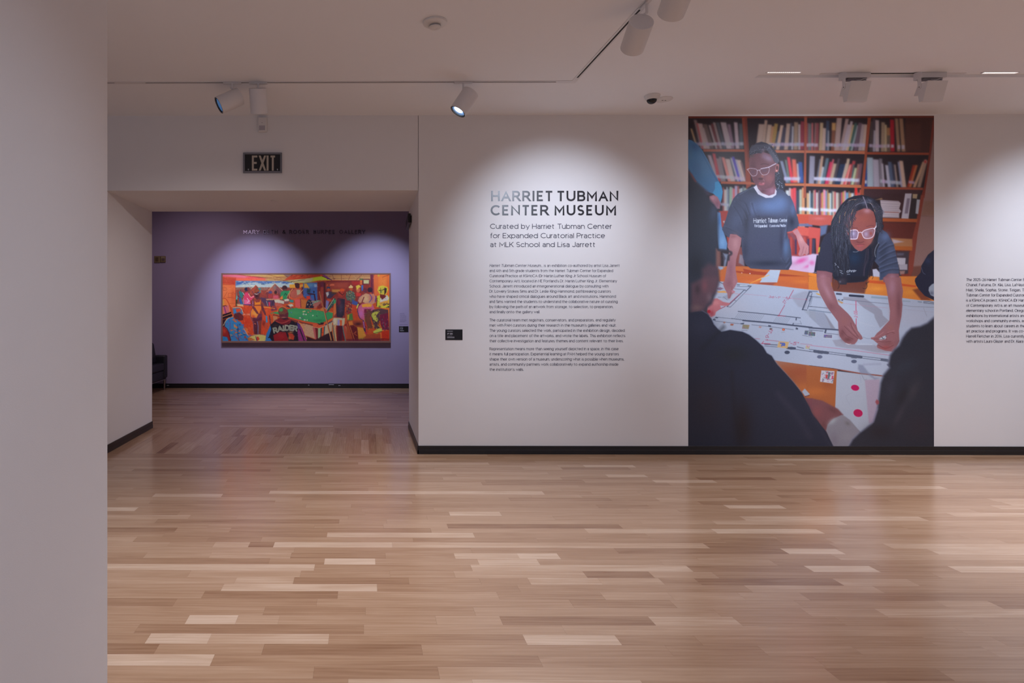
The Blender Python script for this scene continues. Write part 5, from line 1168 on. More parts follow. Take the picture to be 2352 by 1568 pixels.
# -- leaning girl
t(4)
po([(330, 690), (400, 650), (520, 800), (520, 1300), (420, 1425), (300, 1392), (128, 1372), (170, 1100), (210, 880), (260, 760)], (44, 47, 68), .9)
po([(80, 1420), (130, 1100), (160, 1100), (140, 1400)], (36, 40, 60), 1.5)
po([(1300, 600), (1420, 680), (1545, 880), (1600, 1100), (1655, 1400), (1640, 1440), (1450, 1440), (1345, 1555), (1290, 1560), (1275, 1300), (1190, 1200), (1230, 900)], (66, 76, 106), .9)
bl(1400, 760, 80, 90, (88, 104, 148), .9, 30); bl(1350, 1100, 90, 200, (50, 58, 82), .8); bl(1500, 1000, 60, 130, (76, 86, 120), .7); bl(1330, 1430, 60, 120, (56, 68, 98), .8)
for a in ([(1280, 1030), (1420, 930), (1540, 890)], [(1270, 1160), (1420, 1060), (1570, 1000)], [(1290, 1240), (1430, 1150), (1590, 1100)], [(1270, 1330), (1440, 1260), (1610, 1210)], [(1280, 950), (1400, 850)], [(1300, 1400), (1480, 1340), (1630, 1340)]):
    li(a, (96, 106, 146), 1.5, 1.3, .6, True); li([(x + 10, y + 28) for x, y in a], (42, 48, 68), 2.2, 1.8, .6, True)
po([(480, 780), (1000, 900), (1240, 900), (1230, 1150), (1160, 1280), (1080, 1450), (1070, 1530), (1000, 1585), (860, 1600), (700, 1605), (560, 1590), (440, 1530), (420, 1400)], (31, 37, 56), 2); bl(830, 1150, 130, 130, (30, 50, 80), .8)
HAIR = (38, 41, 56)
po([(380, 620), (400, 480), (450, 380), (540, 220), (600, 140), (700, 50), (820, 5), (960, -15), (1080, 10), (1190, 70), (1290, 150), (1335, 240), (1350, 340), (1330, 440), (1340, 520), (1370, 560), (1340, 620), (1270, 700), (1250, 860), (1290, 900), (1240, 1000), (1210, 1130), (1160, 1120), (1130, 950), (1050, 980), (700, 980), (720, 1100), (740, 1250), (700, 1500), (680, 1640), (560, 1640), (460, 1450), (430, 1250), (420, 1050), (390, 850)], HAIR, .9)
po([(625, 430), (720, 335), (850, 290), (1000, 235), (1100, 245), (1180, 300), (1212, 420), (1222, 560), (1200, 740), (1130, 880), (1050, 960), (960, 1022), (900, 1022), (830, 970), (765, 885), (720, 745), (660, 640)], (138, 80, 82), .9)
bl(1060, 280, 70, 50, (172, 130, 150), .9); bl(1000, 430, 160, 90, (146, 82, 78), .7); bl(760, 500, 60, 120, (112, 66, 72), .7); bl(870, 850, 110, 50, (112, 66, 74), .7); bl(1100, 830, 70, 70, (150, 96, 96), .7); bl(930, 980, 60, 30, (142, 82, 94), .7); bl(920, 330, 60, 40, (122, 72, 76), .6); bl(930, 760, 40, 70, (146, 88, 82), .8)
li([(870, 850), (930, 870), (1000, 845)], (92, 50, 56), 1.2, .8, .9, True); li([(800, 590), (880, 600)], (80, 50, 58), 1.2, .8, .7); li([(1050, 570), (1140, 550), (1190, 560)], (86, 52, 60), 1.2, .8, .7, True)
po([(855, 905), (930, 898), (1000, 900), (975, 930), (925, 942), (880, 935)], (154, 80, 90), .9); li([(850, 905), (1005, 900)], (92, 46, 58), .9, .6, .9)
po([(755, 645), (845, 635), (890, 680), (880, 770), (850, 798), (755, 798), (745, 720)], (132, 114, 148), 1); po([(968, 680), (1040, 635), (1180, 625), (1178, 710), (1130, 772), (1015, 782)], (142, 108, 128), 1); bl(800, 700, 40, 45, (168, 160, 200), .9); bl(1040, 710, 40, 50, (168, 150, 190), .8); bl(1130, 700, 30, 40, (150, 70, 66), .8)
G2 = (206, 194, 224)
li([(640, 600), (700, 645), (845, 630), (895, 675), (880, 770), (850, 800), (755, 800)], G2, 1.8, .5, 1, True); li([(895, 680), (930, 675), (965, 680)], G2, 1.7); li([(965, 690), (985, 660), (1040, 630), (1190, 605), (1190, 700), (1140, 775), (1015, 785), (965, 700)], G2, 1.7, .5, 1, True); li([(1190, 615), (1230, 560), (1235, 500)], (206, 206, 232), 2.4, .6, 1, True); li([(640, 600), (660, 700), (700, 790)], (176, 166, 200), 1.4, .6, .9)
# braids
for k in range(46):
    a = pr_.uniform(0, 1); x0_ = 1010 - a * 420; y0_ = 10 + a * a * 160 + pr_.uniform(0, 40)
    x1_ = 470 + (1 - a) * 330 + pr_.uniform(-20, 20); ym = y0_ + pr_.uniform(120, 260); yl = pr_.uniform(500, 1100)
    c = pr_.choice([(96, 102, 128), (72, 78, 102), (112, 118, 146), (24, 27, 38), (26, 30, 42), (60, 64, 84)])
    li([(x0_, y0_), ((x0_ + x1_) / 2 - 10, ym), (x1_, ym + 160), (x1_ - 15 + pr_.uniform(-20, 30), yl)], c, pr_.uniform(.6, 1.1), .5, .75, True)
for k in range(24):
    x0_ = 1040 + k * 9; li([(x0_, 20 + k * 6), (x0_ + 60 + k * 3, 120 + k * 8), (1230 + k * 4 + pr_.uniform(-8, 8), 330 + pr_.uniform(0, 80)), (1240 + pr_.uniform(-10, 70), 560 + pr_.uniform(0, 120))], pr_.choice([(92, 98, 124), (116, 120, 148), (30, 33, 46), (24, 26, 38)]), .9, .5, .75, True)
def braid(a, lo, hi, w=1.7, n=None):
    P_ = pic._smooth(a, False); q = []
    for i in range(len(P_) - 1):
        for k in range(3): q.append((P_[i][0] + (P_[i + 1][0] - P_[i][0]) * k / 3, P_[i][1] + (P_[i + 1][1] - P_[i][1]) * k / 3))
    li(q, lo, w, .6, .9)
    L_ = 0
    for i in range(1, len(q)):
        L_ += math.hypot(q[i][0] - q[i - 1][0], q[i][1] - q[i - 1][1])
        if L_ > 11: L_ = 0; el(q[i][0] + pr_.uniform(-4, 4), q[i][1], 5, 4, [v + pr_.uniform(-14, 14) for v in hi], .5, .75)
for k in range(34):
    a_ = k / 33.0; x0_ = 1020 - a_ * 400 + pr_.uniform(-10, 10); y0_ = 15 + a_ * a_ * 190
    x1_ = 800 - a_ * 390 + pr_.uniform(-15, 15); yl = pr_.uniform(760, 980) if a_ > .35 else pr_.uniform(560, 760)
    if a_ < .22: x1_ += 40; yl = 420 + a_ * 600
    braid([(x0_, y0_), (x0_ * .6 + x1_ * .4 - 30, y0_ + 140), (x1_ + 5, y0_ + 330), (x1_ - 12 + pr_.uniform(-15, 15), (y0_ + 330 + yl) / 2), (x1_ + pr_.uniform(-25, 25), yl)], (30, 32, 45), (104, 110, 136), 1.5)
for k in range(13):
    braid([(1050 + k * 14, 25 + k * 9), (1130 + k * 13, 120 + k * 7), (1215 + k * 9, 260), (1240 + k * 8 + pr_.uniform(-8, 8), 430), (1240 + k * 7 + pr_.uniform(-10, 10), 600 + pr_.uniform(0, 120))], (32, 34, 47), (112, 116, 142), 1.5)
for a in ([(900, 100), (820, 220), (800, 360), (770, 520), (740, 640), (735, 770)], [(860, 120), (760, 240), (700, 330), (680, 480), (660, 640), (700, 780)], [(720, 120), (680, 260), (640, 400), (610, 560)], [(1150, 150), (1200, 260), (1250, 380), (1265, 520), (1255, 680)], [(980, 60), (880, 160), (830, 260)]):
    li(a, (42, 42, 56), 2.4, .6, .95, True); li([(x + 6, y) for x, y in a], (120, 116, 138), .7, .5, .7, True)
for a in ([(720, 90), (800, 70), (860, 75)], [(800, 250), (770, 330)], [(760, 460), (750, 560)], [(745, 600), (745, 680)], [(560, 360), (545, 500)], [(660, 300), (640, 370)], [(1100, 130), (1150, 160)], [(1210, 300), (1190, 260)]):
    li(a, (206, 164, 128), .7, .5, .85, True)
li([(985, 20), (1030, 130), (1060, 230)], (166, 150, 178), 1.8, .8, .9, True); li([(1060, 120), (1130, 150), (1180, 220)], (150, 156, 188), .9, .6, .7, True); li([(1030, 120), (900, 150), (840, 190)], (150, 156, 190), .9, .6, .7, True); bl(1010, 130, 60, 60, (104, 112, 142), .6); bl(1100, 90, 80, 40, (104, 112, 144), .5)
for k in range(150):
    x, y = pr_.uniform(430, 720), pr_.uniform(700, 1500); li([(x, y), (x + pr_.uniform(-25, 25), y + 60), (x + pr_.uniform(-30, 30), y + 120)], pr_.choice([(56, 60, 80), (24, 28, 42), (70, 76, 98), (30, 34, 50)]), .8, .6, .7, True)
for k in range(14):
    x = pr_.uniform(1040, 1200); li([(x, 980), (x - 20 + pr_.uniform(-30, 30), 1150), (x - 60 + pr_.uniform(-20, 20), 1350), (x - 70, 1500)], pr_.choice([(52, 46, 62), (28, 30, 44), (70, 60, 78)]), .9, .6, .7, True)
for a in ([(1270, 870), (1220, 960), (1200, 1050), (1215, 1130)],): li(a, (152, 162, 190), 1.2, .7, .8, True)
po([(1160, 1360), (1230, 1350), (1290, 1420), (1290, 1500), (1160, 1490)], (170, 172, 200), 1.5); li([(1180, 1180), (1190, 1330), (1240, 1320)], (30, 30, 42), 1.2, .6, .9, True); li([(1150, 1370), (1170, 1490), (1150, 1540)], (30, 30, 42), .9, .5, .9, True)
small_text(4, "chm", 680, 1415, 40, 150, -4, (188, 198, 226), .85, .4)
for a in ([(465, 1245), (490, 1275), (470, 1285)], [(515, 1300), (535, 1330)], [(555, 1375), (600, 1395)], [(560, 1410), (610, 1440)], [(690, 1450), (740, 1450)], [(800, 1410), (860, 1380)]): li(a, (176, 186, 216), .9, .5, .9)
li([(800, 1035), (860, 1040), (900, 1020)], (160, 170, 196), .8, .5, .8, True)
SK = (132, 90, 102)
t(4); po([(128, 1380), (300, 1392), (420, 1425), (410, 1600), (130, 1600)], (120, 80, 94), 1); bl(240, 1500, 80, 60, (150, 106, 124), .7); po([(1350, 1520), (1450, 1440), (1640, 1440), (1680, 1600), (1360, 1600)], (120, 82, 98), 1); bl(1520, 1500, 70, 60, (152, 112, 132), .7)
t(6)
po([(130, -20), (380, -20), (400, 130), (450, 250), (530, 480), (700, 640), (770, 720), (830, 830), (865, 880), (885, 960), (960, 1060), (980, 1110), (940, 1135), (895, 1112), (875, 1160), (830, 1212), (740, 1218), (650, 1180), (590, 1120), (550, 1060), (530, 950), (522, 800), (450, 700), (330, 540), (200, 310), (140, 150)], SK, .8)
bl(330, 250, 50, 200, (160, 122, 142), .7, -25); bl(400, 520, 90, 70, (112, 74, 86), .7, 40); bl(640, 780, 80, 90, (136, 92, 98), .7); bl(600, 1020, 60, 90, (104, 66, 76), .8); bl(250, 60, 60, 120, (150, 108, 126), .6); bl(700, 1130, 90, 50, (96, 58, 66), .8)
for a in ([(760, 820), (780, 900), (840, 1000), (900, 1080)], [(640, 880), (720, 960), (800, 1040), (890, 1110)], [(600, 960), (690, 1060), (800, 1120)]): li(a, (92, 54, 64), 1.1, .8, .75, True)
for a in ([(700, 880), (790, 980), (850, 1040)], [(780, 850), (850, 960), (910, 1040)]): li(a, (168, 120, 132), 1.1, .9, .7, True)
li([(670, 1200), (720, 1215), (760, 1208)], (214, 206, 220), 1, .6, .9, True)
t(6); po([(1365, -20), (1680, -20), (1700, 120), (1722, 230), (1702, 400), (1712, 480), (1692, 700), (1660, 860), (1645, 960), (1655, 1160), (1600, 1270), (1530, 1355), (1400, 1335), (1250, 1280), (1235, 1240), (1265, 1210), (1210, 1165), (1170, 1130), (1130, 1118), (1130, 1090), (1190, 1080), (1240, 1010), (1300, 960), (1380, 870), (1470, 775), (1482, 600), (1450, 400), (1420, 200)], (136, 92, 104), .8)
bl(1520, 150, 80, 200, (160, 122, 146), .7); bl(1640, 500, 50, 250, (104, 68, 80), .7); bl(1530, 600, 60, 200, (146, 100, 112), .6); bl(1480, 900, 80, 60, (140, 94, 98), .7); bl(1450, 1200, 120, 50, (122, 76, 84), .7); bl(1400, 1280, 120, 40, (150, 70, 74), .7)
po([(1270, 1120), (1330, 1080), (1400, 1050), (1420, 1060), (1395, 1125), (1300, 1140)], (168, 174, 196), .8); li([(1330, 1080), (1350, 1110), (1380, 1108)], (50, 56, 76), 1.5); el(1408, 1065, 12, 10, (60, 64, 84), .7)
for a in ([(1190, 1120), (1300, 1125), (1420, 1130)], [(1240, 1150), (1360, 1170), (1500, 1160)], [(1250, 1220), (1400, 1290), (1550, 1230)], [(1400, 1040), (1500, 990), (1560, 1010)]): li(a, (94, 54, 62), 1.1, .8, .75, True)
for a in ([(1150, 1095), (1260, 1060), (1360, 990)], [(1440, 1000), (1560, 960)], [(1200, 1135), (1330, 1150)]): li(a, (184, 128, 140), 1, .8, .7, True)
# hair tips over the table
for a in ([(1040, 80), (1060, 140), (1030, 190), (980, 180)], [(520, 60), (545, 130), (520, 190)], [(1090, 60), (1040, 100)]): li(a, (42, 32, 40), 1.4, .6, .9, True)
po([(420, -40), (1100, -40), (1040, 20), (900, 45), (760, 72), (620, 62), (520, 40)], (30, 33, 48), 2.5); bl(600, 40, 80, 60, (64, 56, 70), .7); bl(560, 60, 20, 20, (110, 114, 140), .6)
# -- person at the right edge
pic.tile(0, 0, 1); po([gp(4, 2310, 985), gp(4, 2180, 1090), gp(4, 2060, 1290), gp(4, 2045, 1420), gp(4, 1945, 1530), gp(6, 1938, 50), gp(6, 1965, 130), gp(6, 2020, 210), gp(6, 2120, 320), gp(6, 2310, 412)], (34, 37, 60), .8)
t(4); li([(2060, 1330), (2090, 1420), (2130, 1450)], (116, 126, 160), .9, .7, .7, True); bl(2180, 1200, 60, 60, (46, 58, 96), .6); t(6); po([(2310, 80), (2250, 110), (2200, 160), (2190, 220), (2230, 310), (2310, 345)], (140, 150, 176), 1); bl(2250, 270, 40, 40, (80, 86, 112), .7)
# -- blurred backs in the foreground
t(3); po([(40, -500), (180, -260), (330, -120), (430, 40), (520, 160), (585, 300), (600, 500), (600, 900), (610, 1000), (600, 1300), (620, 1568), (560, 1800), (480, 2000), (380, 2080), (300, 2150), (40, 2150)], (44, 50, 68), 5)
bl(520, 300, 80, 180, (64, 76, 108), .6, 15); bl(200, 1300, 180, 300, (32, 36, 48), .8); po([(560, 980), (640, 1010), (650, 1200), (640, 1400), (560, 1300)], (132, 90, 88), 4, .8); po([(600, 1300), (690, 1310), (690, 1350), (640, 1370), (600, 1340)], (140, 160, 196), 2); po([(690, 1060), (790, 1080), (740, 1300), (700, 1330), (710, 1180)], (140, 158, 196), 3, .7)
li([(610, 1000), (730, 1010), (830, 1040), (840, 1075), (800, 1110), (790, 1180)], (48, 46, 60), 5, 2.2, .95, True); li([(690, 1100), (720, 1160), (700, 1180)], (60, 56, 74), 4, 2, .8)
po([(300, 1350), (420, 1250), (600, 1300), (620, 1600), (560, 1800), (300, 1800)], (88, 62, 76), 8, .7)
t(5); po([(100, 100), (250, 20), (400, -40), (600, -20), (560, 150), (500, 300), (430, 450), (330, 600), (100, 640)], (88, 64, 78), 7, .85); bl(350, 130, 60, 120, (112, 70, 84), .8); bl(220, 200, 60, 110, (56, 44, 56), .8); bl(200, 540, 110, 60, (106, 86, 92), .7); bl(440, 350, 60, 100, (116, 96, 112), .6)
pts = [gp(5, 30, 640), gp(5, 180, 615), gp(5, 310, 605), gp(5, 400, 660), gp(5, 470, 740), gp(5, 520, 850), gp(5, 600, 940), gp(5, 660, 985), gp(5, 820, 950), gp(5, 1050, 985), gp(5, 1170, 1040), gp(5, 1300, 1140), gp(5, 1430, 1260), gp(5, 1500, 1380), gp(5, 1590, 1430), gp(5, 1650, 1530), gp(7, 1690, 60), gp(7, 1850, 230), gp(7, 2000, 400), gp(7, 2150, 590), gp(7, 2290, 850), gp(8, 60, 1000), gp(8, 300, 1300), gp(8, 470, 1640), gp(7, 30, 1640)]
pic.tile(0, 0, 1); li(pts[2:20], (112, 122, 160), 2.2, 2.0, .75); po(pts, (37, 41, 60), 1.6)
t(5); bl(300, 900, 250, 200, (44, 47, 68), .7); li([(300, 1300), (700, 900)], (30, 34, 44), 6, 6, .6); bl(900, 1400, 300, 150, (34, 38, 46), .7)
t(7); bl(400, 800, 350, 400, (42, 40, 54), .7); bl(1050, 1200, 180, 500, (34, 29, 36), .8); bl(1700, 500, 250, 200, (36, 40, 58), .6); li([(1700, 600), (2050, 1000), (2300, 1400)], (56, 54, 74), 8, 8, .6); li([(850, 200), (900, 900), (1000, 1500)], (30, 30, 40), 5, 6, .6); li([(2200, 700), (2400, 1100), (2700, 1600)], (52, 52, 72), 4, 5, .5)
t(8); pts = [(2310, -820), (2170, -700), (2040, -640), (1880, -610), (1790, -530), (1720, -430), (1660, -290), (1560, -210), (1490, -110), (1460, 40), (1480, 120), (1370, 250), (1315, 400), (1290, 600), (1250, 900), (1180, 1130), (950, 1310), (800, 1450), (700, 1640)]
po([(1420, 60), (1490, 40), (1530, 110), (1470, 120)], (70, 72, 96), 1.5); li(pts, (116, 122, 158), 5, 3.4, .8); po(pts + [(2310, 1640)], (42, 44, 58), 4.5); bl(1900, 550, 100, 220, (58, 56, 68), .8, 25); bl(1700, 650, 90, 200, (36, 36, 46), .8, 25); bl(1650, 1000, 60, 250, (60, 56, 70), .7, 25); bl(1500, 500, 80, 200, (54, 54, 72), .6, 20); bl(1300, 1300, 250, 150, (38, 34, 44), .7); bl(2000, 1200, 250, 250, (50, 44, 58), .6); bl(1750, 100, 250, 120, (48, 54, 70), .6, -25); bl(1800, -300, 150, 120, (38, 42, 56), .7)
po([(1210, 750), (1235, 705), (1275, 730), (1280, 780), (1240, 805)], (136, 70, 84), 1.8)
li([(1250, 880), (1180, 1080), (1120, 1140)], (130, 122, 156), 3, 2.5, .5, True)
rs = np.random.RandomState(5); pic.a += rs.normal(0, 1.6, pic.a.shape[:2])[..., None]
M_mural = ink_material('mural_print', 0.42, 0.35)
mural = pic.build('photo_mural', K_MURAL, WALL - 0.0016, M_mural)
tag(mural, 'floor-to-ceiling photo mural of children leaning over floor plans, bookshelves behind', 'mural')
# ================================================================ the framed painting
art = Picture(511.0, 629.6, 894.6, 783.6, 1.6, (206, 84, 44))
def u(i): art.tile(505 if i == 1 else 700, 622, 8.96)
po, li, el, bl = art.poly, art.line, art.ell, art.blob
ar = random.Random(11)
u(1)
# ceiling of the bar
po([(40, 60), (1500, 60), (1500, 215), (320, 205), (40, 130)], (196, 160, 110), 1); po([(40, 70), (300, 70), (800, 120), (1000, 160), (700, 205), (320, 205), (40, 130)], (232, 84, 96), 2)
po([(40, 75), (330, 80), (600, 110), (520, 140), (250, 130), (60, 110)], (226, 120, 150), 3); po([(330, 150), (900, 160), (960, 200), (330, 200)], (238, 110, 80), 3); po([(700, 80), (1400, 75), (1480, 200), (1000, 190), (900, 130)], (204, 160, 100), 3)
po([(980, 75), (1320, 75), (1400, 130), (1100, 120)], (214, 170, 96), 2); po([(1320, 75), (1700, 70), (1560, 130), (1500, 205), (1440, 190)], (150, 116, 110), 2)
for a in ([(360, 72), (700, 120), (1430, 150)], [(700, 120), (1180, 175), (1500, 205)], [(980, 72), (1180, 125), (1400, 120)], [(1320, 75), (1400, 130), (1450, 205)]): li(a, (140, 66, 50), .8)
# left wall, orange
po([(40, 130), (325, 140), (325, 700), (260, 760), (60, 560), (40, 560)], (234, 120, 70), 1); po([(45, 130), (325, 145), (325, 290), (45, 270)], (196, 66, 48), 3); bl(150, 180, 140, 60, (204, 84, 62), .8); bl(120, 400, 90, 130, (236, 128, 80), .9); bl(280, 520, 60, 160, (214, 92, 54), .8)
for a in ([(50, 280), (240, 285)], [(175, 460), (250, 455), (250, 540), (180, 545), (175, 460)], [(250, 455), (275, 430), (300, 480)], [(75, 560), (150, 430)], [(60, 330), (75, 400), (140, 395), (140, 350), (60, 345)], [(140, 545), (310, 560)], [(200, 665), (310, 665)], [(320, 145), (322, 700)]): li(a, (176, 66, 44), .7, .5, .8)
# desert view
po([(325, 205), (1540, 215), (1540, 345), (325, 345)], (176, 196, 204), 1); po([(330, 210), (1480, 215), (1400, 262), (1200, 240), (900, 262), (700, 232), (480, 262), (330, 300)], (62, 100, 172), 3)
for k in range(90):
    x, y = ar.uniform(335, 1480), ar.uniform(212, 320); w = ar.uniform(20, 70)
    li([(x, y), (x + w, y + ar.uniform(-8, 14))], ar.choice([(40, 62, 120), (228, 232, 226), (88, 132, 196), (198, 214, 220), (30, 50, 100), (232, 226, 200)]) if y < 285 else ar.choice([(220, 224, 210), (214, 206, 186), (180, 204, 214)]), ar.uniform(.5, 1.2), .5, .8)
po([(325, 345), (1540, 340), (1540, 560), (1250, 720), (325, 720)], (150, 66, 58), 2); po([(330, 345), (660, 340), (660, 380), (330, 385)], (150, 106, 92), 2); po([(820, 345), (1000, 345), (1000, 400), (820, 400)], (152, 110, 96), 2)
po([(580, 480), (740, 285), (900, 450)], (176, 76, 60), .8); po([(740, 285), (800, 345), (860, 460), (760, 460)], (136, 70, 70), 1); li([(640, 370), (740, 285), (810, 350)], (226, 200, 160), .9)
po([(960, 440), (1135, 258), (1290, 400), (1230, 470)], (180, 96, 82), .8); po([(1135, 258), (1290, 400), (1230, 470), (1160, 440)], (146, 82, 86), 1); li([(965, 430), (1135, 258), (1290, 400)], (214, 196, 160), 1.0); bl(1130, 340, 40, 50, (110, 124, 130), .7)
po([(760, 360), (840, 350), (850, 440), (790, 450)], (46, 150, 156), 1.2)
for k in range(260):
    x, y = ar.uniform(330, 1250), ar.uniform(370, 700)
    li([(x, y), (x + ar.uniform(-30, 40), y + ar.uniform(8, 45))], ar.choice([(120, 44, 48), (200, 84, 60), (86, 40, 58), (160, 84, 64), (60, 50, 90), (214, 126, 90), (90, 100, 120), (176, 60, 56)]), ar.uniform(.7, 1.6), .5, .75)
# seated group
po([(400, 400), (440, 430), (480, 460), (470, 560), (440, 560), (400, 500)], (52, 126, 122), 1); po([(390, 540), (440, 560), (480, 700), (500, 790), (460, 800), (420, 690)], (52, 110, 170), 1); li([(470, 440), (510, 520), (480, 600), (500, 780)], (150, 200, 214), 1.4, .5, 1, True); li([(400, 440), (420, 600), (440, 740)], (40, 70, 140), 1.2, .5, .8, True)
el(552, 375, 44, 36, (34, 40, 78), 1); el(590, 370, 28, 36, (130, 60, 66), 1); po([(520, 440), (580, 440), (620, 540), (700, 500), (720, 530), (640, 600), (600, 680), (500, 650), (490, 560)], (224, 66, 110), 1); po([(500, 590), (600, 600), (640, 680), (500, 690)], (236, 110, 160), 1); li([(560, 560), (610, 620), (560, 650)], (252, 208, 232), 1.2)
li([(590, 470), (640, 540), (700, 520)], (250, 180, 170), 1.6, .5, .9, True); po([(345, 450), (365, 540), (355, 620), (330, 600)], (90, 180, 180), 1.2); li([(345, 600), (345, 740)], (56, 64, 44), 3)
po([(480, 690), (620, 690), (640, 760), (600, 830), (560, 870), (520, 830), (540, 760)], (214, 96, 66), 1.2); li([(620, 700), (570, 780), (580, 860)], (100, 44, 50), 1.3); li([(480, 690), (640, 700)], (90, 60, 130), 2)
po([(840, 540), (1130, 590), (1130, 720), (940, 720), (860, 620)], (84, 58, 90), 1.5); po([(950, 575), (1240, 560), (1240, 600), (960, 600)], (206, 146, 112), 1); el(1150, 440, 30, 34, (74, 38, 42), 1); po([(1100, 500), (1200, 500), (1220, 575), (1100, 575)], (214, 90, 110), 1.2); el(1040, 440, 40, 26, (84, 74, 130), 1.2); po([(1000, 480), (1080, 480), (1100, 560), (990, 560)], (176, 60, 66), 1.5)
po([(1000, 640), (1040, 640), (1030, 720), (1010, 720)], (232, 60, 100), 1.2); li([(960, 620), (1000, 760)], (150, 170, 180), 1.3); li([(1110, 600), (1050, 760)], (72, 40, 60), 2)
# man in green
el(1335, 345, 52, 46, (66, 36, 44), 1); po([(1310, 370), (1370, 370), (1360, 440), (1310, 420)], (110, 58, 60), 1); po([(1260, 430), (1310, 405), (1400, 410), (1440, 400), (1440, 440), (1380, 500), (1380, 590), (1260, 590), (1245, 500)], (48, 148, 96), 1); li([(1390, 500), (1350, 460), (1330, 500)], (24, 74, 60), 1.4); li([(1380, 540), (1440, 410)], (150, 200, 130), 1.2); po([(1240, 560), (1290, 500), (1300, 570), (1260, 590)], (240, 130, 60), 1)
# shaded lamp and upper bodies
po([(1430, 280), (1550, 275), (1560, 350), (1440, 350)], (240, 168, 60), 1.2); po([(1640, 280), (1800, 260), (1860, 350), (1650, 340)], (240, 164, 62), 1.2)
# woman centre-left
po([(1540, 260), (1600, 245), (1640, 270), (1640, 340), (1610, 370), (1560, 340)], (76, 36, 44), .9); po([(1520, 380), (1600, 360), (1680, 390), (1700, 500), (1640, 560), (1540, 570), (1460, 530), (1440, 460)], (196, 100, 84), 1); po([(1580, 390), (1660, 390), (1660, 470), (1590, 500)], (198, 180, 150), 1); po([(1440, 520), (1540, 570), (1700, 500), (1720, 530), (1600, 600), (1460, 590)], (222, 96, 60), 1); li([(1500, 370), (1430, 470), (1440, 560)], (246, 170, 110), 1.6, .5, .9, True)
po([(1540, 590), (1660, 580), (1680, 750), (1560, 750)], (232, 98, 96), 1); po([(1660, 580), (1790, 600), (1790, 760), (1680, 750)], (208, 118, 60), 1); li([(1660, 580), (1670, 750)], (120, 50, 60), 1.4)
po([(1680, 330), (1740, 320), (1810, 380), (1820, 520), (1760, 560), (1690, 460)], (100, 48, 58), 1.2); li([(1720, 380), (1640, 470)], (246, 180, 130), 1.2)
po([(1430, 590), (1520, 600), (1510, 650), (1440, 640)], (60, 150, 150), 1.2); li([(1430, 660), (1520, 680)], (240, 120, 70), 2)
# leaning player in white
po([(1120, 600), (1200, 590), (1330, 620), (1320, 680), (1230, 660), (1180, 700), (1140, 650)], (208, 202, 186), 1); po([(1130, 660), (1180, 650), (1300, 690), (1290, 740), (1180, 720), (1160, 780)], (198, 96, 84), 1); el(1375, 640, 50, 36, (150, 84, 84), 1); po([(1320, 590), (1400, 570), (1430, 590), (1420, 620), (1340, 625)], (216, 208, 190), .9); po([(1400, 690), (1490, 680), (1520, 720), (1450, 740)], (216, 206, 190), 1); li([(1380, 720), (1500, 770), (1640, 870)], (50, 42, 74), 2.4); li([(1400, 800), (1500, 840), (1660, 870)], (90, 120, 150), 1.4); li([(1440, 740), (1600, 830)], (196, 170, 150), 1)
po([(1050, 740), (1150, 730), (1180, 800), (1060, 830)], (128, 58, 84), 1.5)
# floor and poster of light
po([(270, 740), (500, 700), (640, 740), (1040, 740), (1060, 900), (960, 1300), (700, 1340), (440, 1300), (300, 900)], (216, 78, 44), 2); po([(470, 880), (620, 880), (620, 910), (480, 905)], (240, 160, 130), 2); bl(560, 1050, 100, 120, (206, 60, 40), .8); bl(900, 900, 80, 160, (214, 84, 56), .7); po([(350, 680), (480, 690), (480, 730), (360, 720)], (230, 190, 140), 2); li([(890, 740), (1130, 770)], (240, 150, 60), 2)
for k in range(160):
    x, y = ar.uniform(430, 1000), ar.uniform(780, 1300)
    li([(x, y), (x + ar.uniform(-20, 25), y + ar.uniform(15, 50))], ar.choice([(232, 104, 56), (196, 60, 40), (222, 84, 50), (180, 52, 40), (238, 126, 70)]), 1.4, .7, .5)
po([(500, 1200), (560, 1190), (640, 1330), (560, 1340)], (240, 130, 60), 2, .8); bl(910, 1080, 50, 60, (120, 36, 40), .8)
# jukebox at the left
po([(45, 570), (110, 560), (190, 680), (230, 830), (60, 900), (45, 880)], (238, 130, 70), 1); po([(60, 720), (180, 700), (200, 860), (80, 890)], (214, 110, 120), 1); li([(90, 740), (130, 880)], (150, 60, 130), 2.6); li([(50, 575), (120, 570), (190, 690), (230, 830)], (196, 58, 44), 1.4, .5, 1, True); po([(45, 900), (230, 840), (240, 870), (45, 940)], (40, 26, 34), .8); po([(45, 950), (240, 880), (260, 930), (45, 1000)], (36, 24, 34), .8); li([(50, 945), (240, 878)], (232, 150, 120), 1); li([(48, 725), (130, 712)], (40, 28, 34), 1.6); bl(70, 650, 20, 60, (206, 180, 70), .7)
po([(45, 1010), (130, 980), (100, 1140), (45, 1130)], (60, 26, 36), 1)
# standing woman
po([(720, 440), (790, 420), (820, 480), (810, 560), (770, 600), (730, 560), (700, 500)], (96, 46, 52), 1); po([(700, 400), (760, 340), (820, 400), (800, 440), (720, 450)], (150, 74, 50), 1.2); li([(720, 470), (760, 480), (790, 470)], (224, 214, 210), 1.3); el(760, 520, 24, 20, (58, 26, 40), 1); el(795, 440, 18, 12, (60, 60, 120), 1)
po([(680, 570), (740, 590), (800, 580), (840, 610), (860, 700), (850, 760), (880, 880), (870, 1020), (850, 1100), (850, 1300), (760, 1300), (700, 1300), (690, 1100), (660, 1020), (625, 930), (640, 820), (670, 740), (650, 650)], (150, 62, 56), 1)
po([(715, 600), (740, 650), (820, 640), (835, 590), (850, 690), (720, 700)], (238, 140, 44), .9); po([(700, 720), (850, 715), (850, 780), (800, 900), (760, 960), (700, 980), (640, 940), (640, 830)], (240, 130, 54), 1); bl(720, 880, 60, 80, (246, 176, 90), .8); bl(690, 940, 40, 40, (206, 60, 50), .7)
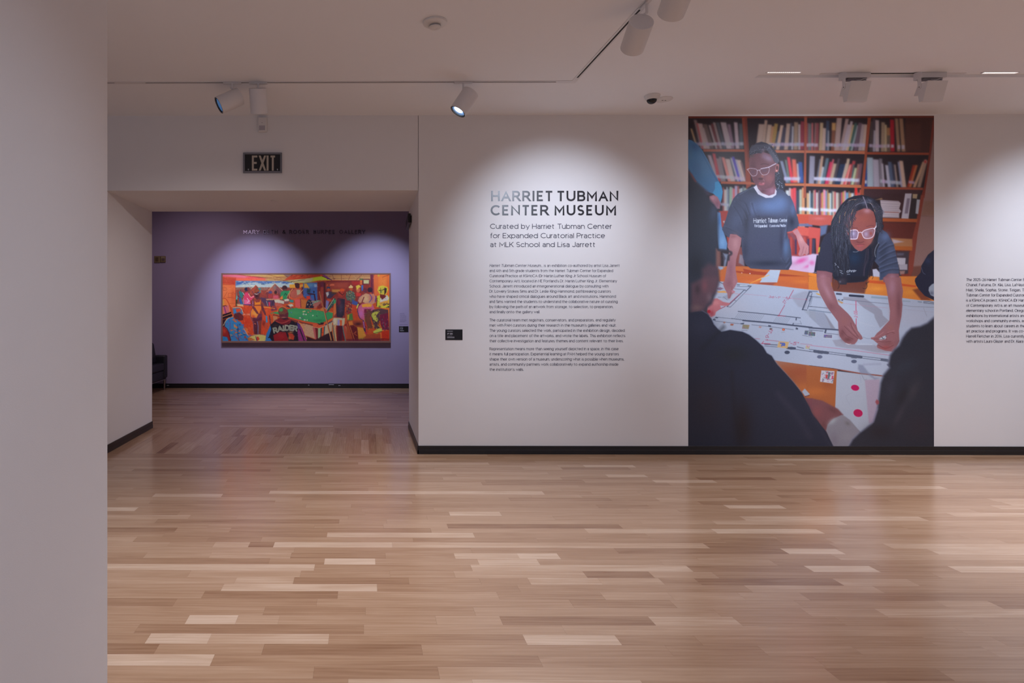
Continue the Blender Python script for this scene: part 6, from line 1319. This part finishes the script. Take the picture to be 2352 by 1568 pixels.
po([(665, 590), (710, 600), (700, 720), (790, 850), (800, 890), (760, 880), (670, 760), (655, 680)], (122, 56, 66), .9); li([(680, 620), (680, 720)], (190, 140, 180), 1.6); po([(845, 650), (880, 690), (940, 850), (960, 920), (920, 900), (860, 790)], (110, 52, 62), .9)
po([(680, 960), (760, 960), (800, 880), (860, 880), (865, 1020), (690, 1030)], (112, 52, 80), 1)
for k in range(8): li([(680, 965 + k * 8), (770, 985 + k * 8), (862, 940 + k * 9)], (74, 32, 56), .7, .4, .7)
po([(690, 1040), (770, 1030), (790, 1200), (780, 1300), (720, 1300), (700, 1200)], (92, 42, 58), 1); po([(790, 1030), (855, 1020), (850, 1200), (840, 1300), (790, 1300)], (132, 62, 52), 1); li([(770, 1040), (790, 1130), (785, 1290)], (110, 130, 190), 1.2); li([(715, 1080), (735, 1090)], (250, 130, 90), 1.6); li([(650, 800), (625, 900), (660, 1020), (690, 1060), (690, 1240)], (120, 104, 160), .9, .5, .8, True)
po([(945, 920), (975, 930), (985, 1060), (950, 1070)], (60, 150, 206), 1); po([(930, 1060), (985, 1060), (975, 1190), (930, 1200)], (198, 80, 60), 1.4); li([(1020, 920), (1045, 1100)], (86, 52, 70), 2.4)
# pool table
po([(1040, 870), (1230, 820), (1560, 760), (1800, 780), (1800, 1050), (1440, 970), (1100, 900)], (62, 156, 98), 1)
u(2)
po([(-420, 830), (-140, 770), (30, 765), (580, 850), (575, 960), (320, 1085), (260, 1075), (0, 1030), (-330, 950), (-660, 880)], (64, 158, 100), 1); bl(200, 930, 240, 80, (74, 170, 110), .7); bl(-200, 860, 150, 50, (84, 170, 106), .6); bl(300, 1020, 120, 30, (44, 128, 80), .7)
li([(-140, 762), (60, 775), (300, 805), (580, 850)], (224, 116, 60), 2); li([(-660, 880), (-330, 960), (-20, 1040), (260, 1090)], (216, 86, 52), 3.2); li([(-640, 900), (-330, 985), (-20, 1070), (200, 1120)], (90, 50, 60), 1.6)
po([(-650, 920), (-560, 940), (-570, 1080), (-640, 1060)], (206, 140, 96), 1); po([(-20, 1080), (170, 1130), (230, 1400), (0, 1320), (-100, 1250), (-160, 1100)], (206, 160, 130), 1); po([(410, 1110), (570, 1040), (560, 1230), (400, 1360)], (206, 180, 150), 1); po([(-140, 1070), (0, 1100), (0, 1300), (-110, 1250)], (214, 140, 100), 2, .7)
po([(160, 1090), (220, 1075), (300, 1110), (400, 1060), (440, 1060), (420, 1130), (300, 1180), (180, 1140)], (226, 96, 64), .9); li([(170, 1150), (290, 1180), (420, 1130)], (230, 190, 150), 1.3)
for pts, c in (([(165, 1150), (215, 1165), (250, 1420), (215, 1410)], (198, 96, 100)), ([(215, 1165), (275, 1178), (280, 1420), (245, 1420)], (120, 36, 44)), ([(275, 1178), (330, 1175), (315, 1425), (275, 1425)], (160, 196, 150)), ([(330, 1175), (360, 1160), (345, 1420), (320, 1424)], (60, 70, 80)), ([(360, 1160), (405, 1145), (380, 1400), (345, 1415)], (232, 84, 40)), ([(400, 1145), (420, 1135), (400, 1350), (385, 1400)], (50, 88, 110))): po(pts, c, .8)
po([(0, 1330), (220, 1410), (560, 1240), (600, 1450), (0, 1450)], (62, 26, 36), 1.5); po([(330, 1420), (540, 1250), (560, 1440)], (54, 24, 40), 1)
po([(260, 1075), (320, 1085), (330, 1060), (400, 1060), (380, 1100), (300, 1110)], (58, 30, 40), 1); li([(440, 1060), (575, 985)], (232, 120, 60), 2.6); li([(430, 1110), (575, 1030)], (52, 74, 110), 2)
for x, y, c in ((168, 915, (226, 226, 210)), (75, 848, (208, 120, 100)), (124, 825, (210, 90, 80)), (248, 920, (30, 96, 70)), (-28, 835, (222, 206, 120)), (28, 896 - 0, (222, 216, 196)), (-48, 962, (60, 80, 110)), (50 - 2, 1010, (226, 216, 170)), (0, 830, (224, 214, 170)), (-276, 855, (40, 110, 160))): el(x, y, 15, 13, c, .6); el(x + 4, y - 4, 4, 4, (244, 240, 226), .5)
u(1)
for x, y in ((1725, 893), (1650, 968), (1748, 1010)): el(x, y, 20, 18, (214, 220, 206), .6); el(x, y + 8, 14, 8, (90, 120, 110), .6, .7)
u(2)
# ceiling right, hanging lamp
po([(370, 70), (1400, 70), (1340, 200), (560, 190)], (196, 148, 100), 1.5); po([(350, 65), (720, 70), (760, 110), (540, 120)], (204, 156, 110), 2); po([(640, 90), (1000, 90), (980, 150), (600, 150)], (206, 150, 96), 2)
for a in ([(570, 75), (605, 190)], [(755, 75), (755, 185)], [(950, 75), (900, 190)], [(1180, 75), (1060, 190)], [(440, 105), (1350, 105)], [(560, 150), (1150, 145)], [(520, 80), (1400, 78)]): li(a, (130, 62, 50), .8)
u(1); po([(1500, 205), (1620, 110), (1700, 80), (1900, 70), (2040, 70), (2230, 140)], (198, 66, 42), 1.2); po([(1510, 200), (1640, 105), (1740, 90), (1800, 100), (1700, 160), (1560, 190)], (224, 120, 60), 1.5)
u(2); po([(-260, 75), (370, 70), (400, 110), (0, 160), (-440, 200)], (206, 76, 44), 1.5)
for k in range(26):
    x = ar.uniform(-380, 340); y = ar.uniform(80, 150); 
    if y > 190 - (x + 440) * .1 or True: li([(x, y), (x + ar.uniform(20, 70), y - ar.uniform(5, 30))], ar.choice([(160, 44, 40), (236, 140, 70), (220, 96, 50), (100, 40, 44)]), 1.1, .5, .7)
po([(-440, 205), (0, 165), (360, 105), (560, 190), (300, 195), (0, 250), (-200, 245)], (204, 204, 60), 1); po([(-440, 205), (0, 165), (180, 140), (160, 200), (0, 240), (-200, 240)], (206, 196, 146), 1.5); po([(180, 140), (370, 118), (440, 160), (200, 190)], (206, 222, 44), 1.5); po([(360, 75), (400, 70), (560, 185), (470, 170)], (136, 66, 130), 1); li([(360, 110), (560, 188)], (80, 30, 80), 1.5); li([(-440, 205), (-200, 215), (0, 180)], (90, 40, 50), .9)
# back of the bar
po([(260, 215), (1340, 205), (1340, 700), (260, 780)], (146, 52, 46), 2); po([(330, 215), (900, 225), (880, 350), (430, 380)], (160, 66, 54), 3); po([(450, 205), (1150, 195), (1150, 230), (450, 235)], (128, 46, 50), 1.5); bl(700, 300, 160, 50, (184, 84, 66), .7); po([(960, 215), (1180, 215), (1180, 290), (1000, 290)], (176, 44, 44), 2)
po([(-30, 250), (260, 240), (265, 600), (120, 620), (-30, 520)], (74, 100, 168), 1.5); bl(130, 290, 110, 60, (106, 160, 206), .9); bl(200, 500, 60, 130, (56, 116, 196), .8); po([(50, 370), (120, 370), (110, 450), (40, 450)], (40, 70, 90), 2); po([(195, 270), (255, 275), (250, 335), (195, 330)], (150, 180, 220), 1); li([(70, 470), (200, 480), (220, 620)], (70, 30, 56), 3); po([(-10, 260), (40, 260), (100, 350), (-10, 350)], (240, 170, 60), 1.2); el(190, 430, 14, 24, (50, 30, 50), .8)
po([(265, 230), (325, 225), (325, 720), (265, 720)], (128, 44, 44), 1); po([(330, 300), (390, 300), (390, 720), (330, 720)], (168, 66, 58), 1); po([(320, 225), (400, 215), (400, 330), (320, 330)], (116, 42, 68), 1.5); po([(390, 240), (430, 240), (430, 760), (390, 760)], (90, 34, 44), 1.5)
po([(560, 265), (610, 270), (608, 305), (520, 305), (520, 280)], (224, 110, 80), .8); el(467, 288, 10, 12, (226, 110, 70), .7); po([(560, 380), (830, 380), (700, 440), (560, 440)], (208, 140, 70), 2.5)
# christmas tree, figure in red scarf
po([(40, 640), (90, 570), (140, 600), (180, 700), (185, 765), (20, 765)], (40, 36, 62), 1.2)
for k in range(26): el(ar.uniform(40, 175), ar.uniform(610, 755), 8, 7, ar.choice([(226, 200, 140), (214, 70, 80), (150, 180, 200), (240, 150, 110), (70, 110, 90)]), .6)
po([(30, 520), (110, 505), (120, 580), (50, 590)], (222, 66, 56), 1.2); po([(120, 540), (180, 580), (160, 620), (110, 590)], (110, 96, 160), 1.5)
po([(180, 640), (300, 610), (360, 620), (290, 700), (200, 780), (185, 700)], (184, 108, 100), 1.5); li([(180, 660), (330, 605)], (96, 150, 130), 1.6); po([(190, 620), (300, 600), (270, 640), (190, 660)], (150, 170, 150), 1.5)
po([(330, 770), (390, 740), (440, 770), (420, 820), (330, 805)], (216, 130, 70), 1)
# man with cap behind
el(490, 350, 38, 24, (52, 72, 110), .9); el(492, 390, 30, 36, (190, 84, 60), 1); po([(430, 440), (500, 420), (560, 430), (640, 470), (600, 500), (540, 560), (460, 560)], (72, 56, 84), 1); po([(435, 445), (490, 430), (500, 480), (460, 540)], (206, 196, 196), 1.2); po([(440, 600), (540, 590), (500, 640), (470, 780), (430, 780)], (128, 130, 190), 1.2); po([(540, 430), (660, 450), (640, 480), (560, 470)], (90, 60, 50), 1.2); po([(470, 570), (580, 600), (560, 640), (460, 610)], (208, 80, 60), 1.3)
# central standing man
el(770, 400, 46, 40, (226, 84, 40), 1); po([(690, 420), (800, 420), (810, 500), (760, 540), (690, 520)], (176, 60, 50), 1.2); li([(700, 430), (780, 500), (810, 460)], (70, 30, 36), 1.3)
po([(590, 560), (640, 530), (700, 535), (850, 560), (870, 600), (830, 700), (840, 960), (740, 990), (640, 960), (590, 940), (600, 760)], (150, 60, 60), 1); po([(680, 560), (830, 580), (810, 900), (760, 960), (660, 940), (640, 700)], (52, 42, 62), 1.2); bl(740, 760, 60, 150, (86, 70, 96), .7); bl(700, 640, 40, 80, (150, 36, 56), .8); po([(600, 620), (640, 600), (650, 860), (600, 940), (590, 850)], (222, 120, 66), 1.3)
po([(600, 560), (640, 570), (640, 640), (540, 760), (470, 850), (440, 830), (500, 690)], (60, 86, 84), 1); li([(600, 570), (540, 670), (480, 760), (440, 830)], (224, 206, 170), 1.1, .5, 1, True); po([(600, 590), (650, 600), (640, 660), (590, 670)], (70, 160, 110), 1.5); po([(395, 800), (470, 820), (460, 860), (410, 870)], (190, 76, 70), 1)
li([(305, 430), (370, 690), (430, 930), (545, 1420)], (206, 138, 90), 2.6); li([(312, 450), (440, 930), (530, 1300)], (130, 48, 48), 1)
po([(590, 960), (830, 970), (820, 1080), (800, 1140), (700, 1140), (590, 1120), (575, 1040)], (206, 190, 160), 1); po([(680, 1000), (720, 1000), (710, 1130), (675, 1130)], (160, 150, 214), 1); po([(720, 1010), (770, 1010), (760, 1210), (730, 1150)], (232, 100, 60), 1.2); po([(600, 980), (660, 980), (650, 1080), (600, 1100)], (226, 210, 180), 1.2)
po([(650, 1120), (800, 1130), (900, 1050), (1000, 1420), (650, 1440)], (120, 26, 40), 1.2); po([(680, 1130), (780, 1130), (760, 1440), (690, 1440)], (84, 28, 50), 1.5)
po([(575, 1120), (640, 1110), (650, 1230), (660, 1440), (610, 1440), (575, 1300)], (206, 140, 96), 1); li([(580, 1120), (600, 1270), (630, 1440)], (52, 120, 130), 1.4, .5, 1, True); li([(630, 1120), (620, 1200), (650, 1440)], (232, 206, 160), 1.3, .5, 1, True); po([(770, 1130), (850, 1120), (880, 1300), (885, 1440), (830, 1440), (800, 1260)], (196, 84, 66), 1); li([(785, 1140), (800, 1260), (840, 1440)], (60, 140, 146), 1.6, .5, 1, True); li([(850, 1140), (880, 1300), (885, 1440)], (236, 196, 150), 1.3, .5, 1, True)
# figures at the bar
el(955, 370, 34, 50, (196, 92, 56), 1); po([(900, 340), (950, 285), (1000, 330), (985, 350), (920, 350)], (236, 206, 140), 1); po([(860, 430), (930, 400), (1000, 430), (1050, 540), (1030, 600), (960, 640), (880, 610), (845, 540)], (92, 104, 92), 1)
for k in range(80): el(ar.uniform(860, 1035), ar.uniform(430, 600), 9, 7, ar.choice([(60, 130, 120), (176, 76, 60), (50, 44, 60), (190, 190, 150), (120, 140, 110)]), .6, .8, ar.uniform(0, 90))
po([(850, 600), (920, 610), (980, 720), (960, 860), (880, 900), (840, 860), (880, 760)], (146, 50, 54), 1.2)
for k in range(40): 
    x, y = ar.uniform(850, 980), ar.uniform(620, 980); li([(x, y), (x + 14, y + 24)], ar.choice([(224, 196, 110), (70, 130, 80), (96, 30, 44), (206, 150, 100), (40, 60, 90)]), 1.2, .5, .8)
po([(870, 900), (980, 870), (1000, 1010), (880, 1020)], (84, 126, 66), 1.5); po([(880, 900), (920, 900), (910, 1000), (880, 1000)], (214, 170, 60), 1.2)
po([(980, 590), (1090, 640), (1100, 760), (1000, 740), (970, 680)], (70, 90, 160), 1.4); po([(970, 680), (1100, 720), (1120, 960), (1000, 980)], (206, 74, 44), 1.5); el(1100, 390, 40, 55, (206, 110, 80), 1.2); po([(1050, 310), (1120, 285), (1160, 330), (1110, 350), (1080, 400)], (226, 196, 76), 1); po([(1060, 440), (1160, 460), (1150, 520), (1060, 520)], (214, 60, 56), 1.2); po([(1165, 290), (1205, 290), (1205, 400), (1170, 420)], (70, 110, 190), 1.3)
po([(1140, 195), (1180, 190), (1180, 280), (1140, 280)], (226, 120, 60), 1.2); po([(1190, 165), (1340, 165), (1340, 280), (1190, 285)], (112, 44, 56), 1); po([(1210, 185), (1325, 185), (1320, 262), (1215, 262)], (202, 200, 150), 1.2); po([(1130, 160), (1200, 160), (1200, 190), (1130, 185)], (70, 110, 70), 1.2)
po([(1350, 75), (1410, 75), (1410, 520), (1350, 400)], (116, 42, 66), 1); po([(1415, 75), (1510, 75), (1520, 560), (1440, 500)], (226, 110, 60), 1); po([(1510, 75), (1750, 75), (1750, 1450), (1560, 1450), (1520, 560)], (236, 124, 54), 1); bl(1620, 230, 100, 110, (240, 140, 66), .8); bl(1720, 300, 40, 300, (222, 96, 46), .7); li([(1415, 80), (1420, 460)], (150, 70, 80), 1.2); li([(1600, 130), (1730, 85)], (150, 60, 44), .9); bl(1520, 90, 20, 30, (206, 210, 60), .8)
# woman in orange skirt seen from behind
el(1245, 400, 46, 52, (116, 48, 62), 1); el(1345, 390, 50, 52, (54, 34, 56), 1); po([(1180, 500), (1260, 460), (1330, 480), (1420, 470), (1470, 560), (1440, 660), (1380, 690), (1260, 670), (1200, 640), (1130, 660), (1090, 620), (1120, 540)], (206, 150, 120), 1); bl(1260, 570, 70, 80, (222, 186, 140), .8); bl(1380, 560, 50, 80, (196, 90, 100), .8); li([(1340, 480), (1380, 560), (1330, 640)], (100, 84, 150), 2, .6, .9, True); li([(1470, 520), (1450, 640)], (110, 60, 130), 2.4); li([(1180, 500), (1110, 560), (1100, 640)], (126, 60, 110), 1.2, .5, .9, True); li([(1220, 540), (1180, 640)], (120, 46, 56), 2)
po([(1180, 670), (1300, 660), (1400, 690), (1440, 780), (1380, 850), (1260, 900), (1220, 1020), (1130, 950), (1090, 850), (1110, 740)], (206, 100, 140), 1); po([(1170, 690), (1300, 665), (1390, 690), (1370, 740), (1250, 740), (1190, 750)], (240, 164, 60), 1.2); bl(1160, 880, 50, 80, (206, 116, 190), .9); po([(1230, 780), (1380, 780), (1300, 860), (1220, 860)], (128, 40, 70), 1.4); li([(1130, 680), (1085, 780), (1130, 960), (1200, 1010)], (70, 54, 110), 1.6, .5, 1, True); li([(1100, 690), (1075, 760)], (226, 216, 90), 2.6)
po([(1190, 1020), (1260, 1020), (1270, 1180), (1280, 1290), (1220, 1250), (1200, 1130)], (60, 44, 90), 1); po([(1195, 1040), (1225, 1040), (1240, 1170), (1220, 1180)], (196, 110, 170), 1); po([(1230, 1030), (1310, 1040), (1300, 1280), (1260, 1270)], (198, 66, 52), 1.2); po([(1215, 1230), (1280, 1270), (1270, 1310), (1220, 1280)], (206, 54, 76), 1); el(1222, 1250, 9, 14, (232, 214, 226), .6)
# lower floor right
po([(860, 1020), (1180, 1010), (1200, 1180), (1230, 1300), (1560, 1300), (1560, 1450), (860, 1450)], (176, 76, 50), 2); po([(880, 1040), (1100, 1180), (1110, 1430), (1000, 1440), (930, 1180)], (110, 30, 40), 1.2); li([(905, 1060), (1030, 1430)], (226, 130, 70), 1.2); li([(1000, 1290), (1060, 1240), (1030, 1300), (1080, 1330)], (224, 110, 70), .9); po([(1080, 1150), (1200, 1170), (1260, 1330), (1180, 1400), (1110, 1420)], (222, 150, 60), 1.5); bl(1100, 1090, 90, 40, (70, 26, 40), .9); po([(900, 1040), (980, 1030), (1000, 1110), (920, 1120)], (226, 130, 60), 1.5); bl(1180, 1400, 80, 30, (150, 140, 60), .7); po([(860, 1400), (1740, 1380), (1740, 1450), (860, 1450)], (104, 30, 60), 2, .7)
# seated man in yellow
po([(1520, 320), (1600, 300), (1700, 330), (1720, 380), (1680, 470), (1620, 520), (1540, 470), (1500, 400)], (222, 206, 60), 1.6); po([(1555, 350), (1620, 325), (1680, 345), (1680, 420), (1640, 480), (1580, 480), (1540, 430)], (206, 190, 70), 1); po([(1640, 340), (1690, 360), (1680, 440), (1640, 500), (1640, 440)], (60, 34, 40), 1); li([(1530, 400), (1600, 395), (1660, 370)], (40, 30, 40), 1.4); el(1575, 430, 16, 20, (120, 140, 80), .9); li([(1560, 350), (1560, 480)], (80, 50, 40), .8)
po([(1490, 520), (1560, 490), (1620, 520), (1680, 490), (1740, 530), (1740, 760), (1600, 760), (1480, 740)], (214, 206, 60), 1); po([(1560, 560), (1600, 520), (1700, 500), (1735, 560), (1700, 640), (1600, 680), (1540, 660)], (216, 210, 206), 1.5); po([(1540, 650), (1640, 620), (1720, 600), (1740, 680), (1640, 720), (1540, 720)], (232, 166, 70), 1.5); po([(1550, 480), (1640, 490), (1680, 520), (1600, 590), (1550, 540)], (120, 40, 40), 1.2); li([(1490, 560), (1480, 720)], (50, 30, 40), 1.4)
for k in range(36): 
    x, y = ar.uniform(1500, 1735), ar.uniform(680, 760); li([(x, y), (x + ar.uniform(20, 40), y - ar.uniform(8, 24))], ar.choice([(54, 34, 40), (230, 220, 80), (40, 40, 70)]), 1.2, .5, .8)
po([(1400, 800), (1560, 770), (1720, 800), (1720, 900), (1560, 1000), (1500, 1100), (1560, 1190), (1440, 1190), (1400, 1050), (1350, 900)], (92, 60, 70), 1); po([(1360, 880), (1460, 830), (1530, 840), (1470, 920), (1520, 1010), (1480, 1050), (1400, 990)], (196, 196, 84), 1)
for k in range(70): 
    x, y = ar.uniform(1230, 1560), ar.uniform(800, 1180); li([(x, y), (x + ar.uniform(-24, 30), y + ar.uniform(14, 44))], ar.choice([(50, 34, 60), (200, 190, 80), (110, 84, 60), (40, 30, 44), (150, 120, 60)]), 1.3, .5, .75)
po([(1220, 880), (1340, 800), (1400, 830), (1350, 960), (1400, 1180), (1300, 1180), (1240, 1000)], (104, 62, 56), 1.3, .8); po([(1410, 1240), (1520, 1180), (1590, 1180), (1600, 1230), (1480, 1290), (1420, 1280)], (206, 206, 90), 1); li([(1415, 1285), (1590, 1240)], (60, 60, 50), 1)
po([(1540, 900), (1720, 860), (1740, 1220), (1600, 1200), (1560, 1100)], (120, 34, 66), 1.3)
for k in range(30): 
    x, y = ar.uniform(1590, 1720), ar.uniform(920, 1200); li([(x, y), (x + ar.uniform(-10, 16), y + ar.uniform(10, 34))], ar.choice([(60, 140, 130), (196, 50, 90), (60, 40, 90), (220, 90, 120)]), 1.1, .5, .8)
po([(1580, 1240), (1740, 1220), (1740, 1420), (1590, 1420)], (206, 54, 34), 1.3); li([(1590, 1395), (1740, 1405)], (70, 24, 40), 1.2)
# man in blue, bottom left
u(1)
po([(265, 760), (330, 750), (430, 760), (480, 850), (470, 900), (400, 870), (300, 900), (270, 860)], (96, 120, 160), 1); po([(300, 780), (420, 770), (430, 830), (340, 850)], (216, 76, 50), 1.4); po([(290, 800), (330, 780), (340, 850), (290, 880)], (56, 140, 206), 1.2); li([(265, 760), (420, 755), (480, 860)], (226, 206, 160), 1.1, .5, 1, True)
po([(300, 880), (400, 850), (450, 890), (490, 940), (470, 1010), (420, 1020), (340, 1000), (280, 950)], (96, 44, 52), 1); po([(400, 900), (470, 930), (470, 980), (430, 1010), (400, 960)], (120, 40, 44), 1)
po([(170, 970), (260, 950), (340, 1010), (430, 1050), (500, 1180), (560, 1300), (680, 1400), (740, 1440), (230, 1450), (170, 1300), (100, 1180), (110, 1050)], (60, 132, 196), 1)
for k in range(95):
    x, y = ar.uniform(130, 600), ar.uniform(990, 1430)
    if x - 130 < (y - 950) * 1.1 + 170: po([(x, y), (x + ar.uniform(15, 60), y + ar.uniform(-25, 15)), (x + ar.uniform(30, 80), y + ar.uniform(10, 45)), (x + ar.uniform(0, 30), y + ar.uniform(15, 40))], ar.choice([(206, 74, 50), (222, 110, 60), (52, 120, 190), (170, 60, 60), (110, 96, 170), (40, 84, 140), (216, 140, 90), (36, 150, 196)]), .9, .85)
li([(70, 1120), (150, 990), (270, 940)], (196, 190, 170), 1.5, .5, 1, True); li([(200, 990), (210, 1180), (180, 1290)], (120, 84, 150), 1.6, .5, .9, True); li([(370, 1100), (370, 1300), (400, 1440)], (40, 60, 110), 1.2, .5, .9, True); li([(490, 1180), (560, 1300), (600, 1340)], (214, 170, 190), 1.2, .5, .9, True)
po([(45, 1130), (130, 1180), (190, 1280), (230, 1450), (45, 1450)], (150, 40, 44), 1); po([(45, 1340), (150, 1360), (180, 1450), (45, 1450)], (50, 130, 196), 1); li([(60, 1130), (150, 1190), (200, 1330), (225, 1440)], (60, 34, 50), 1.5, .5, 1, True); bl(90, 1230, 40, 60, (206, 74, 48), .7)
# card table
po([(600, 1370), (700, 1310), (820, 1300), (950, 1325), (940, 1450), (760, 1450), (620, 1420)], (212, 196, 116), 1); po([(560, 1380), (640, 1370), (730, 1420), (600, 1440)], (196, 110, 60), 1); po([(740, 1360), (790, 1350), (820, 1400), (780, 1440), (750, 1420)], (204, 66, 50), 1); li([(740, 1350), (760, 1430)], (50, 70, 120), 1.5); li([(620, 1340), (820, 1300), (950, 1325)], (120, 90, 120), .9)
# jacket with lettering
po([(1200, 780), (1290, 740), (1380, 770), (1415, 880), (1400, 980), (1330, 1010), (1240, 980), (1215, 880)], (104, 42, 54), 1); po([(1200, 850), (1220, 760), (1300, 735), (1380, 770), (1400, 850), (1330, 890), (1230, 890)], (116, 76, 60), 1.2); el(1260, 800, 40, 34, (70, 150, 84), 1.2); bl(1350, 820, 30, 40, (150, 44, 50), .8); li([(1190, 840), (1220, 760), (1300, 735), (1380, 780)], (224, 130, 80), 1.5, .5, 1, True); bl(1310, 960, 60, 20, (196, 130, 110), .8)
po([(1040, 1110), (1140, 1020), (1240, 970), (1400, 970), (1490, 1020), (1600, 1060), (1680, 1160), (1740, 1300), (1790, 1450), (940, 1450), (990, 1280)], (34, 24, 40), 1); po([(960, 1290), (1040, 1120), (1060, 1200), (1010, 1350), (1080, 1450), (935, 1450)], (54, 120, 190), 1); po([(1640, 1080), (1700, 1180), (1790, 1430), (1790, 1450), (1620, 1450), (1600, 1250)], (150, 52, 120), 1.2); po([(1590, 1050), (1650, 1100), (1660, 1220), (1600, 1170)], (90, 64, 130), 1.2); li([(1620, 1040), (1700, 1160), (1790, 1400)], (226, 170, 110), 1.2, .5, 1, True); li([(1650, 1200), (1740, 1440)], (30, 26, 44), 2.4)
po([(1120, 1020), (1240, 960), (1330, 1000), (1430, 980), (1480, 1010), (1440, 1080), (1340, 1120), (1220, 1080)], (130, 34, 46), 1); li([(1150, 1030), (1260, 1070), (1350, 1050), (1450, 1000)], (196, 84, 76), 1.2, .5, 1, True); li([(1180, 1060), (1300, 1100), (1420, 1060)], (80, 24, 40), 1.2, .5, 1, True); po([(1100, 1320), (1240, 1250), (1360, 1260), (1390, 1360), (1420, 1450), (1120, 1450)], (150, 32, 42), 1.2); bl(1260, 1340, 70, 60, (176, 40, 50), .7); po([(1400, 1270), (1500, 1290), (1540, 1340), (1520, 1420), (1440, 1400)], (196, 66, 46), 1.4); bl(1460, 1260, 50, 20, (226, 150, 90), .8); bl(1430, 1380, 30, 40, (222, 150, 80), .7); bl(1150, 1120, 60, 30, (80, 60, 50), .6)
li([(1060, 1360), (1000, 1370)], (20, 20, 30), 2)
for i_, (ch, x, y, rot) in enumerate((('R', 1120, 1270, -12), ('A', 1205, 1238, -10), ('I', 1318, 1225, -6), ('D', 1350, 1215, 0), ('E', 1440, 1212, 4), ('R', 1515, 1222, 9))):
    w_, sts = glyph_strokes(ch); c_, s_ = math.cos(math.radians(rot)), math.sin(math.radians(rot)); sc = 1.28
    for col, ww in (((206, 196, 176), 3.2), ((110, 130, 120), 1.3)):
        for st in sts: li([(x + (px_ * c_ * 1.05 + py_ * s_) * sc, y + (px_ * s_ - py_ * c_) * sc) for px_, py_ in st], col, ww, .5)
# brush marks over everything
N_ = art.a.shape
src_ = art.a.copy()
art.tile(art.x0, art.y0, 1)
for k in range(2600):
    x, y = ar.uniform(1, 382), ar.uniform(1, 153); c = src_[int(y * 1.6), int(x * 1.6)]; j = ar.uniform(-24, 26); h_ = [ar.uniform(-12, 12) for _ in range(3)]
    an = ar.uniform(0, math.pi); l_ = ar.uniform(1.2, 4)
    li([(x, y), (x + l_ * math.cos(an), y + l_ * math.sin(an))], [v + j + q for v, q in zip(c, h_)], ar.uniform(.5, 1.2), .5, .6)
M_paint = ink_material('oil_paint', 0.38, 0.4)
fr = empty('framed_painting', on_y(702.5, 787, FAR)); tag(fr, 'long colourful framed painting of figures around a green pool table', 'painting')
YF = FAR - 0.075
cv = art.build('canvas', K_PAINT, YF + 0.006, M_paint, fr, origin=fr.location)
o_ = fr.location
def fb(name, x0, y0, x1, y1, ya, yb, m):
    a = on_y(x0, y1, ya); b = on_y(x1, y0, ya)
    return boxes(name, [((a.x - o_.x, ya - o_.y, a.z - o_.z), (b.x - o_.x, yb - o_.y, b.z - o_.z))], m, fr, 0.002)
fb('frame_rail', 508.0, 626.8, 897.6, 630.2, YF, FAR, M_frame); fb('frame_rail', 508.0, 783.0, 897.6, 787.0, YF, FAR, M_frame)
fb('frame_stile', 508.0, 630.2, 511.4, 783.0, YF, FAR, M_frame); fb('frame_stile', 894.2, 630.2, 897.6, 783.0, YF, FAR, M_frame)
boxes('backing', [((on_y(511, 700, YF).x - o_.x, YF + 0.008 - o_.y, on_y(700, 783.5, YF).z - o_.z), (on_y(894.5, 700, YF).x - o_.x, -0.001, on_y(700, 630, YF).z - o_.z))], M_dark, fr)
